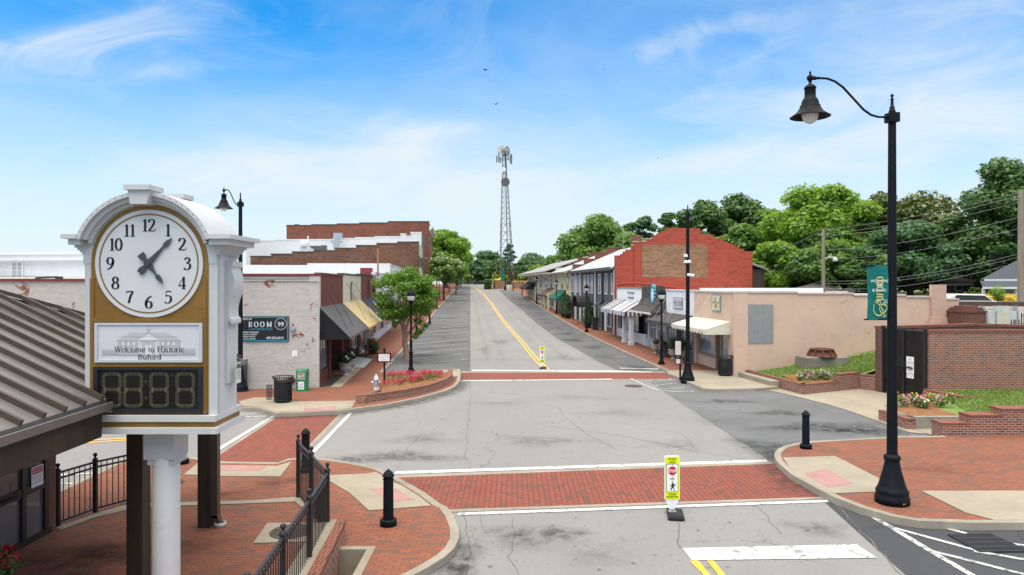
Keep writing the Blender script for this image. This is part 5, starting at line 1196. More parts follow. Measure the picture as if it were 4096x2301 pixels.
a_, b_ = S_(520,1103); nib(mb, ft, [('L', ((-.3,0),(-.3,.98))), ('L', ((.32,0),(.32,.98))), ('L', ((-.3,.98),(.01,.1))), ('H', ((.01,.1),(.32,.98))), srf(-.3,.02,.3), srf(.32,.02,.3)], a_, b_, .25, .2, .07)
text(mb, ft, '99', *S_(635,1098), .2, bold=.02); c_ = S_(635,1073); ring(mb, f, .262, .275, .005, 48, *c_); ring(mb, f, .236, .242, .005, 48, *c_)
mb.build('lettering', [CYAN, SIGNW, flat('silver lettering', (.62,.64,.66), .4)], t2)
def onwall(px, py): # a point on the white side wall
    Y = 31.2; x = at(px, Y); u = -.03; return (x, Y-.087*( -8.87-x)*1.0-.05, zt(py, Y))
def wallY(x): return 31.4 - .087*(-8.87-x)
def wthing(name, lb, cat, px, py):
    Y = 31.2; x = at(px, Y); return T(name, lb, cat, (x, wallY(x)-.01, zt(py, Y)))
t2 = wthing('alarm_horn', 'round grey horn on the white brick wall beside the sign', 'wall fixture', 736, 828); mb = MB(); mb.tube([(0,.0,0),(0,-.12,0)], .12, 20); mb.tube([(0,-.12,0),(0,-.14,0)], .09, 16); mb.build('housing', flat('horn grey', (.33,.33,.33), .5, .1), t2, True); mb = MB(); mb.tube([(0,-.0,-.33),(0,-.08,-.33)], .03, 10); mb.tube([(0,0,.2),(0,-.1,.18)], .03, 10); mb.build('pipe_stubs', flat('rust', (.12,.06,.03), .8, .3), t2, True)
t2 = wthing('paper_notice', 'blank white notice with a red mark on the white brick wall', 'notice', 740, 890); mb = MB(); mb.box(-.12,.12,-.012,0,-.14,.14); mb.build('sheet', SIGNW, t2, True); mb = MB(); mb.box(-.008,.01,-.016,-.012,-.11,-.02); mb.build('mark', RED, t2, True)
t2 = wthing('standpipe', 'round red standpipe cover low on the white brick wall', 'wall fixture', 735, 957); mb = MB(); mb.tube([(0,0,0),(0,-.1,0)], .13, 18); mb.tube([(0,-.1,0),(0,-.16,0)], .07, 14); mb.build('cover', flat('dull red iron', (.16,.03,.025), .6, .3, 8), t2, True)
t2 = wthing('notice_cabinet', 'dark cabinet with rows of white dots on the white brick wall', 'cabinet', 611, 937); mb = MB(); mb.box(-.62,.25,-.2,0,-.52,.52); mb.build('box', flat('cabinet brown', (.07,.06,.055), .5, .1), t2, True); mb = MB(); mb.box(-.6,.1,-.215,-.2,-.5,.5); mb.build('door', BLACK2, t2, True); mb = MB()
for i in range(9):
    for j in range(2): mb.box(-.27+.3*j, -.22+.3*j, -.22, -.215, .4-.1*i, .44-.1*i)
mb.build('white_dots', SIGNW, t2, True)
# --- shop 2: cream front, yellow awning
def shopbase(name, lb, u0, u1, top, fm, back=-24, xf=LX, P=LP, gb=31.4, coping=None, zl=2.7, rm=None, copz=.08):
    z = g(gb+u0)+.14; t = T(name, lb, 'building', tuple(P(u0, 0, z)))
    bx(xf, fm, 'front_wall', t, [(u0+.004, u1, -.3, 0, zl, top)]); bx(xf, rm or ROOFW, 'roof', t, [(u0+.01, u1, back, -.3, top-.7, top-.55)])
    bx(xf, coping or DARKC, 'coping', t, [(u0+.006, u1-.002, -.33, .05, top, top+copz)]); bx(xf, DRK, 'interior', t, [(u0+.05, u1-.05, -3.2, -1.9, z-.5, zl)])
    bx(xf, fm, 'party_wall', t, [(u0+.005, u0+.25, back, -.3, 0, top-.15)])
    return t
t = shopbase('cream_shop', 'cream painted shop front with yellow awning, second on the left', 6.86, 14.3, 5.42, CRB)
awning(LX, t, 6.9, 14.3, 3.82, 2.45, 1.42, AWY, .1, rods=(8.2, 11.5), rodz=1.1)
each(LX, RBR, 'brick_pier', t, [(6.9,7.2,-.5,-.02,.1,2.7), (9.5,9.95,-.5,-.02,.1,2.7), (13.2,13.7,-.5,-.02,.1,2.7), (9.95,13.2,-.4,-.1,.1,.8)])
window(LX, t, 10.05, 13.1, .86, 2.45, -.14, fm=WHITE2, gm=GLASS2); bx(LX, WHITE2, 'shop_door', t, [(7.4,8.3,-1.2,-1.15,.1,2.3)]); window(LX, t, 8.45, 9.4, .4, 2.3, -1.0)
mb = MB(LX); mb.box(9.6, 10.25, .002, .07, 3.95, 5.0); sg = mb.build('oval_sign', flat('grey sign board', (.16,.15,.14), .6), t); mb = MB(); f = frame(LP(9.92, .07, 4.47), -LDU, (0,0,1), LDW); mpoly(mb, f, arc(0,0,.24,.47), .006); mb.build('oval_face', flat('sign cream', (.5,.5,.45), .5, .1), sg)
# --- shop 3: red front with round sign, black awning
t = shopbase('red_brick_shop', 'red brick shop front with oval black sign, third on the left', 14.31, 23, 5.5, RBR)
awning(LX, t, 14.4, 22.8, 3.85, 2.55, 1.1, AWB, .14, ends=AWB)
f = frame(LP(18.2, .62, 3.26), -LDU, (LDW*-.64+Vector((0,0,.77))).normalized(), (LDW*.77+Vector((0,0,.64))).normalized()); mb = MB(); mpoly(mb, f, [(-.1,.5),(.1,.38),(.05,.0),(.22,-.4),(.0,-.6),(-.05,-.15),(-.3,.1)], .03); mb.build('awning_emblem', SIGNW, t)
mb = MB(); c = LP(18.6, .35, 4.75); mb.ext([c + LDU*(.6*math.cos(R(q)))*.9 + Vector((0,0,.78*math.sin(R(q)))) for q in range(0, 360, 15)], LDW*.16); mb.build('oval_sign', flat('sign dark frame', (.03,.026,.024), .5), t); mb = MB(); mb.ext([c + LDW*.16 + LDU*(.5*math.cos(R(q)))*.9 + Vector((0,0,.68*math.sin(R(q)))) for q in range(0, 360, 15)], LDW*.012); mb.build('sign_face', flat('sign mottled', (.22,.2,.17), .5, .6, 6), t)
bx(LX, WHITE2, 'stall_riser', t, [(14.4,17,-.3,-.05,.1,.7)]); window(LX, t, 14.6, 16.9, .75, 2.5, -.1, fm=flat('grey frame', (.3,.3,.3), .5)); each(LX, WHITE2, 'post', t, [(17.1,17.25,-.2,0,.1,2.6),(19.2,19.35,-.2,0,.1,2.6)]); window(LX, t, 17.5, 19.0, .2, 2.4, -.5, cols=2, rows=3); window(LX, t, 19.6, 22.6, .8, 2.5, -.1, fm=WHITE2)
# --- further fronts behind the tree
t = shopbase('white_shop', 'low white painted shop partly behind the round topped tree', 23.01, 36, 5.75, WBK, back=-34, zl=3.0, coping=ROOFW); awning(LX, t, 23.2, 35.5, 3.9, 2.8, 1.2, AWB, .2, ends=AWB); window(LX, t, 24, 28, 1.0, 2.8, -.1, fm=WHITE2, gm=GLASS2); window(LX, t, 30, 35, 1.0, 2.8, -.1, fm=WHITE2, gm=GLASS2); bx(LX, WBK, 'stall_riser', t, [(23.02,36,-.3,-.12,.1,.95)])
bx(LX, REDC, 'roof_cabinet', t, [(24.5,25.6,-1.4,-.5,5.3,6.2)])
t = shopbase('pale_shop', 'white shop with stepped parapet beyond the round topped tree', 36.01, 72, 6.75, WBK, back=-36, zl=3.4, coping=ROOFW); bx(LX, WBK, 'lower_front', t, [(36.02,72,-.3,-.1,.3,3.4)])
for u in (39, 46, 54, 62): window(LX, t, u, u+4, 1.2, 3.2, -.06, gm=GLASS2)
bx(LX, WBK, 'stepped_parapet', t, [(36.0,36.3,-8,-.0,5.6,6.9), (36.0,36.3,-20,-8,5.6,6.72), (36,36.3,-36,-20,5.6,6.6)])
def stepwall(name, lb, Y, px_r, tops, bot, mat, wid, fm, corner=None, coping=DARKC):
    """a long side wall facing us that steps down from the street; tops = [(px from, px to, py)]"""
    xr = at(px_r, Y); t = T(name, lb, 'building', (xr, Y, bot)); boxes = []; cops = []
    for a, b, py in tops: boxes.append((at(a, Y), at(b, Y), Y, Y+.4, bot, zt(py, Y))); cops.append((at(a, Y)-.1, at(b, Y)+.05, Y-.06, Y+.46, zt(py, Y), zt(py, Y)+.16))
    bx(None, mat, 'side_wall', t, boxes); bx(None, coping, 'coping', t, cops)
    zr = zt(tops[-1][2], Y); mb = MB(); xl = at(tops[0][0], Y); dx = -.087*wid
    mb.ext([(xr, Y+.001, bot), (xr, Y+.001, zr-.02), (xr-.5, Y+.001, zr-.02), (xr-.5, Y+.001, bot)], (dx, wid, 0)); mb.build('street_front', fm, t)
    mb = MB(); mb.ext([(xl, Y+.4, bot), (xr-.5, Y+.4, bot), (xr-.5, Y+.4, zt(tops[0][2], Y)-1), (xl, Y+.4, zt(tops[0][2], Y)-1)], (dx, wid, 0)); mb.build('roof_block', ROOFW, t)
    return t, xr, zr, dx
def fwins(t, xr, Y, dx, wid, zs, n, fm, ww=.9, hh=1.6, d=.05):
    for z in zs:
        for i in range(n):
            q = (i+.5)/n; mb = MB(Mx((xr+dx*q, Y+wid*q), (-.0867,.9962), (.9962,.0867))); mb.box(-ww/2-.1, ww/2+.1, -.1, d, z-.1, z+hh+.1); o = mb.build('window', fm, t); mb = MB(Mx((xr+dx*q, Y+wid*q), (-.0867,.9962), (.9962,.0867))); mb.box(-ww/2, ww/2, d, d+.02, z, z+hh); mb.build('pane', GLASS, o)
c4 = lambda cx_: (850+cx_/2.412)*.629
c4y = lambda cy_: (850+cy_/2.412)*.629
t, xr, zr, dx = stepwall('brown_brick_building', 'brown brick building with stepped sooty side wall, behind the white roofs', 104, c4(1988), [(c4(366),c4(566),c4y(428)),(c4(566),c4(770),c4y(406)),(c4(770),c4(978),c4y(385)),(c4(978),c4(1183),c4y(373)),(c4(1183),c4(1385),c4y(350)),(c4(1385),c4(1585),c4y(323)),(c4(1585),c4(1785),c4y(304)),(c4(1785),c4(1988),c4y(290))], 1, BBR, 14, flat('cream stone front', (.5,.44,.32), .7, .15))
fwins(t, xr, 104, dx, 14, (7.6, 4.6), 4, flat('brown trim', (.1,.05,.035), .6), 1.2, 1.5)
t, xr, zr, dx = stepwall('white_brick_building', 'tall whitewashed brick building with stepped wall behind the brown one', 120, c4(2015), [(c4(325),c4(605),c4y(275)),(c4(605),c4(1165),c4y(266)),(c4(1165),c4(1380),c4y(256)),(c4(1380),c4(1570),c4y(247)),(c4(1570),c4(1815),c4y(238)),(c4(1815),c4(1865),c4y(212)),(c4(1865),c4(1912),c4y(232)),(c4(1912),c4(2015),c4y(197))], 1, WBK, 15, flat('dark green front', (.03,.05,.05), .5, .2), coping=WHITE2)
fwins(t, xr, 120, dx, 15, (11, 8, 5), 4, flat('pale trim', (.35,.38,.38), .6), 1.1, 1.7)
t, xr, zr, dx = stepwall('red_brick_block', 'tallest red brick block with stepped parapet, farthest on the left row', 138, c4(2090), [(c4(714),c4(795),c4y(128)),(c4(795),c4(830),c4y(122)),(c4(830),c4(958),c4y(128)),(c4(958),c4(1205),c4y(121)),(c4(1205),c4(1420),c4y(113)),(c4(1420),c4(1695),c4y(104)),(c4(1695),c4(2090),c4y(91))], 1, RBR2, 22, brick('orange brick front', (.30,.10,.045), (.25,.08,.04), (.2,.07,.04), (.25,.14,.09)))
fwins(t, xr, 138, dx, 22, (12.5, 8, 4), 5, flat('stone trim', (.5,.48,.44), .7), 1.2, 2.2)
mb = MB(); mb.ext([(xr-.1, 138, zr-1.9), (xr+.8, 138, zr-1.2), (xr+.8, 138, zr-.8), (xr-.1, 138, zr-.8)], (dx, 22, 0)); mb.build('white_cornice', WHITE2, t)
for cx_ in (905, 1078, 1336, 1605, 1790):
    mb = MB(); x = at(c4(cx_), 138); mb.ext([(x-1.5, 138, zt(c4y(262),138)), (x+1.5, 138, zt(c4y(262),138)), (x+1.5, 138, zt(c4y(222),138))] + [(x+1.5*math.cos(R(q)), 138, zt(c4y(222),138)+.6*math.sin(R(q))) for q in range(20, 180, 20)] + [(x-1.5, 138, zt(c4y(222),138))], (0,-.08,0))
    mb.build('blocked_arch', brick('blocked arch brick', (.25,.07,.05), (.2,.06,.04), (.12,.05,.04), (.2,.12,.1)), t)
# roof plant
def rthing(name, lb, cat, px, py, Y): return T(name, lb, cat, (at(px, Y), Y, zt(py, Y)))
t2 = rthing('roof_vent', 'white extractor fan with a curved duct on the roof above the brown wall', 'roof vent', c4(890), c4y(378), 106); mb = MB(); mb.lathe([(.9,1.0),(1.0,1.2),(1.0,2.2),(.8,2.4),(.001,2.4)], (0,0,0), 16); mb.box(-.9,1.2,-.6,.6,.2,1.0); mb.box(1.0,1.9,-.5,.5,.0,.6); mb.box(-.7,-.5,-.5,-.3,-.5,.4); mb.tube([(.7,0,2.0),(.7,0,3.4)], .15, 8); mb.build('fan', flat('fan white', (.62,.64,.65), .4, .1), t2, True); t2.scale = (.72,.72,.72)
t2 = rthing('roof_duct', 'tall galvanised duct with a bent top on the white wall', 'roof duct', c4(1197), c4y(345), 118.5); mb = MB(); mb.box(-.6,.5,-.4,.4,-.5,3.6); mb.box(-1.2,-.6,-.4,.4,1.9,2.7); mb.box(.5,1.2,-.4,.4,1.9,2.7); mb.box(-.6,1.3,-.42,.42,3.6,5.6); mb.build('duct', GALV, t2, True); t2.scale = (.8,.8,.47)
t2 = rthing('roof_unit', 'small dark air unit on the roof before the white wall', 'roof unit', c4(1020), c4y(372), 108); mb = MB(); mb.box(-1.2,.6,-.5,.5,-.6,.8); mb.box(.62,1.3,-.5,.5,-.6,.9); mb.build('cabinet', flat('unit dark', (.1,.1,.11), .5, .2), t2, True)
t2 = rthing('roof_post', 'thin orange timber post on the white flat roof', 'post', c4(1596), c4y(580), 55); mb = MB(); mb.tube([(0,0,-.3),(0,0,1.9)], .07, 8); mb.build('pole', flat('orange timber', (.35,.17,.06), .7), t2, True)
# white clapboard building at far left behind the wall
CLAP = ribbed('white clapboard', (.70,.71,.72), .16, 1, .5, .5, .05); t = T('clapboard_house', 'white clapboard building with flat roof and one window, behind the pavilion roof', 'building', (at(60, 44), 44, 0))
yb = 44; mb = MB(); mb.box(-60, at(262, yb), yb, yb+14, 0, zt(655, yb)); mb.build('wall', CLAP, t); mb = MB(); mb.ext([(-60,yb-.3,zt(648,yb)),(at(265,yb),yb-.3,zt(640,yb)),(at(265,yb),yb-.3,zt(655,yb)),(-60,yb-.3,zt(664,yb))], (0,14.5,0)); mb.build('fascia', WHITE2, t); mb = MB(); mb.ext([(-60,yb-.4,zt(646,yb)),(at(268,yb),yb-.4,zt(634,yb)),(at(268,yb),yb-.4,zt(640,yb)),(-60,yb-.4,zt(648,yb))], (0,14.7,0)); mb.build('roof', flat('white roof edge', (.7,.72,.74), .5), t)
XW = Mx((0, yb), (1,0), (0,-1)); window(XW, t, at(32,yb), at(56,yb), zt(699,yb), zt(661,yb), .02, fm=WHITE2, gm=GLASS2, cols=2, rows=4, fw=.1)
mb = MB(); x = at(120, 36); t2 = T('roof_frame', 'dark empty metal frame on the parapet behind the pavilion roof', 'frame', (x, 36, 4.9)); mb.bar((-.6,0,-.1),(-.6,0,.32),.08); mb.bar((-.6,0,.3),(.5,.0,.36),.09); mb.box(.45,.62,-.1,.3,-.1,.38); mb.build('bars', BLACK2, t2, True)
# potted box balls, bench and flower tub along the left fronts
URN = flat('stone urn', (.42,.40,.35), .85, .2, 5, bump=.3, bs=40)
BOXL = leafm('clipped box leaves', (.008,.035,.008), (.03,.085,.02), .15)
def urn(u, w, lb, P, gb, r=.33, hp=.62, first=None, sc=None):
    p = P(u, w, 0); z = g(p.y)+.14
    if first: return dup(first, (p.x, p.y, z), 0, lb, sc)
    t = T('urn_planter', lb, 'planter', (p.x, p.y, z), 0, 'stone urns by shop doors'); mb = MB(); mb.lathe([(.001,0),(.2,0),(.2,.06),(.12,.1),(.12,.16),(.25,.26),(.32,.42),(.29,.56),(.34,.6),(.34,.64),(.28,.64),(.26,.55),(.001,.54)], (0,0,0), 20); mb.build('urn', URN, t, True); return t
def leafchild(t, sets, m, name): return leafmesh(name, sets, m, t, True)
u1 = urn(4.0, .55, 'stone urn with a clipped box ball under the grey awning, nearer of the pair', LP, 31.4); leafchild(u1, [leafset(900, blob((0,0,.92), .34, 1, .8), .04, 21)], BOXL, 'topiary_ball'); mb = MB(); mb.ball((.12,-.28,1.0), .07, 8); mb.ball((.22,-.25,.9), .05, 8); mb.build('white_bow', WHITE2, u1, True)
urn(6.0, .55, 'stone urn with a clipped box ball at the yellow awning, farther of the pair', LP, 31.4, first=u1)
def bench(p, rz, lb, first=None, z=None):
    z = g(p.y)+.14 if z is None else z
    if first: return dup(first, (p.x, p.y, z), rz, lb)
    t = T('bench', lb, 'bench', (p.x, p.y, z), rz, 'black iron benches'); mb = MB()
    for i in range(7): mb.bar((-.55, -.22+.07*i, .44), (.55, -.22+.07*i, .44), .05, .015)
    mb.build('seat', BLACK2, t, True); mb = MB()
    for i in range(16): x = -.52+1.04*i/15; mb.bar((x, .24, .46), (x, .33, .86-.1*(abs(x)/.52)**2*2), .02, .012)
    mb.tube([(-.55,.25,.5),(-.55,.3,.72),(-.3,.33,.88),(0,.33,.93),(.3,.33,.88),(.55,.3,.72),(.55,.25,.5)], .018, 6); mb.build('backrest', BLACK2, t, True)
    for s_ in (-1, 1):
        mb = MB(); mb.tube([(s_*.56,-.24,0),(s_*.56,-.22,.44),(s_*.56,-.2,.64),(s_*.56,.26,.66)], .02, 6); mb.build('armrest', BLACK2, t, True); mb = MB(); mb.tube([(s_*.56,.28,0),(s_*.56,.24,.46)], .02, 6); mb.build('leg', BLACK2, t, True)
    return t
bn1 = bench(LP(13.6, .55, 0), R(85), 'black iron chair bench at the brick pier under the yellow awning')
tub = T('flower_tub', 'tub of red flowers and trailing lime leaves between the left benches', 'planter', tuple(LP(14.9, .75, g(46)+.14))); c = LP(14.9, .75, g(46)+.14); mb = MB(); mb.lathe([(.001,0),(.24,0),(.34,.5),(.36,.52),(.3,.5),(.001,.48)], c, 18); mb.build('pot', flat('terracotta', (.22,.05,.03), .7), tub)
leafmesh('leaves', [leafset(500, blob(c+V(0,0,.72), .42, .8, .4), .06, 31), leafset(250, blob(c+V(.2,-.25,.5), .3, 1.3, .5), .06, 32)], LIME, tub); leafmesh('flowers', [leafset(160, blob(c+V(0,0,.85), .4, .7, .8), .045, 33)], PETR, tub)
bench(LP(17, .5, 0), R(85), 'black iron bench under the black awning beyond the flower tub', bn1)
# pale entrance slab and dark mats
mb = MB(); mb.ext([LP(7.3,-.9,.152), LP(13.0,-.02,.152), LP(11.5,1.1,.152), LP(7.2,1.1,.152)], (0,0,.004)); struct(mb, 'entrance_slab', LCONC)
mb = MB(); mb.ext([LP(.05,.02,.15), LP(3.6,.02,.15), LP(3.4,.5,.15), LP(.3,.5,.15)], (0,0,.004)); struct(mb, 'entrance_tarmac', flat('black entrance paving', (.05,.05,.055), .7, .3, 4))
mb = MB(); mb.ext([LP(0,.5,.146), LP(7,.5,.146), LP(7,1.0,.146), LP(0,1.0,.146)], (0,0,.005)); struct(mb, 'pavement_band', CONC)
# ================================================================ right row of shops
def stucco(name, col, dirt, dl=.57):
    n = NT(name); c = n.mix(n.rng(n.noise(.7, 7, .65), .3, .7), k(col, .9), k(col, 1.06))
    c = n.mix(n.rng(n.noise(1.3, 9, .75, dist=.8), dl, dl+.2, 0, .55), c, dirt)
    wv = n.n('ShaderNodeTexNoise'); wv.inputs['Scale'].default_value = 1.2; wv.inputs['Detail'].default_value = 6; n.l(n.tc('Object'), wv.inputs['Vector'])
    va = n.n('ShaderNodeVectorMath', operation='SCALE'); va.inputs['Scale'].default_value = 1.2; n.l(wv.outputs['Color'], va.inputs[0])
    vb = n.n('ShaderNodeVectorMath', operation='ADD'); n.l(n.tc('Object'), vb.inputs[0]); n.l(va.outputs[0], vb.inputs[1])
    vo = n.n('ShaderNodeTexVoronoi', feature='DISTANCE_TO_EDGE'); vo.inputs['Scale'].default_value = .45; n.l(vb.outputs[0], vo.inputs['Vector'])
    f = n.math('MULTIPLY', n.rng(vo.outputs['Distance'], .002, .008, 1, 0), n.rng(n.noise(.5, 2), .48, .6)); c = n.mix(n.math('MULTIPLY', f, .6), c, k(dirt, .7))
    MATS[name] = n.done(c, .8, 0, n.noise(30, 4), .15, .01, .25); return MATS[name]
PINK = stucco('pink stucco', (.62,.445,.335), (.42,.25,.18)); PINKB = brick('pink painted brick', (.64,.44,.35), (.60,.41,.325), (.55,.37,.3), (.50,.34,.27), .215, .075, .006, dark=.85, rough=.8, stain=.25, stc=(.42,.27,.2))
WSTUC = stucco('white stucco', (.80,.81,.82), (.5,.5,.5)); CSTUC = stucco('cream stucco', (.60,.52,.33), (.42,.36,.24))
TRIMP = flat('tan trim', (.36,.25,.17), .6, .15); AWC = ribbed('cream ribbed awning', (.70,.67,.54), .09, 1, .45, .5, .06, dirt=(.42,.40,.30)); AWCE = ribbed('cream slats', (.68,.65,.54), .12, 1, .5, .5, .05)
SHG = brick('grey shingles', (.115,.105,.10), (.085,.078,.075), (.06,.055,.052), (.035,.033,.032), .3, .14, .012, dark=.7, rough=.95, stain=.3, stc=(.06,.055,.05))
# --- pink corner shop
t = T('pink_shop', 'pink stucco corner shop with cream awning and a long stepped side wall', 'building', tuple(RP(0, 0, .14)))
PW = Mx((11.5, 35.4), (-.0847, .9964), (.9964, .0847))      # w runs back from the street
bx(PW, PINK, 'side_wall', t, [(0,.3,0.0,3.4,-.2,4.42), (0.001,.3,3.4,6.5,-.2,4.35), (0,.3,6.5,9.4,-.2,4.26), (0.001,.3,9.4,10.8,-.2,4.17), (0,.3,10.8,12.4,-.2,4.05), (0.001,.3,12.4,12.9,-.2,3.7), (-.035,0,-.03,.75,-.1,4.40)])
bx(PW, flat('pale pink coping', (.60,.48,.42), .7, .15, 2), 'coping', t, [(-.05,.36,-.05,3.42,4.42,4.52), (-.05,.36,3.44,6.5,4.35,4.44), (-.05,.36,6.52,9.4,4.26,4.35), (-.05,.36,9.42,10.8,4.17,4.26), (-.05,.36,10.82,12.4,4.05,4.12)])
mb = MB(PW); prev = None
for wa, wb, z in ((9.8,12.2,1.6),): pass
x0_, x1_ = 10.75, 11.55
for i in range(9): mb.box(-.55+.04*i, .02, x0_-.9*(1-i/9), x1_+.55*(1-i/9), 1.4+.19*i, 1.4+.19*(i+1))
mb.box(-.2, .02, x0_+.0, x1_, 3.11, 4.85); mb.build('chimney', PINKB, t)
bx(RX, PINK, 'front_wall', t, [(.3,5.9,-.3,0,2.75,4.42), (.02,.75,-.3,.012,.1,2.75), (5.5,5.9,-.3,0,.1,2.75), (2.75,5.5,-.3,-.12,.1,.82), (.75,1.9,-.3,-.14,.1,.72)])
bx(RX, flat('pale pink coping', (.6,.48,.42)), 'front_coping', t, [(.31,5.9,-.33,.05,4.42,4.50)]); bx(RX, ROOFW, 'roof', t, [(.31,5.9,-12.3,-.32,3.6,3.75), (5.6,5.9,-8,-.34,3.7,4.64)])
bx(RX, TRIMP, 'shop_trim', t, [(1.9,2.05,-.4,-.08,.1,2.7), (2.62,2.75,-.4,-.08,.1,2.7), (.75,.85,-.3,-.1,.72,2.7), (5.38,5.5,-.3,-.08,.82,2.7), (2.75,5.38,-.3,-.06,.72,.84)])
window(RX, t, .9, 1.85, .8, 2.6, -.16, fm=TRIMP, gm=glass('bright reflecting glass', (.14,.16,.17), .04, 1)); window(RX, t, 2.85, 5.3, .92, 2.6, -.14, fm=TRIMP, gm=MATS['bright reflecting glass'])
bx(RX, flat('red door', (.32,.03,.04), .4, .15), 'door', t, [(2.06,2.6,-.5,-.42,.1,2.3)]); bx(RX, DRK, 'interior', t, [(.8,5.5,-2,-1,.1,2.75)])
awning(RX, t, .35, 5.85, 2.92, 2.50, 1.42, AWC, .26, ends=AWCE, scallop=True, rods=(1.6, 3.1, 4.6), rodz=1.45)
mb = MB(RX); mb.box(.62+1.05,.62+2.3,.004,.06,3.38,4.32); sg = mb.build('sign_board', flat('grey green border', (.22,.30,.27), .6), t)
f = frame(RP(2.295, .06, 3.85), -RDU, (0,0,1), RDW); mb = MB(); mb.m(0); mrect(mb, f, -.54, .54, -.4, .4, .004); mb.m(1); mpoly(mb, f, [(-.17,.3),(.06,.32),(.1,.05),(.2,-.12),(.16,-.33),(-.12,-.34),(-.2,-.02)], .007)
mb.m(2); text(mb, lambda a, b: f(a, b, .010), 'Georgia Threads', 0, -.02, .12, sx=.82); text(mb, lambda a, b: f(a, b, .010), 'Embroidery & More', 0, -.19, .07, sx=.8); mb.build('sign_face', [flat('mint sign', (.52,.58,.44), .5), flat('orange print', (.72,.26,.06), .5), flat('sage print', (.13,.2,.13), .5)], sg)
CORR = ribbed('corrugated sheet', (.34,.38,.37), .075, 0, .9, .45, .12, metal=.35)
mb = MB(PW); n = 56; wa, wb = .68, 2.12
for i in range(n):
    a, b = wa+(wb-wa)*i/n, wa+(wb-wa)*(i+1)/n; da, db = -.02-.016*math.sin(i*2*math.pi/3.5), -.02-.016*math.sin((i+1)*2*math.pi/3.5)
    mb.add([(da,a,1.78),(db,b,1.78),(db,b,3.82),(da,a,3.82)], [(0,1,2,3)])
o = mb.build('corrugated_panel', flat('galvanised sheet', (.36,.375,.36), .4, .1, 4, metal=.4), t)
# --- boutique
t = shopbase('boutique_shop', 'white fronted boutique with a grey shingled awning and sign', 5.91, 11.3, 4.44, WSTUC, back=-12, xf=RX, P=RP, gb=35.4, coping=WHITE2)
SLB = flat('slate boards', (.20,.195,.20), .7, .2, 4); bx(RX, SLB, 'lower_front', t, [(5.92,11.3,-.3,-.02,.1,.75), (5.92,6.15,-.3,0,.1,2.8), (8.05,8.2,-.3,0,.1,2.8), (9.05,9.2,-.3,0,.1,2.8), (11.1,11.3,-.3,0,.1,2.8)])
awning(RX, t, 5.95, 11.3, 2.95, 2.5, 1.45, SHG, .26, ends=SHG, scallop=True, rods=(7.6, 9.0, 10.4), rodz=1.45)
WIN = dict(fm=flat('pale grey frame', (.55,.57,.59), .5)); window(RX, t, 6.25, 8.0, .82, 2.55, -.06, cols=3, rows=2, **WIN); window(RX, t, 9.3, 11.0, .82, 2.55, -.06, cols=3, rows=2, **WIN); bx(RX, DRK, 'doorway', t, [(8.2,9.05,-.6,-.3,.1,2.6)])
mb = MB(RX); mb.box(7.9,9.75,.004,.05,3.28,4.02); sg = mb.build('sign_board', flat('sign frame grey', (.22,.22,.23), .5), t); f = frame(RP(8.825, .05, 3.65), -RDU, (0,0,1), RDW); mb = MB(); mb.m(0); mrect(mb, f, -.88,.88,-.33,.33,.004); mb.m(1); text(mb, lambda a, b: f(a, b, .008), 'BOUTIQUE', .27, -.17, .32, sx=.62); mrect(mb, f, -.36,-.345,-.28,.28,.007)
text(mb, lambda a, b: f(a, b, .008), 'HOTEL LA', -.61, .0, .09, sx=.8); mrect(mb, f, -.78,-.45,-.06,-.045,.007); mb.build('sign_face', [flat('sign lavender white', (.60,.60,.64), .5), flat('charcoal print', (.06,.06,.07), .5)], sg)
# --- shingled mansard shop
t = shopbase('mansard_shop', 'shop with dark shingled mansard roof and a round turquoise framed sign', 11.31, 16.4, 4.3, SLB, back=-12, xf=RX, P=RP)
mb = MB(RX); mb.ext([(11.5,0,4.72),(11.5,.28,4.72),(11.5,.30,3.85),(11.5,.62,3.3),(11.5,1.2,2.92),(11.5,0,2.92)], (4.9,0,0)); mb.add([(11.5,.3,3.85),(11.5,1.2,2.92),(11.0,1.2,2.92),(11.2,0,2.92),(11.5,0,3.85)], [(0,1,2),(0,2,3,4)]); mb.build('shingled_mansard', SHG, t)
bx(RX, WHITE2, 'eave_board', t, [(11.0,16.45,1.16,1.26,2.8,2.92)])
bx(RX, flat('pale blue boards', (.42,.47,.51), .6, .1), 'lower_front', t, [(11.32,16.4,-.3,-.04,.1,.75), (11.32,11.5,-.3,0,.1,2.9), (13.4,13.6,-.3,0,.1,2.9), (15.3,15.6,-.3,.05,.1,2.9)]); window(RX, t, 11.6, 13.3, .85, 2.6, -.06, cols=2, rows=2, fm=WHITE2); window(RX, t, 13.75, 15.2, .85, 2.6, -.06, cols=2, rows=2, fm=WHITE2); bx(RX, DRK, 'doorway', t, [(15.6,16.3,-.5,-.3,.1,2.5)])
c = RP(13.2, .32, 4.15); TQ = flat('turquoise frame', (.05,.30,.38), .5, .3, 8); mb = MB()
for i in range(14):
    q = 2*math.pi*i/14; mb.ball(c + RDU*(.44*math.cos(q)) + V(0,0,.58*math.sin(q)), .15, 8)
sg = mb.build('ornate_frame', TQ, t); mb = MB(); mb.ext([c+RDW*.02+RDU*(.36*math.cos(R(q)))+V(0,0,.5*math.sin(R(q))) for q in range(0,360,15)], RDW*.06); mb.build('sign_face', SIGNW, sg)
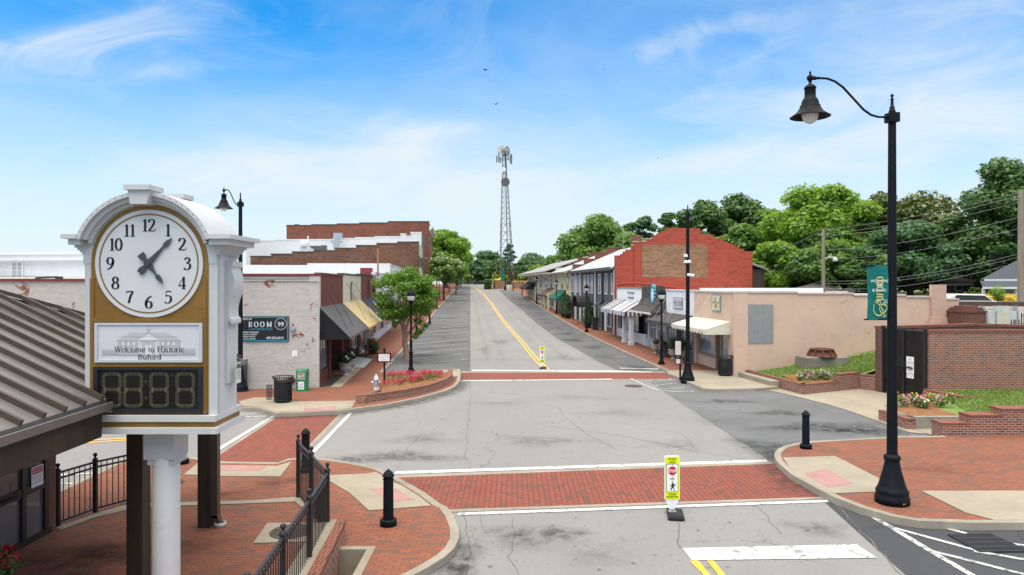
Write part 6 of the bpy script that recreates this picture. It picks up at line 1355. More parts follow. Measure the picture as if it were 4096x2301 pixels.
# --- striped awning shop
t = shopbase('striped_awning_shop', 'white shop with black and white striped awning and two square posts', 16.41, 25.5, 4.5, WSTUC, back=-12, xf=RX, P=RP, coping=flat('grey coping', (.25,.26,.27), .5))
bx(RX, WHITE2, 'lower_front', t, [(16.5,25.5,-.3,-.05,.1,1.0), (21.0,21.3,-.3,0,.1,2.9), (23.4,23.6,-.3,0,.1,2.9), (25.2,25.5,-.3,0.02,.1,4.4)]); window(RX, t, 18.6, 20.9, 1.1, 2.7, -.1, cols=2, gm=GLASS2); window(RX, t, 21.4, 23.3, 1.1, 2.7, -.1, gm=GLASS2); bx(RX, DRK, 'doorway', t, [(16.6,17.8,-.5,-.3,.1,2.6)])
bx(RX, WHITE2, 'post', t, [(17.0,17.32,.75,1.05,.1,2.75), (16.95,17.37,.7,1.1,.1,.45)]); bx(RX, WHITE2, 'post', t, [(19.0,19.32,.75,1.05,.1,2.75), (18.95,19.37,.7,1.1,.1,.45)])
bx(RX, flat('weathered plank', (.25,.22,.18), .8, .3), 'wall_planks', t, [(19.6,21.6,.004,.05,4.12,4.22), (19.6,21.6,.004,.05,3.72,3.82)])
def striped(name, a, b, per):
    n = NT(name); w = n.n('ShaderNodeTexWave', wave_type='BANDS', bands_direction='X'); w.inputs['Scale'].default_value = math.pi/(10*per)*2; n.l(n.tc('UV'), w.inputs['Vector']); f = n.rng(w.outputs['Fac'], .45, .55); MATS[name] = n.done(n.mix(f, a, b), .7); return n.m
STR = striped('striped canvas', (.03,.03,.035), (.72,.73,.74), .22)
mb = MB(RX); n = 34
for i in range(n):
    a, b = 16.9+8.6*i/n, 16.9+8.6*(i+1)/n; mb.m(i % 2); mb.quad((a,.0,3.55),(b,.0,3.55),(b,1.42,2.72),(a,1.42,2.72)); mb.quad((a,1.42,2.72),(b,1.42,2.72),(b,1.43,2.42),(a,1.43,2.42))
for i in range(9):
    a, b = 1.42*i/9, 1.42*(i+1)/9; mb.m(i % 2); za, zb_ = 3.55-.83*i/9, 3.55-.83*(i+1)/9; mb.quad((16.9,a,2.42),(16.9,b,2.42),(16.9,b,2.72),(16.9,a,2.72))
mb.m(1); mb.add([(16.9,.02,2.72),(16.9,1.4,2.73),(16.9,.02,3.5)], [(0,1,2)]); aw = mb.build('striped_awning', [flat('black canvas', (.045,.045,.05), .7), flat('white canvas', (.70,.71,.72), .7)], t); so_ = aw.modifiers.new('thick', 'SOLIDIFY'); so_.thickness = .02
# --- two storey grey building with the red gable wall
GSID = brick('grey siding', (.125,.12,.125), (.115,.11,.115), (.10,.095,.10), (.05,.05,.052), 4.0, .16, .01, dark=.85, rough=.7, stain=.2, stc=(.08,.08,.08))
ORB = brick('red painted brick', (.45,.088,.05), (.38,.075,.044), (.28,.056,.036), (.27,.055,.035), .43, .15, .014, dark=.86, rough=.75, stain=.4, stc=(.27,.05,.034), bstr=.8, patch=(.58,.30,.20), ps=1.9, pth=.70, streak=.5)
BARE = brick('bare tan brick', (.38,.19,.095), (.27,.125,.07), (.16,.085,.055), (.42,.29,.18), .33, .12, .018, dark=.72, rough=.9, stain=.55, stc=(.15,.08,.055), vsc=.4, streak=.7)
g0, g1 = 25.6, 49.3
t = T('grey_terrace', 'two storey grey clapboard shops with white metal roof and a red painted gable wall', 'building', tuple(RP(g0, 0, .3)))
GW = Mx(tuple(RP(g0, 0, 0))[:2], (-.0847, .9964), (.9964, .0847))
YG = 61.2
def c3(cx_, cy_): return (2100+cx_/2.412)*.629, (800+cy_/2.412)*.629
def gw(cx_, cy_):
    px, py = c3(cx_, cy_); Y = YG
    for _ in range(4): x = at(px, Y); w = (x - GW[0][3])*1.0036; Y = GW[1][3] + .085*w
    return w, zt(py, Y)
out = [(870,535),(925,535),(925,520),(950,520),(950,497),(975,497),(975,478),(1030,478),(1030,440),(1048,440),(1048,425),(1128,425),(1128,402),(1165,402),(1165,378),(1220,378),(1220,358),(1250,358),(1250,340),(1278,340),(1278,322),(1310,322),(1310,300),(1358,300),(1358,285),(1375,285),(1375,272),(1690,272),(1690,325),(1745,325),(1745,338),(1820,338),(1820,358),(1838,358),(1838,372),(1905,372),(1905,390),(1918,390),(1918,402),(1960,402),(1960,420),(2005,420),(2005,435),(2030,435),(2030,450),(2062,450),(2062,472),(2110,472),(2110,495),(2192,495),(2192,900),(870,900)]
P = [gw(a, b) for a, b in out]; P[-1] = (P[-1][0], .0); P[-2] = (P[-2][0], .0)
mb = MB(GW); mb.ext([(0, w, z) for w, z in P], (.38, 0, 0)); mb.build('gable_wall', ORB, t)
mb = MB(GW); q = [(gw(1128,432)), (gw(1755,432)), (gw(1760,560)), (gw(1752,640)), (gw(1768,700)), (gw(1760,745)), gw(1600,748), gw(1450,742), gw(1300,748), (gw(1130,745))]; mb.ext([(-.006, w, z) for w, z in q], (.005, 0, 0)); mb.build('bare_brick_patch', BARE, t)
mb = MB(GW); a, z = gw(1052, 425); b, _ = gw(1106, 425); _, zb_ = gw(1060, 850); mb.box(-.09, .0, a, b, zb_-1, z); mb.box(-.02, .4, a-.05, b+.06, z, z+.12); mb.build('pilaster', ORB, t)
mb = MB(GW); mb.tube([(-.05, *gw(882,850)), (-.05, *gw(890,815)), (-.05, *gw(925,805)), (-.12, *gw(1080,797)), (-.05, *gw(1250,812)), (-.05, *gw(1450,842))], .05, 8); mb.build('conduit', flat('red conduit', (.45,.06,.035), .5), t)
mb = MB(GW)
for cx_, cy_, cw_ in ((1128,402,40),(1165,378,55),(1030,440,20),(1045,405,52)): w, z = gw(cx_, cy_); w2, _ = gw(cx_+cw_, cy_); mb.box(-.05, .42, w-.02, w2, z, z+.07)
mb.build('mortar_caps', flat('pale mortar', (.50,.42,.36), .9, .3), t)
TERR = brick('terrace brick', (.26,.07,.05), (.2,.055,.04), (.12,.045,.035), (.2,.13,.1), .215, .075, .01, stain=.4)
zr0, zr1, rb = 6.55, 9.1, 6.0
def roofslab(u0, u1, zl, zh, rb, name, mat, ov=.55):
    mb = MB(RX); sl_ = (zh-zl)/rb; mb.ext([(u0, ov, zl-sl_*ov), (u0, -rb, zh), (u0, -rb, zh-.12), (u0, ov, zl-sl_*ov-.14)], (u1-u0, 0, 0)); mb.ext([(u0, -rb, zh), (u0, -rb*2, zl), (u0, -rb*2, zl-.12), (u0, -rb, zh-.12)], (u1-u0, 0, 0)); return mb.build(name, mat, t)
RMET = flat('white metal roofing', (.44,.455,.465), .45, .08, 1.0, metal=.1, dirt=(.36,.36,.35), dl=.56)
roofslab(g0+.38, g1, zr0, zr1, rb, 'roof', RMET)
mb = MB(RX); mb.box(g0+.38, g1, .45, .56, 6.12, 6.42); mb.build('eave_board', flat('dark grey eave', (.08,.08,.085), .6, .2), t)
bx(RX, GSID, 'upper_wall', t, [(g0+.39, g1, -.3, 0, 2.9, 6.4)]); bx(RX, GSID, 'lower_wall', t, [(g0+.39,27.2,-.3,-.02,.2,2.9),(31.5,34,-.3,-.02,.3,2.9),(38.5,40,-.3,-.02,.4,2.9),(44.5,g1,-.3,-.02,.5,2.9),(27.2,44.5,-.3,-.1,.3,.9)])
bx(RX, DRK, 'interior', t, [(g0+.5, g1-.1, -1.5, -.6, .2, 2.95)]); bx(RX, flat('grey plaster', (.3,.3,.3)), 'rear_block', t, [(g0+.4, g1, -12, -1.5, .2, 6.4)])
for u in (26.6, 29.3, 32.2, 36.0, 38.0, 40.0, 44.4, 47.6): window(RX, t, u, u+.85, 4.0, 5.75, .02, fm=WHITE2, gm=GLASS2, cols=1, rows=2, fw=.12)
each(RX, flat('dark shutters', (.05,.052,.055), .5), 'shutter', t, [(u, u+.3, .01, .05, 3.95, 5.8) for u in (27.6, 30.3, 33.2, 37.0, 48.6)])
each(RX, WHITE2, 'post', t, [(g0+.4,g0+.6,.02,.15,.2,6.2), (34.3,34.55,.05,.2,.3,6.2), (42.2,42.5,.05,.25,.4,6.2), (45.3,45.6,.05,.25,.4,6.2)])
mb = MB(RX)
for u, zz in ((30.8, 6.1), (35.2, 6.0), (43.2, 5.4)): mb = MB(RX); mb.tube([(u,.12,zz),(u,.12,.4)], .06, 8); mb.build('downpipe', BLACK2, t)
SHED = flat('dark shed awning', (.035,.035,.037), .6, .3, 4)
for u in (27.6, 30.8, 45.4, 47.4): awning(RX, t, u, u+1.5, 3.35, 2.65, 1.0, SHED, .05)
for u in (28.0, 46.0): window(RX, t, u, u+1.4, .9, 2.6, -.05, fm=WHITE2, cols=2)
for u in (32.6, 41): window(RX, t, u-.4, u+.6, .5, 2.6, -.05, fm=WHITE2, cols=2)
bx(RX, WHITE2, 'door', t, [(29.7,30.7,-.06,-.01,.3,2.5), (40.4,41.4,-.06,.0,.4,2.6)])
mb = MB(RX); u0_, u1_ = 37.0, 39.9
for i in range(10):
    q0, q1 = R(18*i), R(18*(i+1)); um, ur = (u0_+u1_)/2, (u1_-u0_)/2
    P0, P1 = (um+ur*math.cos(q0), 2.7+.95*math.sin(q0)), (um+ur*math.cos(q1), 2.7+.95*math.sin(q1)); mb.quad((P0[0],0,P0[1]),(P1[0],0,P1[1]),(P1[0],1.5,P1[1]),(P0[0],1.5,P0[1]))
for u in (u0_, u1_): mb.quad((u,0,2.4),(u,1.5,2.4),(u,1.5,2.72),(u,0,2.72))
aw = mb.build('arched_awning', AWB, t); so_ = aw.modifiers.new('thick', 'SOLIDIFY'); so_.thickness = .02
mb = MB(RX); mb.tube([(u0_+.1,1.4,2.5),(u0_+.1,1.4,.4)], .03, 6); mb.tube([(u1_-.1,1.4,2.5),(u1_-.1,1.4,.4)], .03, 6); mb.build('awning_posts', BLACK2, t)
def firewall(u, steps, mat, name='stepped_parapet'):
    mb = MB(RX)
    for wa, wb, z in steps: mb.box(u-.2, u+.2, -wb, -wa, 5.5, z); mb.box(u-.24, u+.24, -wb-.03, -wa+.03, z, z+.1)
    return mb.build(name, mat, t)
firewall(g1, [(.2,1.6,7.2),(1.6,3,7.9),(3,4.4,8.7),(4.4,6.4,9.3),(6.4,8,8.8)], TERR)
bx(RX, TERR, 'chimney', t, [(41,42,-6.6,-5.6,8.5,10.3)]); mb = MB(RX); mb.tube([(45,-5.5,8.9),(45,-5.5,10.8)], .03, 5); mb.tube([(43.8,-5.5,10.7),(48,-5.5,10.7)], .02, 5); mb.build('aerial', GALV, t)
# --- cream shop with green awning
g2 = 61.0; t = T('green_awning_shop', 'two storey cream stucco shop with dark green awning and brick base', 'building', tuple(RP(g1, 0, g(84)+.14)))
bx(RX, CSTUC, 'upper_wall', t, [(g1+.01, g2, -11, .02, 3.4, 6.6)]); bx(RX, TERR, 'brick_base', t, [(g1+.02, g2, -11, .0, .5, 3.4)]); roofslab(g1+.2, g2+1.2, 6.75, 9.1, 6.0, 'roof', RMET, .9)
bx(RX, flat('cream eave', (.58,.52,.38), .6), 'eave', t, [(g1+.2, g2+1.2, -.0, .9, 6.28, 6.42)])
for u in (51.2, 55.5): window(RX, t, u, u+1.1, 4.3, 5.9, .04, fm=flat('brown frame', (.12,.08,.05), .6), gm=GLASS2)
awning(RX, t, 53.0, 60.0, 4.1, 2.95, 1.3, flat('dark green canvas', (.006,.115,.075), .75, .2, 3), .25, ends=flat('dark green canvas', (.006,.115,.075)), scallop=True)
window(RX, t, 53.6, 56, 1.0, 2.9, .02, fm=WHITE2, cols=5); window(RX, t, 57, 59.6, 1.0, 2.9, .02, fm=WHITE2, cols=5); window(RX, t, 50, 50.9, 1.2, 3, .02, gm=GLASS)
firewall(g2+.2, [(1.5,3,7.6),(3,4.6,8.5),(4.6,6.6,9.2)], TERR)
# --- white clapboard shop
g3 = 100.0; SIDW = brick('cream clapboard', (.66,.62,.52), (.64,.60,.50), (.6,.56,.47), (.40,.37,.30), 5, .2, .012, dark=.9, stain=.15, stc=(.5,.46,.38)); zb_ = g(100)
t = T('clapboard_shop', 'cream clapboard shop with deep eaves and black awnings at the end of the right row', 'building', tuple(RP(g2, 0, zb_)))
bx(RX, SIDW, 'walls', t, [(g2+1.3, g3, -10, .0, 1, 7.2)]); mb = MB(RX); mb.ext([(g2+1.25,1.7,6.7),(g2+1.25,-5,8.9),(g2+1.25,-5,8.75),(g2+1.25,1.7,6.55)], (g3-g2, 0, 0)); mb.ext([(g2+1.25,-5,8.9),(g2+1.25,-10.5,7.2),(g2+1.25,-10.5,7.05),(g2+1.25,-5,8.75)], (g3-g2,0,0)); mb.build('roof', flat('grey roof felt', (.28,.28,.28), .8), t)
bx(RX, flat('tan eave', (.5,.44,.34), .6), 'eave', t, [(g2+1.25, g3+1.2, -.1, 1.65, 6.3, 6.5)]); mb = MB(RX)
for u in (66, 74, 84): mb = MB(RX); mb.ext([(u,0,5.2),(u,1.5,6.3),(u,1.2,6.3),(u,0,5.5)], (.2,0,0)); mb.build('eave_bracket', WHITE2, t)
for u in (66, 71, 78, 86, 94): window(RX, t, u, u+1.3, 4.4, 6.0, .03, fm=DARKC, gm=GLASS)
awning(RX, t, 63, 70, 4.3, 3.4, 1.3, flat('brown shingle awning', (.17,.11,.08), .9, .2, 4), .2, ends=CSTUC); awning(RX, t, 71, 75, 3.6, 3.1, 1.2, AWB, .12, ends=AWB); awning(RX, t, 88, 99, 5.2, 4.2, 1.6, AWB, .3, ends=AWB)
each(RX, CSTUC, 'post', t, [(62.8,63.1,.8,1.1,.8,3.4),(66.5,66.8,.8,1.1,.8,3.4),(70,70.3,.8,1.1,.9,3.4),(76,76.3,0,.3,1,4)]); window(RX, t, 64, 69, 1.6, 3.2, .02, fm=WHITE2, cols=4); window(RX, t, 77, 86, 2, 4, .02, fm=WHITE2, cols=5)
# ---- things on the right pavement
def rpt(u, w): p = RP(u, w, 0); return Vector((p.x, p.y, g(p.y)+.14))
bench(rpt(9.0, .95), R(-85), 'black iron bench in front of the boutique window beside the flower urns', bn1); bench(rpt(34.5, 1.0), R(-85), 'black iron bench left of the potted conifer by the grey shops', bn1)
bench(rpt(50.5, .9), R(-85), 'black iron bench by the cream shop next to the bicycle', bn1)
v1 = urn(11.2, .75, 'stone urn with red flowers behind the boutique bench, farther one', RP, 35.4, sc=None); leafchild(v1, [leafset(260, blob((0,0,.8), .25, .9, .4), .05, 41)], LEAF_SHRUB, 'foliage'); leafchild(v1, [leafset(70, blob((0,0,.82), .3, .6, .8), .045, 42)], PETR, 'flowers')
urn(10.0, .6, 'stone urn with red flowers behind the boutique bench, nearer one', RP, 35.4, first=v1)
v2 = urn(7.6, .7, 'stone urn with a spiky green shrub by the boutique door, farther one', RP, 35.4); leafchild(v2, [leafset(700, blob((0,0,1.0), .34, 1.35, .3), .055, 43)], LEAF_SHRUB, 'foliage'); urn(6.4, .65, 'stone urn with a spiky green shrub beside the black pole, nearer one', RP, 35.4, first=v2)
DGRN = leafm('conifer needles', (.035,.085,.03), (.09,.16,.055), .3)
def conifer(p, h, lb, seed, first=None):
    if first: return dup(first, tuple(p), seed, lb)
    t = T('potted_conifer', lb, 'potted tree', tuple(p), 0, 'potted conifers on the right pavement'); mb = MB(); mb.lathe([(.001,0),(.3,0),(.42,.62),(.44,.66),(.38,.66),(.36,.6),(.001,.58)], (0,0,0), 20); mb.build('pot', flat('dark grey pot', (.03,.036,.04), .5, .2), t, True)
    mb = MB(); mb.tube([(0,0,.5),(0,0,1.2),(.02,0,h-.2)], [.05,.04,.015], 8); mb.build('trunk', flat('bark', (.08,.055,.04), .9, .3), t, True)
    def f(rr):
        z = rr.uniform(.75, h); r = (.9*(1-(z-.6)/(h-.5)) + .06)*rr.uniform(.25, 1.0); a = rr.uniform(0, 6.283); return (r*math.cos(a), r*math.sin(a), z-.25*r), Vector((math.cos(a), math.sin(a), -.1))
    leafchild(t, [leafset(2600, f, .06, seed, .1)], DGRN, 'foliage'); return t
def ppt(px, py): y = 60; p = G(px, py, .14); return V(p[0], p[1], g(p[1])+.14)
cf = conifer(rpt(33.7, 1.0), 2.9, 'potted conifer standing alone before the grey shops', 3); conifer(rpt(46.3, .95), 0, 'right one of the paired potted conifers before the grey shops', 1.2, cf); conifer(rpt(48.6, 1.0), 0, 'left one of the paired potted conifers before the grey shops', 2.4, cf)
p = rpt(31.2, .75); t = T('dark_urn', 'tall dark square planter beside the lone potted conifer', 'planter', tuple(p)); mb = MB(); mb.add([(-.25,-.25,0),(.25,-.25,0),(.25,.25,0),(-.25,.25,0),(-.32,-.32,1.2),(.32,-.32,1.2),(.32,.32,1.2),(-.32,.32,1.2)], [(0,3,2,1),(0,1,5,4),(1,2,6,5),(2,3,7,6),(3,0,4,7)]); mb.box(-.27,.27,-.27,.27,1.1,1.14); mb.build('tub', flat('charcoal tub', (.02,.022,.025), .5), t, True)
p = rpt(53.5, .8); t = T('bicycle', 'old bicycle parked by the cream shop with the green awning', 'bicycle', tuple(p), R(95)); 
for dx in (-.5, .5): mb = MB(); mb.tube([(dx+.33*math.cos(R(q)),0,.33+.33*math.sin(R(q))) for q in range(0,361,20)], .02, 6, False); [mb.bar((dx,0,.33),(dx+.33*math.cos(R(q)),0,.33+.33*math.sin(R(q))),.006) for q in range(0,360,45)]; mb.build('wheel', BLACK2, t, True)
mb = MB(); [mb.tube(q, .018, 6) for q in ([(-.5,0,.33),(-.12,0,.75),(.38,0,.78),(-.05,0,.3),(-.5,0,.33)], [(-.15,0,.9),(-.05,0,.3)], [(.5,0,.33),(.36,0,.95)], [(.25,-.25,1.0),(.36,0,.98),(.25,.25,1.0)])]; mb.build('bike_frame', flat('green enamel dull', (.05,.09,.07), .5), t, True); mb = MB(); mb.obox((-.18,0,.92), (.25,.12,.06)); mb.build('saddle', BLACK2, t, True)
# no skateboards sign behind the pole (seen edge on)
x, y = G(1711, 957, .14); t = T('pavement_rules_sign', 'black sign post partly hidden by the black camera pole', 'sign', (x, y, .14)); mb = MB(); mb.tube([(0,0,0),(0,0,2.3)], .045, 12); mb.lathe([(.06,2.25),(.06,2.3),(.02,2.35)], (0,0,0), 12); mb.ball((0,0,2.38), .06, 10); mb.build('post', BLACK, t, True); mb = MB(); mb.obox((-.12,-.09,1.6), (.36,.04,.8), R(-30)); mb.obox((-.12,-.09,.95), (.3,.04,.3), R(-30)); mb.build('board', BLACK, t, True); mb = MB(); mb.obox((-.13,-.115,1.6), (.28,.02,.68), R(-30)); mb.obox((-.13,-.115,.95), (.22,.02,.22), R(-30)); mb.build('sign_face', flat('pale sign face', (.6,.5,.48), .5), t, True)
# ================================================================ right foreground: lawn walls, enclosure, beds
def lowwall(name, lb, segs, group=None):
    t = T(name, lb, 'wall', (*segs[0][0], segs[0][2])); mb, cb = MB(), MB()
    for a, b, z0_, z1_, th in segs:
        d = Vector((b[0]-a[0], b[1]-a[1])).normalized(); n_ = Vector((-d.y, d.x))*th
        q = [a, b, (b[0]+n_.x, b[1]+n_.y), (a[0]+n_.x, a[1]+n_.y)]; mb.prism(q, z0_, z1_-.06)
        e = .012; q2 = [(a[0]-d.x*e-n_.x/th*e, a[1]-d.y*e-n_.y/th*e), (b[0]+d.x*e-n_.x/th*e, b[1]+d.y*e-n_.y/th*e), (b[0]+d.x*e+n_.x*(1+e/th), b[1]+d.y*e+n_.y*(1+e/th)), (a[0]-d.x*e+n_.x*(1+e/th), a[1]-d.y*e+n_.y*(1+e/th))]; cb.prism(q2, z1_-.06, z1_)
    mb.build('brick_wall', WBR, t); cb.build('coping', COPE, t); return t
lowwall('garden_wall', 'low brick wall round the sloping lawn beside the pink shop', [((12.82,30.1),(12.02,35.2),0,.46,-.28), ((12.82,30.1),(14.9,31.12),0,.46,.28), ((14.92,31.13),(16.15,31.75),0,.78,.28), ((16.15,31.72),(16.72,30.9),0,.7,.28)])
mb = MB(); mb.prism([(11.62,35.1),(11.95,35.2),(12.5,31.9),(12.05,31.8)], 0, .36); t = T('concrete_step', 'concrete step block beside the pink shop corner', 'step', (12, 33, 0)); mb.build('block', CONC, t)
lowwall('garden_wall', 'short low brick wall by the near flower bed at the driveway', [((13.5,24.6),(13.55,22.95),0,.36,-.3)])
mb = MB(); mb.prism([(13.56,22.93),(13.56,23.13),(17,23.2),(17,23.0)], 0, .425); t = T('concrete_edging', 'concrete edging along the near flower bed', 'kerb', (15, 23, 0)); mb.build('edging', KERB, t)
lowwall('stepped_wall', 'brick wall stepping up to the right edge above the brick pavement', [((13.5,21.42),(14.38,21.42),0,.53,.55), ((14.385,21.42),(15.36,21.42),0,.78,.56), ((15.365,21.42),(30,21.42),0,.98,.55)])
lowwall('garden_wall', 'stub of low brick wall at the foot of the brick enclosure', [((17.3,28.28),(17.6,26.4),0,.55,-.3),((17.6,26.4),(18.6,26.6),0,.5,.28)])
t = T('bin_enclosure', 'brick refuse enclosure with black metal gates and open top', 'enclosure', (17.3, 28.3, .1))
EB_ = [(17.30,28.28),(24.5,28.6)]; ZT = 2.98
mb = MB(); mb.prism([(17.30,28.28),(25,28.5),(25,28.78),(17.25,28.56)], 0, ZT-.12); mb.build('brick_wall', WBR, t)
mb = MB(); mb.prism([(16.62,30.83),(16.55,31.1),(22.3,33.2),(22.38,32.95)], 0, ZT-.12); mb.prism([(22.38,32.95),(22.3,33.2),(26,31),(25.8,30.75)], 0, ZT-.12); mb.prism([(16.60,30.64),(16.5,30.83),(16.66,30.9),(16.74,30.70)], 0, ZT-.1); mb.build('rear_wall', brick('sooty wall brick', (.2,.07,.05), (.15,.055,.04), (.08,.04,.035), (.2,.16,.13), .215, .075, .011, stain=.6, stc=(.05,.045,.04)), t)
mb = MB(); mb.prism([(17.27,28.26),(25,28.48),(25,28.8),(17.22,28.58)], ZT-.12, ZT); mb.prism([(16.6,30.8),(16.52,31.12),(22.3,33.23),(22.4,32.92)], ZT-.12, ZT); mb.prism([(22.41,32.9),(22.31,33.22),(26,31.02),(25.8,30.72)], ZT-.12, ZT-.001); mb.build('coping', COPE, t)
gd = Vector((16.72-17.28, 30.66-28.44)); GLn = gd.length; gd.normalize(); GT = Mx((17.26, 28.45), (gd.x, gd.y), (-gd.y, gd.x))
GATE = flat('scuffed black gate steel', (.022,.02,.02), .38, .6, 1.1, metal=.5, dirt=(.055,.045,.04), dl=.48, spec=.6)
for a, b in ((.1, GLn/2-.02), (GLn/2+.02, GLn-.05)): mb = MB(GT); mb.box(a, b, -.02, .02, .12, 2.9); gt_ = mb.build('gate', GATE, t); mb = MB(GT); mb.box(a-.03,a+.03,.021,.06,.12,2.92); mb.box(b-.03,b+.03,.021,.06,.12,2.92); mb.build('gate_frame', BLACK2, gt_)
mb = MB(GT); mb.box(-.06,.06,-.08,.08,.0,3.02); mb.box(GLn-.03,GLn+.06,-.08,.08,.0,3.02); mb.build('gate_posts', BLACK2, t); mb = MB(GT); mb.bar((GLn/2-.5,.07,1.3),(GLn/2+.3,.07,1.36),.05); mb.build('latch', BLACK2, t)
f = frame(GT @ V(.8,.022,1.42), (-gd.x,-gd.y,0), (0,0,1), (-gd.y, gd.x, 0)); mb = MB(); mb.m(0); mpoly(mb, f, rrect(.2,.36,.03), .004); mrect(mb, f, -.19,.19,-.56,-.38,.004); mb.m(1)
for s_, z in (('NO', .2), ('PARKING', .05), ('ANY', -.1), ('TIME', -.25)): text(mb, lambda a, b: f(a, b, .008), s_, 0, z, .09, sx=.8)
text(mb, lambda a, b: f(a, b, .008), 'TOW AWAY', 0, -.49, .05, sx=.85); mb.build('no_parking_sign', [SIGNW, flat('faded red print', (.6,.25,.2), .6)], t)
# drain block with rusty cap
px_ = 15.7; t = T('vent_block', 'square concrete block with a rusty iron cap on the sloping lawn', 'vent', (px_, 34.6, .8)); zb = .45; mb = MB(); mb.obox((px_,34.6,.86), (2.3,1.1,.75), R(5)); o = mb.build('concrete_block', flat('stained concrete', (.22,.2,.17), .9, .3, 1.5, dirt=(.07,.065,.06), dl=.5, bump=.3), t); bv = o.modifiers.new('b', 'BEVEL'); bv.width = .04
mb = MB(); mb.lathe([(.72,1.23),(.72,1.27),(.62,1.29),(.54,1.54),(.58,1.56),(.58,1.61),(.5,1.62),(.49,1.5),(.001,1.45)], (px_,34.6,0), 28)
for i in range(10): q = 2*math.pi*i/10; mb.bar((px_+.7*math.cos(q),34.6+.7*math.sin(q),1.29),(px_+.56*math.cos(q),34.6+.56*math.sin(q),1.54),.05)
mb.build('iron_cap', flat('rusted cap', (.12,.042,.025), .75, .35, 4), t)
def bed(name, lb, c, rx_, ry_, zf, seed, cols):
    rr = random.Random(seed); t = T(name, lb, 'flowers', (*c, zf)); pts = [(c[0]+rr.uniform(-rx_,rx_), c[1]+rr.uniform(-ry_,ry_), zf+rr.uniform(.1,.3)) for _ in range(26)]
    leafmesh('leaves', [leafset(900, spread(pts, .17), .05, seed)], LIME, t); tops = [(a, b, z+.1) for a, b, z in pts]
    for i, m in enumerate(cols): leafmesh('blossom', [leafset(70, spread(tops[i::len(cols)], .16, .8), .05, seed+i+1)], m, t)
bed('flower_bed', 'white and pink bedding flowers on pine straw in the corner of the lawn wall', (14.0,31.6), .75, .35, .40, 51, (PETW, PETK, PETW, PETV)); bed('flower_bed', 'white, yellow, violet and pink bedding flowers by the near brick enclosure', (15.05,25.0), .95, .55, .42, 61, (PETV, PETW, PETY, PETP, PETK))
# ================================================================ railway side
BAL = flat('ballast stone', (.27,.245,.21), .95, .5, 5, bump=.9, bs=22, dirt=(.17,.13,.11), dl=.5)
def rl(x): return 47.5-.30*(x-27)       # the track runs down towards the right edge
mb = MB(); zr_ = 3.60
for a in range(18, 60, 2):
    b = a+2
    for (d0, h0), (d1, h1) in (((-4.6,-1.25),(-1.6,-.12)), ((-1.6,-.12),(1.8,-.12)), ((1.8,-.12),(4.2,-1.2))): mb.quad((a,rl(a)+d0,zr_+h0),(b,rl(b)+d0,zr_+h0),(b,rl(b)+d1,zr_+h1),(a,rl(a)+d1,zr_+h1))
tag(mb.build('ballast', BAL), 'grey stone ballast bank under the rails', 'ballast', kind='stuff')
RUST = flat('rusty rail', (.085,.05,.036), .6, .3, 4)
for d, lb in ((-.75, 'near rusty steel rail on the ballast bank'), (.75, 'far rusty steel rail on the ballast bank')):
    mb = MB(); mb.ext([(18,rl(18)+d-.04,zr_-.1),(18,rl(18)+d+.04,zr_-.1),(18,rl(18)+d+.04,zr_+.08),(18,rl(18)+d-.04,zr_+.08)], (42,-.30*42,0)); mb.ext([(18,rl(18)+d-.09,zr_-.12),(18,rl(18)+d+.09,zr_-.12),(18,rl(18)+d+.09,zr_-.09),(18,rl(18)+d-.09,zr_-.09)], (42,-.30*42,0)); tag(mb.build('rail', RUST), lb, 'rail', 'railway rails')
mb = MB(); mb.ext([(18,rl(18)-1.7,zr_-.32),(18,rl(18)-1.45,zr_-.32),(18,rl(18)-1.45,zr_-.1),(18,rl(18)-1.7,zr_-.1)], (42,-.30*42,0)); tag(mb.build('track_edge', flat('dark tie ends', (.05,.036,.03), .9, .4, 3)), 'dark brown edge of the railway ties on the bank', 'railway ties')
# brick pillar, iron fence, steel cabinet
x = at(2430, 35.6); t = T('brick_pillar', 'stepped brown brick pillar behind the enclosure, at the end of the iron fence', 'pillar', (x, 35.6, 2)); mb = MB(); mb.box(x-.62,x+.62,34.98,36.22,1.4,2.75); mb.build('stone_base', CONC, t); mb = MB(); 
for i, (w_, za, zb_) in enumerate(((.62,2.72,3.32),(.66,3.32,3.41),(.57,3.41,3.5),(.5,3.5,3.58),(.38,3.58,3.66))): mb.box(x-w_,x+w_,35.6-w_,35.6+w_,za+.1,zb_+.1)
mb.build('brickwork', brick('pillar brick', (.20,.06,.04), (.15,.048,.036), (.08,.035,.03), (.2,.13,.1), .215, .075, .011, stain=.45), t)
t = T('iron_fence', 'black iron picket fence in front of the railway bank', 'fence', (x+.7, 37.6, 2)); mb = MB(); n = 90
for i in range(n): xx = x+.75+.125*i; yy = 37.6-.02*i; mb.bar((xx,yy,1.9),(xx,yy,3.32),.036)
for z in (2.15,2.75,3.15): mb.bar((x+.6,37.6,z),(x+.75+.125*n,37.6-.02*n,z),.035)
mb.build('pickets', BLACK2, t)
xc2 = at(2513, 36.4); t = T('meter_cabinet', 'grey steel meter boxes on a frame of two posts behind the enclosure', 'cabinet', (xc2, 36.4, 1.6)); mb = MB()
for dx in (-.88, .88): mb.tube([(xc2+dx,36.4,1.5),(xc2+dx,36.4,3.72)], .1, 12)
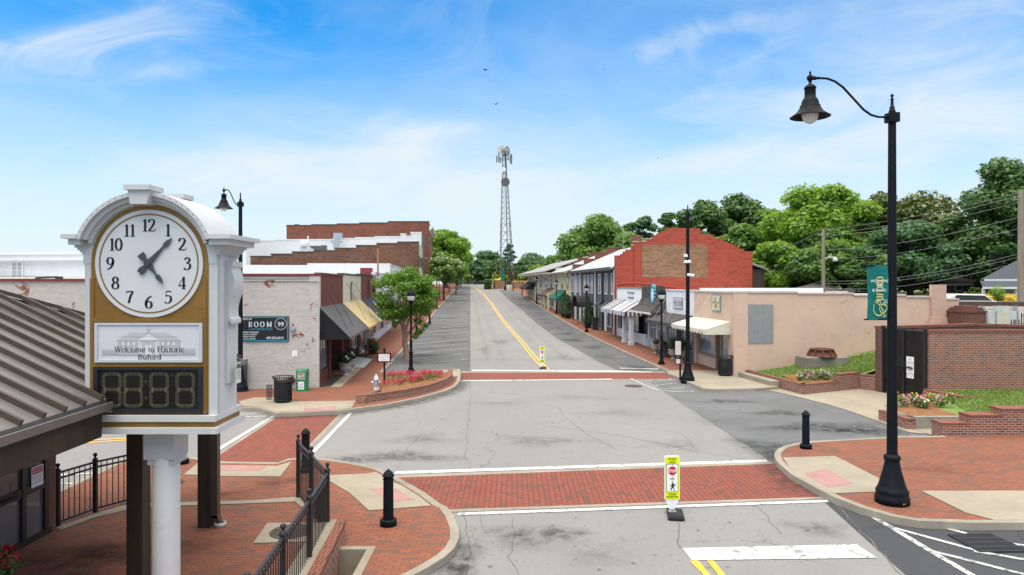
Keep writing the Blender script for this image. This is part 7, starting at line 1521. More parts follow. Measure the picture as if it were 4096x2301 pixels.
mb.box(xc2-.9,xc2+.9,36.35,36.42,3.5,3.56); mb.box(xc2-.9,xc2+.9,36.35,36.42,2.62,2.68); mb.build('posts', GALV, t); mb = MB(); mb.box(xc2-.74,xc2-.38,36.15,36.34,2.7,3.46); mb.box(xc2-.34,xc2+.38,36.1,36.34,2.5,3.72); mb.box(xc2+.42,xc2+.75,36.15,36.34,3.0,3.45); mb.box(xc2+.9,xc2+1.0,36.2,36.4,3.0,3.5); mb.build('boxes', flat('pale cabinet grey', (.50,.53,.53), .45, .1), t); mb = MB(); mb.box(xc2-.3,xc2+.28,36.08,36.098,2.62,3.5); mb.build('cover', flat('cream cover', (.56,.53,.42), .5), t)
# ================================================================ houses beyond the railway
def hz_(x, y): return g(y)+bump(x, y)
def house(name, lb, px0, px1, Y, z_eave, z_ridge, wm, rm, depth=9, hip=2.5, zb=None, ov=.5):
    xa, xb = at(px0, Y), at(px1, Y); zb = 2.6 if zb is None else zb; t = T(name, lb, 'house', ((xa+xb)/2, Y, zb)); sh = (px0-1288)/F; q = lambda x, y: (x+(y-Y)*sh, y); mb = MB(); mb.prism([q(xa,Y),q(xb,Y),q(xb,Y+depth),q(xa,Y+depth)], zb, z_eave); mb.build('wall', wm, t)
    mb = MB(); A = [(*q(xa-ov,Y-ov),z_eave),(*q(xb+ov,Y-ov),z_eave),(*q(xb+ov,Y+depth+ov),z_eave),(*q(xa-ov,Y+depth+ov),z_eave)]; R0, R1 = (*q(xa+hip,Y+depth/2),z_ridge), (*q(xb-hip,Y+depth/2),z_ridge)
    mb.add(A+[R0,R1], [(0,1,5,4),(1,2,5),(2,3,4,5),(3,0,4),(3,2,1,0)]); mb.build('roof', rm, t); mb = MB(); mb.box(xa-ov,xb+ov,Y-ov-.06,Y-ov+.02,z_eave-.2,z_eave+.02); mb.build('fascia', WHITE2, t); return t, xa, xb
SLATE = flat('blue grey shingles', (.055,.065,.08), .9, .25, 5); BRNR = flat('brown shingles', (.07,.055,.05), .9, .25, 4); BRH = brick('house brick', (.2,.08,.05), (.15,.06,.04), (.1,.05,.04), (.2,.15,.12))
t, xa, xb = house('blue_roofed_house', 'house with big blue grey shingle roof and white porch at the right edge', 2480, 2760, 62, zt(703,62), zt(648,62), WHITE2, SLATE, 10, 3.2)
Yp = 59.6; mb = MB(); xa2, xb2 = at(2464, Yp), at(2800, Yp); mb.ext([(xa2,Yp-.4,zt(722,Yp)),(xb2,Yp-.4,zt(722,Yp)),(xb2-1,61.9,zt(704,62)),(xa2+1.6,61.9,zt(704,62))], (0,0,-.1)); mb.build('porch_roof', SLATE, t)
mb = MB(); mb.box(xa2,xb2,Yp-.45,Yp-.36,zt(727,Yp),zt(722,Yp)); [mb.box(at(p,Yp)-.1,at(p,Yp)+.1,Yp-.2,Yp,2.6,zt(726,Yp)) for p in (2472,2511,2553,2600)]; mb.box(xa2,xb2,Yp-.12,Yp-.06,zt(741,Yp),zt(739,Yp)); [mb.box(at(2470,Yp)+.14*i,at(2470,Yp)+.14*i+.05,Yp-.11,Yp-.07,2.9,zt(741,Yp)) for i in range(40)]; mb.build('porch_posts', WHITE2, t)
bx(None, BRH, 'porch_brick', t, [(at(2478,62),at(2492,62),61.9,61.99,2.6,zt(724,62))]); bx(None, GLASS, 'porch_windows', t, [(at(2523,62),at(2548,62),61.9,61.98,3.1,zt(726,62)),(at(2560,62),at(2580,62),61.9,61.98,2.8,zt(726,62))])
t, xa, xb = house('brown_brick_house', 'low brown brick house with dark roof behind the white car', 2366, 2480, 78, zt(714,78), zt(690,78), BRH, BRNR, 8, 1.6); bx(None, WHITE2, 'window_frame', t, [(at(2401,78),at(2419,78),77.9,77.98,zt(732,78),zt(717,78))]); bx(None, GLASS, 'window', t, [(at(2403,78),at(2417,78),77.85,77.9,zt(730,78),zt(719,78))]); bx(None, DRK, 'door', t, [(at(2425,78),at(2437,78),77.9,77.98,2.6,zt(715,78))])
house('low_brown_house', 'long low house with brown shingle roof under the bright green trees', 1978, 2115, 74, zt(733,74), zt(708,74), BRH, BRNR, 9, 4)
house('low_brown_house', 'low house with dark shingle roof half hidden behind the teal banner', 2120, 2250, 84, zt(730,84), zt(708,84), BRH, flat('dark shingles', (.06,.055,.055), .9, .25, 4), 9, 4)
mb = MB(); x = at(1950, 61.5); t = T('lean_to_roof', 'grey tin lean to roof jutting from the red gable wall', 'roof', (x, 62, 6)); mb.ext([(at(1893,62),62,zt(661,62)),(at(1934,62),62,zt(677,62)),(at(1934,62),62,zt(680,62)),(at(1893,62),62,zt(666,62))], (0,6,0)); mb.build('tin_sheet', flat('grey tin', (.25,.26,.27), .5, .2, metal=.3), t); mb = MB(); mb.box(at(1893,62),at(1926,62),62.3,67.5,3,zt(678,62)); mb.build('shed_wall', DKW, t)
# roof air unit on the pink shop
t = T('roof_unit', 'white air conditioner on the pink shop roof by the wooden pole', 'roof unit', (at(2072,40),40,3.7)); mb = MB(); mb.box(-.5,.5,-.4,.4,.0,.62); mb.bar((-.5,-.4,.0),(-.5,-.4,.85),.06); mb.build('case', flat('unit white', (.62,.63,.64), .5), t, True); mb = MB()
for i in range(6): mb.box(-.42,.42,-.42,-.4,.1+.08*i,.14+.08*i)
mb.build('grille', flat('grille grey', (.15,.15,.16), .5), t, True)
# white car on the far road
Yc_ = 56.5; xq = at(2440, Yc_); zq = 2.48; t = T('parked_car', 'white suv seen from the side behind the railway, in front of the brick house', 'car', (xq, Yc_, zq)); BODY = flat('white car paint', (.72,.73,.74), .25, .02, spec=.6, coat=.5)
mb = MB(); prof = [(-2.3,.35),(2.25,.35),(2.32,.6),(2.25,.86),(1.35,1.02),(.62,1.50),(.3,1.57),(-1.7,1.60),(-2.15,1.45),(-2.32,1.0)]; mb.ext([(a,-.92,b) for a, b in prof], (0,1.84,0)); o = mb.build('body', BODY, t, True); bv = o.modifiers.new('b', 'BEVEL'); bv.width = .05
mb = MB(); mb.ext([(1.18,-.94,1.05),(.56,-.94,1.45),(-1.7,-.94,1.5),(-2.0,-.94,1.08)], (0,.015,0)); mb.build('side_window', GLASS, t, True); mb = MB(); mb.add([(1.33,-.8,1.06),(1.33,.8,1.06),(.66,.75,1.5),(.66,-.75,1.5)], [(0,1,2,3)]); mb.build('windscreen', GLASS, t, True)
for a in (-1.45, 1.45):
    for b in (-.93, .75): mb = MB(); mb.tube([(a,b,.36),(a,b+.2,.36)], .36, 18); mb.build('wheel', flat('tyre', (.015,.015,.015), .8), t, True)
# utility poles and wires
POLEW = flat('grey pole timber', (.26,.22,.17), .85, .25, 2, st=(3,3,.2))
def upole(px, Y, top, lb, r=.14, lampside=None, group='utility poles'):
    x = at(px, Y); zb = 2.5 if px > 1900 else g(Y); z1 = zt(top, Y); t = T('utility_pole', lb, 'utility pole', (x, Y, zb), 0, group); mb = MB(); mb.tube([(x,Y,zb),(x,Y,z1)], [r*1.15, r*.85], 10); mb.build('pole', POLEW, t)
    mb = MB(); mb.bar((x-.5,Y,z1-.6),(x+.5,Y,z1-.6),.08); mb.lathe([(.05,0),(.05,.2)], (x-.45,Y,z1-.55), 8); mb.lathe([(.05,0),(.05,.2)], (x+.45,Y,z1-.55), 8); mb.build('crossarm', POLEW, t)
    if lampside: mb = MB(); mb.tube([(x,Y,z1-2.9),(x+.5,Y-.1,z1-2.7),(x+.95,Y-.2,z1-2.72)], .05, 8); mb.lathe([(.1,0),(.24,-.2),(.24,-.4),(.001,-.42)], (x+1.05,Y-.2,z1-2.7), 12); mb.build('pole_lamp', CLEAR, t)
    return (x, Y, z1)
p1 = upole(2071, 66, 577, 'wooden utility pole with a lamp above the pink shop roof', .16, True); p2 = upole(2568, 48, 480, 'grey utility pole at the right edge beside the blue roofed house', .2)
WIRE = flat('cable', (.28,.29,.3), .6)
def wire(a, b, sag, lb, r=.014):
    mb = MB(); P = [(a[0]+(b[0]-a[0])*i/14, a[1]+(b[1]-a[1])*i/14, a[2]+(b[2]-a[2])*i/14-sag*4*(i/14)*(1-i/14)) for i in range(15)]; mb.tube(P, r, 5, False); tag(mb.build('overhead_wire', WIRE), lb, 'cable', 'overhead wires')
p3 = (at(1870, 105), 105, zt(662, 105)); p0 = (at(2760, 42), 42, p2[2]+.8)
for i, (dz, dx, sg, nm) in enumerate(((0,0,.35,'topmost'),(-.5,-.8,.4,'second highest'),(-.55,.8,.45,'third highest'),(-2.0,0,.5,'middle'),(-2.9,.1,.5,'fourth lowest'),(-5.0,0,.6,'third lowest'),(-5.25,.05,.6,'second lowest'),(-5.7,0,.7,'lowest'))):
    a = (p1[0]+dx, p1[1], p1[2]+dz); b = (p2[0]+dx, p2[1], p2[2]+dz*.86-.1); c = (p3[0]+dx, p3[1], p3[2]+dz*.9)
    wire(a, b, sg, nm+' overhead wire from the lamp pole to the right edge pole', .013); wire(c, a, sg*.8, nm+' overhead wire from the lamp pole off to the left', .016); 
    wire(b, (p0[0], p0[1], p0[2]+dz*.86), .2, nm+' overhead wire beyond the right edge pole', .012)
p4 = upole(1184, 262, 677, 'distant grey utility pole beyond the crest of the road', .3); 
for i, z in enumerate((0, -2.2, -4.5)): wire((p4[0], p4[1], p4[2]+z), (at(1300, 255), 255, p4[2]+z+.6), .8, ['upper','middle','lower'][i]+' distant wire crossing beyond the crest', .05)
# ================================================================ park and radio tower at the bend
mb = MB(); cols_ = ((2.4,.10),(5.2,.55),(9,.75)); ys_ = [138,142,146,150,155,160,165]
def pk(y): return rk(y)+2.7
lowz = lambda y: g(y)+.14
mb = MB()
for a, b in zip(ys_, ys_[1:]): mb.quad((pk(a)+.3,a,lowz(a)+.58),(pk(a)+24,a,lowz(a)+2.2),(pk(b)+24,b,lowz(b)+2.0),(pk(b)+.3,b,lowz(b)+.58))
struct(mb, 'park_lawn', flat('bright lawn', (.13,.235,.035), .95, .25, 1.2))
t = T('park_wall', 'low brick wall stepping along the pavement below the park lawn', 'wall', (pk(150), 150, lowz(150))); mb = MB()
for i, (a, b) in enumerate(zip(ys_, ys_[1:])): mb.prism([(pk(a),a),(pk(b),b),(pk(b)+.3,b),(pk(a)+.3,a)], lowz(a)-.3, lowz(b)+.6)
mb.build('brick_wall', WBR, t)
t = T('park_wall', 'upper brick terrace wall with yellow flowers behind the park lawn', 'wall', (at(1330,172),172,5)); xa, xb = at(1288,172), at(1338,172); mb = MB(); mb.box(xa, xb, 172, 172.4, 3.5, zt(710,172)); mb.box(at(1240,170), at(1274,170), 170, 170.4, 3.2, zt(706,170)); mb.build('brick_wall', WBR, t); leafmesh('flowers', [leafset(160, lambda rr: ((rr.uniform(xa, xb), 172.2, zt(710,172)+rr.uniform(0,.35)), Vector((0,-1,.5))), .13, 71)], PETY, t)
t = T('hedge', 'clipped green hedge by the yellow slide at the bend', 'hedge', (at(1226,168),168,3.8)); xa, xb = at(1218,168), at(1236,168); leafmesh('leaves', [leafset(2500, lambda rr: ((rr.uniform(xa, xb), rr.uniform(167,170), rr.uniform(3.6, zt(703,168))), Vector((0,-1,.6))), .16, 72)], LEAF_SHRUB, t)
t = T('yellow_slide', 'bright yellow play slide behind the hedge at the bend', 'slide', (at(1228,172),172,4)); YEL = flat('yellow plastic', (.75,.62,.0), .4); mb = MB(); mb.tube([(at(1241,172),172,zt(708,172)),(at(1246,172),172,zt(704,172)),(at(1255,172),171.6,zt(705,172)),(at(1264,172),171.6,zt(700,172))], .3, 8); mb.tube([(at(1239,172),172.2,zt(712,172)),(at(1246,172),172.2,zt(702,172))], .2, 8); mb.build('chute', YEL, t); mb = MB(); mb.bar((at(1250,172),172.4,3.4),(at(1250,172),172.4,zt(704,172)),.12); mb.build('leg', GALV, t)
x = at(1244,166); t = T('signal_pole', 'timber lean of two posts with a lamp by the bend', 'post', (x,166,lowz(166))); mb = MB(); mb.tube([(x-.5,166,lowz(166)-.3),(x-.1,166,lowz(166)+4.2)], .12, 8); mb.tube([(x+.6,166,lowz(166)-.3),(x+.2,166,lowz(166)+4.2)], .12, 8); mb.build('posts', flat('orange timber', (.35,.17,.06)), t)
a5 = acorn(at(1244,168), 168, 'distant acorn lamp standing among the leaning posts at the bend', a1); acorn(at(1262,175), 175, 'distant acorn lamp behind the tall lamp at the bend', a1); acorn(at(1180,250)+2, 250, 'left one of two far acorn lamps before the dark trees', a1); acorn(at(1206,250), 250, 'right one of two far acorn lamps before the dark trees', a1)
for i, (px, Y) in enumerate(((1325,176),(1330,180),(1317,174),(1345,170))): acorn(at(px, Y), Y, ['third white globed lamp in the park cluster','farthest white globed lamp in the park cluster','leftmost white globed lamp in the park cluster','white globed lamp at the right of the park'][i], a1)
x = at(1165,235)+1; t = T('warning_sign', 'small orange diamond warning sign beyond the crest', 'sign', (at(1165.5,238),238,4.6)); mb = MB(); mb.ext([(0,0,2.6),(.85,0,3.45),(0,0,4.3),(-.85,0,3.45)], (0,.06,0)); mb.build('diamond', flat('orange sign', (.75,.27,.01), .5), t, True); mb = MB(); mb.bar((0,.05,0),(0,.05,2.8),.1); mb.build('post', GALV, t, True); mb = MB(); mb.box(-.25,-.1,-.02,-.005,3.1,3.8); mb.box(.1,.25,-.02,-.005,3.1,3.8); mb.build('mark', INK, t, True)
# lattice radio tower
TY = 215; tx0 = at(1275, TY); tz0 = 4.6; TH = zt(383, TY)-tz0; t = T('radio_tower', 'tall lattice radio tower with dishes and antennas above the trees', 'radio tower', (tx0, TY, tz0)); tilt = at(1268.5, TY)-tx0
def tw(f): return (2.35*(1-f)**1.0+.55*f) if f < .82 else .55+(1-.0)*(.0)+ (2.35*(1-f)+.55*f-.55)*.6
def tp(i, f): 
    w_ = tw(f); a = R(90*i+45+8); return (tx0+tilt*f+w_*1.3*math.cos(a), TY+w_*1.3*math.sin(a), tz0+TH*f)
STL = flat('weathered lattice steel', (.13,.14,.15), .6, .35, .4, metal=.3); RST = flat('rusty lattice steel', (.24,.085,.045), .7, .3, .5)
NL = [0,.045,.1,.16,.22,.28,.34,.40,.46,.50,.54,.58,.62,.66,.70,.74,.78,.82,.86,.9,.94,.97,1.0]
for nm, rng_, m in (('base_lattice', (0, 2), RST), ('lattice', (2, len(NL)-1), STL)):
    mb = MB()
    for j in range(*rng_):
        f0, f1 = NL[j], NL[j+1]
        for i in range(4):
            mb.bar(tp(i,f0), tp(i,f1), .17 if f0 < .5 else .12); mb.bar(tp(i,f1), tp(i+1,f1), .07)
            A, B, C, D = [Vector(q) for q in (tp(i,f0), tp(i+1,f0), tp(i+1,f1), tp(i,f1))]
            if f0 < .46: M_ = (C+D)/2; mb.bar(A, M_, .09); mb.bar(B, M_, .09)
            else: mb.bar(A, C, .05); mb.bar(B, D, .05)
    mb.build(nm, m, t)
mb = MB(); P0 = Vector((tx0+.4,TY,tz0)); mb.tube([P0, (tx0+tilt+.3, TY, tz0+TH*.98)], .13, 6); mb.build('cable_run', flat('dark cable run', (.05,.06,.06), .6), t)
DISH = flat('dish grey', (.46,.47,.48), .5, .08)
def dish(px, py, r, ang, m, name='dish', d=.9):
    c = Vector((at(px, TY), TY-.8, zt(py, TY))); mb = MB(); ax = Vector((math.sin(R(ang)), -math.cos(R(ang)), .05)).normalized(); mb.tube([c-ax*d*.5, c+ax*d*.5], r, 24); mb.build(name, m, t)
dish(1265, 380, 1.5, -30, DISH, d=1.6); dish(1272, 382, 1.5, 60, flat('dish dark', (.22,.22,.23), .5), d=1.4); dish(1265.5, 431, 1.0, -60, flat('dish white', (.7,.72,.73), .5)); dish(1271.5, 459, 1.35, 20, flat('dish mesh', (.1,.105,.11), .6), d=.6)
mb = MB()
for px, py, h_ in ((1250,402,2.2),(1255,398,3.0),(1259,404,2.0),(1279,400,1.5),(1284,402,2.8),(1287,402,3.2)): x = at(px, TY); z = zt(py, TY); mb.box(x-.2,x+.2,TY-1.2,TY-.9,z-h_/2,z+h_/2); mb.bar((x,TY-1,z),(tx0+tilt,TY,z),.1)
mb.build('panel_antennas', flat('antenna grey', (.16,.17,.18), .5, .2), t)
# ================================================================ trees
BARK = flat('tree bark', (.075,.058,.045), .95, .3, 3, st=(4,4,.5), bump=.5, bs=20); BARKL = flat('crepe myrtle bark', (.34,.22,.16), .8, .3, 4, st=(4,4,.4)); 
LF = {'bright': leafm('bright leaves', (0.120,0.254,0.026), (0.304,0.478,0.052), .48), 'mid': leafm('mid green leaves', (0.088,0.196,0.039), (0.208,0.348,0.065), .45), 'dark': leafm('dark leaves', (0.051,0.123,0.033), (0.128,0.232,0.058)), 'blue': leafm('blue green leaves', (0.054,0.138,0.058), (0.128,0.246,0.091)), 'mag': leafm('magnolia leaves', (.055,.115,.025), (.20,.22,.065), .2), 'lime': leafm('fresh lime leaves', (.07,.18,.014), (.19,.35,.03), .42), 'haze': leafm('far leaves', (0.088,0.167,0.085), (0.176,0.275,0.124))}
def crown(W_, H_, seed, n, size, blobs=26, flatb=.25, squash=.75, holes=.0, br=(.18,.34)):
    """leaf faces in clumps through the crown; origin at the crown's bottom centre"""
    rr = random.Random(seed); B = []
    for i in range(blobs):
        while True:
            d = Vector((rr.uniform(-1,1), rr.uniform(-1,1), rr.uniform(-1,1)))
            if .05 < d.length < 1: break
        d.normalize(); q = rr.uniform(.35, 1.0)**.6
        r = rr.uniform(*br)*min(W_, H_)*.9
        z = d.z*q; zz = H_*(.5+.5*z*(1-flatb*.2)); wf = 1.0 if z < 0 else math.sqrt(max(.12, 1-z*z*.82))
        B.append((Vector((d.x*q*(W_/2-r*.55)*wf, d.y*q*(W_/2-r*.55)*wf, max(r*.5, min(H_-r*.55, zz)))), r))
    vol = [b[1]**2 for b in B]
    def f(r2):
        c, r = r2.choices(B, vol)[0]; p, o = blob(c, r, squash, .35)(r2); return p, o
    vs = leafset(n, f, size, seed+1, .45)      # stretched to the measured height and spread
    kz = H_/np.percentile(vs[:, 2], 99.7); kx = [W_/2/np.percentile(np.abs(vs[:, i]), 97) for i in (0, 1)]; vs *= np.array([kx[0], kx[1], kz])
    return vs, [(Vector((c.x*kx[0], c.y*kx[1], c.z*kz)), r*kz) for c, r in B]
def tree(name, lb, x, y, z0, H_, W_, zb, lf, seed, n=5000, size=.3, trunk=.3, group=None, bark=None, blobs=26, flowers=None, **kw):
    t = T(name, lb, 'tree', (x, y, z0), 0, group); vs, B = crown(W_, H_-zb, seed, n, size, blobs, **kw); vs[:, 2] += zb
    leafmesh('crown', [vs], LF[lf], t, True); mb = MB(); rr = random.Random(seed+7); top = zb+(H_-zb)*.45
    mb.tube([(0,0,-.3),(rr.uniform(-.05,.05)*W_*.2,0,zb*.5),(0,0,zb),(rr.uniform(-.1,.1)*W_*.3,0,top)], [trunk*1.25,trunk,trunk*.8,trunk*.35], 9)
    for c, r in B[:14]: mb.tube([(0,0,zb*rr.uniform(.75,1.0)), (c.x*.45, c.y*.45, zb+c.z*.5), (c.x*.95, c.y*.95, zb+c.z)], [trunk*.5, trunk*.3, trunk*.08], 6)
    mb.build('trunk', bark or BARK, t, True)
    if flowers:
        m, k_, s_ = flowers; tops = [(c.x, c.y, zb+c.z, r) for c, r in B if c.z > (H_-zb)*.3]; cl = [(q[0]+rr.gauss(0,.6)*q[3], q[1]-q[3]*.7+rr.gauss(0,.4)*q[3], q[2]+q[3]*.5+rr.gauss(0,.3)*q[3]) for q in tops for _ in range(k_)]
        leafchild(t, [leafset(len(cl)*9, spread(cl, s_, .3), s_*.5, seed+9)], m, 'blossom')
    return t
def treep(name, lb, px, top, wpx, Y, lf, seed, zb=3, base=None, **kw):
    x = at(px, Y); z0 = base if base is not None else (g(Y)+bump(x, Y) if px > 1500 else g(Y)); return tree(name, lb, x, Y, z0, zt(top, Y)-z0, wpx/F*Y, zb, lf, seed, **kw)
# round topped crepe myrtle on the left kerb
x, y = G(1023, 905, .02); t = T('street_tree', 'bright green round topped street tree with smooth pale trunk at the left kerb', 'tree', (x, y, 0)); w_ = 138/F*y
vs, B = crown(w_, 3.75, 101, 11500, .075, 64, squash=.75, br=(.10,.18)); vs[:, 2] += 2.15; leafmesh('crown', [vs], LF['lime'], t, True)
vs2 = leafset(900, spread([(.9,-.2,1.9),(1.2,0,2.2),(.6,-.3,1.6),(-.7,-.3,2.3)], .32, .3), .06, 105); leafchild(t, [vs2], LF['lime'], 'low_sprays')
mb = MB(); mb.tube([(.02,0,-.1),(.0,0,.4),(-.12,.02,1.1),(-.1,0,1.7)], [.24,.19,.17,.17], 12); rr = random.Random(5)
for a, b in (((-.12,0,1.45),(-.55,.1,2.9)),((-.1,0,1.5),(-.15,0,3.1)),((-.08,0,1.5),(.32,-.1,2.9)),((-.05,0,1.55),(.75,.1,2.6))):
    m_ = ((a[0]+b[0])/2+rr.uniform(-.1,.1), (a[1]+b[1])/2, (a[2]+b[2])/2); mb.tube([a, m_, b], [.1,.075,.05], 8)
    for _ in range(4): mb.tube([b, (b[0]+rr.uniform(-.9,.9), b[1]+rr.uniform(-.9,.9), b[2]+rr.uniform(.6,1.8))], [.045,.015], 6)
mb.build('trunk', BARKL, t, True)
# white flowering trees and the big one behind
x = at(1116, 122); t = tree('flowering_tree', 'white flowering crepe myrtle with dark forked trunk on the left pavement', x, 122, g(122)+.1, zt(643,122)-g(122), 82/F*122, 3.2, 'mid', 111, n=8000, size=.17, trunk=.16, blobs=40, br=(.14,.24), flowers=(PETW, 4, .16), group='crepe myrtles along the left kerb')
tree('flowering_tree', 'smaller white flowering crepe myrtle behind the first one', at(1147,142), 142, g(142)+.1, zt(655,142)-g(142), 52/F*142, 2.9, 'mid', 112, n=5000, size=.2, trunk=.12, blobs=26, flowers=(PETW, 4, .2), group='crepe myrtles along the left kerb')
for i, (px, Y, lb) in enumerate(((1130,150,'thin street tree third along the left kerb'),(1152,165,'thin street tree fourth along the left kerb'),(1158,180,'thin street tree last along the left kerb before the crest'))): treep('street_tree', lb, px, 668+4*i, 36, Y, 'mid', 120+i, 3, n=2500, size=.25, trunk=.12, group='crepe myrtles along the left kerb')
treep('big_leafy_tree', 'big bright green tree rising behind the white flowering trees', 1122, 580, 98, 172, 'bright', 131, 5, n=16000, size=.33, trunk=.45, blobs=60, br=(.14,.24)); treep('big_leafy_tree', 'bright green tree beside the big one, left of the gap over the road', 1150, 612, 62, 192, 'bright', 132, 4, n=7000, size=.36, trunk=.4, blobs=34)
# far trees past the crest
far = [('broad_tree','broad dark tree beyond the crest left of the tower',1222,633,86,262,'blue',9000),('dark_tree','dark lower tree just left of the tower base',1250,655,60,245,'dark',6000),('small_tree','small yellow green tree beyond the crest by the orange sign',1177,690,20,246,'bright',1500),('dark_tree','dark rounded tree at the left of the gap over the road',1180,668,44,300,'blue',4000),
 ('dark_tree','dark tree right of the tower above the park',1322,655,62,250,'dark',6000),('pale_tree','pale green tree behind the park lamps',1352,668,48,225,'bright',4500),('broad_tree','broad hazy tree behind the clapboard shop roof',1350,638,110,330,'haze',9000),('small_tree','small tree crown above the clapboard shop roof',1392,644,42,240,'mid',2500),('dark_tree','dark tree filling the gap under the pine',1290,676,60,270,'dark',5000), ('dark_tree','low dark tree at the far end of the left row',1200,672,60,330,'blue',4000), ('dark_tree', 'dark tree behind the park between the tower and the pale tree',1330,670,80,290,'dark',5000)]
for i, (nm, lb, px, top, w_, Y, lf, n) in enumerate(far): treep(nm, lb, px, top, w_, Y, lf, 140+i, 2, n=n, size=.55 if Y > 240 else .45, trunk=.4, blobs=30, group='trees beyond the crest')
for px, lb in ((1246,'small round young tree left of the tall distant lamp'),(1270,'small round young tree between the tower and the tall distant lamp'),(1310,'small round young tree in the park by the lamps')): treep('young_tree', lb, px, 690, 17, 178, 'bright', 160+px, 1.8, n=1200, size=.25, trunk=.1, blobs=12, group='young park trees')
t = T('pine_tree', 'tall ragged pine tree behind the radio tower', 'tree', (at(1283,235),235,4.6)); hp = zt(614,235)-4.6; rr = random.Random(9); mb = MB(); mb.tube([(0,0,0),(0,0,hp*.96)], [.4,.08], 8); L_ = []
for i in range(34):
    z = hp*(.22+.76*i/34); a = rr.uniform(0,6.28); r = (5.4*(1-i/36)+.5)*rr.uniform(.55,1.1); e = (r*math.cos(a), r*math.sin(a), z+r*.03); mb.tube([(0,0,z-.3),e], [.1,.03], 5); L_ += [((e[0]*q, e[1]*q, z+.2)) for q in (.35,.55,.75,.95)]
mb.build('trunk', BARK, t, True); leafchild(t, [leafset(5200, spread([(a, b, c) for a, b, c in L_], .62, .1), .26, 171, .3)], LF['dark'], 'crown')
# wooded rise at the right
belt = [('leafy_tree','leafy tree behind the terrace roofs, leftmost of the right hand trees',1497,545,140,135,'mid',15000,.34,60),('leafy_tree','blue green tree between the leftmost big tree and the red gable',1610,548,72,150,'blue',6000,.36,30),('leafy_tree','dark slender tree just left of the red gable top',1672,538,54,140,'dark',4500,.34,26),('leafy_tree','low bright shrubby tree behind the terrace brick parapets',1585,590,100,118,'mid',5000,.3,30),
 ('leafy_tree','tall dark tree directly behind the red gable and black pole',1770,508,120,125,'dark',12000,.34,50),('leafy_tree','tall dark tree right of the red gable top',1868,494,130,130,'dark',12000,.34,50),('leafy_tree','dark spreading tree between the gable and the bright trees',1935,530,90,122,'mid',7000,.34,34),('leafy_tree','pale green tree against the red gable\'s right slope',1855,572,110,96,'mid',9000,.26,40),
 ('bright_tree','bright green tall tree right of the red gable',2040,476,165,92,'bright',20000,.27,70),('bright_tree','bright green tree with rounded top left of the tall lamp',2125,472,125,90,'bright',14000,.26,50),('bright_tree','lower bright green tree filling beside the red gable',1950,612,110,84,'bright',10000,.24,40),('bright_tree','low bright green tree under the tall bright trees',2070,610,120,80,'mid',9000,.24,40),
 ('magnolia_tree','magnolia with bronze leaves and white blooms right of the tall lamp',2345,492,155,88,'mag',18000,.24,64),('magnolia_tree','magnolia with bronze leaves behind the tall lamp',2225,490,120,92,'mag',11000,.26,44),('dark_tree','dark rounded evergreen in front of the magnolias',2290,560,170,78,'blue',15000,.22,54),('dark_tree','dark low tree left of the evergreen behind the banner',2195,630,110,76,'dark',8000,.22,34),
 ('dark_tree','small dark tree between the magnolia and the houses',2440,600,100,96,'mid',8000,.27,34),('tall_oak','tall dark oak at the right edge behind the utility pole',2545,410,190,74,'dark',20000,.24,46),('dark_tree','dark tree behind the blue roofed house',2500,600,120,90,'dark',8000,.27,34),('leafy_tree','tall leafy tree off beyond the right edge',2680,430,200,80,'dark',8000,.3,40),('dark_tree','low dark tree behind the brown roofed house',2010,640,110,100,'dark',6000,.3,30),('dark_tree','dark undergrowth tree behind the pink wall chimney',2350,640,120,90,'dark',7000,.25,34)]
for i, (nm, lb, px, top, w_, Y, lf, n, sz, bl) in enumerate(belt): treep(nm, lb, px, top, w_*1.14, Y, lf, 200+i*3, 1.6, base=2.6, n=int(n*1.35), size=sz, trunk=.38, blobs=bl, br=(.13,.25), flowers=(PETW, 2, .26) if lf == 'mag' else None, group='trees on the wooded rise')
tag(leafmesh('distant_wood', [leafset(30000, lambda rr: (lambda px, Y: ((at(px, Y), Y, rr.uniform(2.5, zt(640 if px > 1700 else 690, 150)))  , Vector((0,-1,.4))))(rr.uniform(1430, 2700), rr.uniform(128, 165)), .55, 300)], LF['mid']), 'dark mass of woodland behind the separate trees', 'woodland', kind='stuff')
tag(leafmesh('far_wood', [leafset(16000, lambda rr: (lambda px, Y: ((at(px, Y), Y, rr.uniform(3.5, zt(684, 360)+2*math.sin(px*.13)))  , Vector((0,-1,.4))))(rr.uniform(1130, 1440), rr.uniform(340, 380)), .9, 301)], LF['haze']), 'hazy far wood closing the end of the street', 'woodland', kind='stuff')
def shrub(name, lb, px, py, Y, w_, h_, m, seed, grp=None):
    x = at(px, Y); z = zt(py, Y); t = T(name, lb, 'shrub', (x, Y, z-h_), 0, grp); leafmesh('leaves', [leafset(700, blob((x, Y, z-h_/2), w_/2, h_/w_, .3), .09, seed)], m, t); mb = MB(); mb.tube([(x,Y,z-h_-.5),(x,Y,z-h_/2)], .03, 6); mb.build('stem', BARK, t)
shrub('yellow_shrub', 'yellow flowering shrub by the white porch railing', 2536, 738, 58.5, 1.9, 1.0, PETY, 401); shrub('yellow_shrub', 'smaller yellow shrub left of the red flowers at the porch', 2484, 741, 58.5, 1.4, .7, PETY, 402); shrub('red_shrub', 'small red flowering shrub between the yellow ones', 2511, 740, 58.3, .7, .7, PETR, 403); shrub('green_shrub', 'young leafy shrub before the white porch', 2508, 715, 58.2, 1.3, 1.6, LF['bright'], 404); shrub('green_shrub', 'leafy bush between the brick house and the porch', 2452, 722, 66, 2.8, 2.2, LF['mid'], 405); shrub('green_shrub', 'low bush under the brick house window', 2398, 734, 74, 3.0, 1.2, LF['mid'], 406)
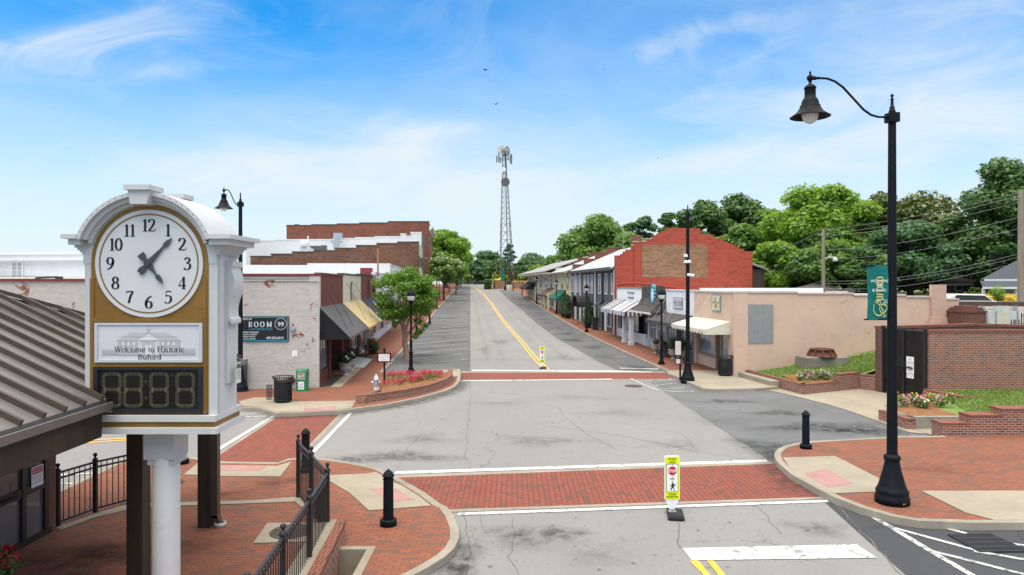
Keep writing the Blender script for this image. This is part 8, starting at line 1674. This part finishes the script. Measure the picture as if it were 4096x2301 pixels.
# birds
for i, (px, py, s_, a) in enumerate(((1222,176,.5,.6),(1248,262,.42,-.4),(1520,176,.22,1.2),(1153,279,.2,.2),(1656,398,.2,.4))):
    Y = 62; c = V(at(px,Y), Y, zt(py,Y)); t = T('bird', ['dark bird with raised wing high left of the tower','dark bird above the tower, below the higher one','tiny bird high on the right of the sky','tiny bird speck left of the tower','tiny bird speck low in the sky right of the tower'][i], 'bird', c, a, 'birds in the sky'); mb = MB()
    mb.lathe([(.001,-.5*s_),(.05*s_,-.4*s_),(.12*s_,0),(.07*s_,.3*s_),(.001,.42*s_)], (0,0,0), 8); mb.build('body', flat('bird dark', (.03,.03,.035), .7), t, True).rotation_euler = (R(90), 0, 1.2)
    mb = MB(); mb.add([(0,.12*s_,.02),(0,-.16*s_,.02),(.55*s_,-.08*s_,.28*s_),(1.0*s_,-.2*s_,.34*s_),(.5*s_,.1*s_,.3*s_)], [(0,1,2,4),(2,3,4)]); mb.add([(0,.12*s_,.02),(0,-.16*s_,.02),(-.5*s_,-.08*s_,.12*s_),(-.9*s_,-.2*s_,-.02*s_),(-.45*s_,.1*s_,.14*s_)], [(0,1,2,4),(2,3,4)]); mb.build('wings', flat('bird wing', (.05,.05,.055), .7), t, True)
# person walking away on the left pavement, legs seen below the street tree
def person(x, y, lb):
    z = g(y)+.15; t = T('person', lb, 'person', (x, y, z), R(4))
    J = {'pel':(0,0,.95,.14),'wst':(0,0,1.1,.13),'chs':(0,.02,1.32,.16),'nck':(0,.01,1.5,.06),'hd0':(0,0,1.58,.085),'hd1':(0,0,1.72,.095),
         'lh':(-.1,0,.9,.11),'lk':(-.11,.12,.5,.075),'la':(-.11,-.02,.1,.045),'lt':(-.12,.14,.04,.04),'rh':(.1,0,.9,.11),'rkn':(.1,.02,.5,.075),'ra':(.1,-.2,.14,.045),'rt':(.1,-.08,.05,.04),
         'ls':(-.2,.02,1.4,.07),'le':(-.27,-.05,1.14,.05),'lw':(-.26,.08,.92,.035),'rs':(.2,.02,1.4,.07),'re':(.27,.0,1.13,.05),'rw':(.25,.16,.94,.035)}
    E = [('pel','wst'),('wst','chs'),('chs','nck'),('nck','hd0'),('hd0','hd1'),('pel','lh'),('lh','lk'),('lk','la'),('la','lt'),('pel','rh'),('rh','rkn'),('rkn','ra'),('ra','rt'),('chs','ls'),('ls','le'),('le','lw'),('chs','rs'),('rs','re'),('re','rw')]
    K_ = list(J); me = bpy.data.meshes.new('person_body'); me.from_pydata([J[q][:3] for q in K_], [(K_.index(a), K_.index(b)) for a, b in E], []); o = bpy.data.objects.new('body', me); COL.objects.link(o); o.parent = t
    o.modifiers.new('skin', 'SKIN'); 
    for i, q in enumerate(K_): me.skin_vertices[0].data[i].radius = (J[q][3], J[q][3]*.85)
    me.skin_vertices[0].data[0].use_root = True; sb = o.modifiers.new('sub', 'SUBSURF'); sb.levels = sb.render_levels = 2
    n = NT('person skin and clothes'); sp = n.n('ShaderNodeSeparateXYZ'); n.l(n.tc('Object'), sp.inputs[0]); c = n.mix(n.rng(sp.outputs[2], .52, .53), (.36,.2,.14), (.025,.035,.07)); c = n.mix(n.rng(sp.outputs[2], 1.02, 1.03), c, (.03,.04,.06)); c = n.mix(n.rng(sp.outputs[2], 1.47, 1.48), c, (.36,.2,.14)); c = n.mix(n.rng(sp.outputs[2], .12, .13), (.02,.02,.02), c)
    me.materials.append(n.done(c, .8)); mb = MB(); mb.ball((0,-.015,1.735), .112, 12, 1.0); mb.build('hair', flat('dark hair', (.03,.02,.015), .8), t, True)
person(at(1076,92), 92, 'person in dark shorts and top walking away under the street tree on the left pavement')

# grass blades on the two lawns near us
def blades(n, q, zf, seed):
    rr = random.Random(seed); A, B, C, D = [Vector((*p, 0)) for p in q]; P = []
    for i in range(n):
        u, v = rr.random(), rr.random(); p = (A*(1-u)+B*u)*(1-v)+(D*(1-u)+C*u)*v; P.append(p)
    it = iter(P); 
    def f(r2): p = next(it); return (p.x, p.y, zf(p.x, p.y)+.02), Vector((r2.gauss(0,.6), -.7, .15))
    return leafset(n, f, .05, seed, .0)
GBL = leafm('grass blades', (.12,.22,.035), (.26,.34,.085), .4)
tag(leafmesh('grass', [blades(12000, [(12.3,34.6),(13.2,30.8),(16.2,32.2),(23.3,36.2)], lambda x, y: .33+bump(x, y)*.75, 501), blades(9000, [(15.6,23.3),(24,23.3),(24,28.2),(17.4,28.1)], lambda x, y: .42+.12*sst((x-15)/6), 502)], GBL), 'short mown grass on the two lawns by the brick walls', 'grass', kind='stuff')
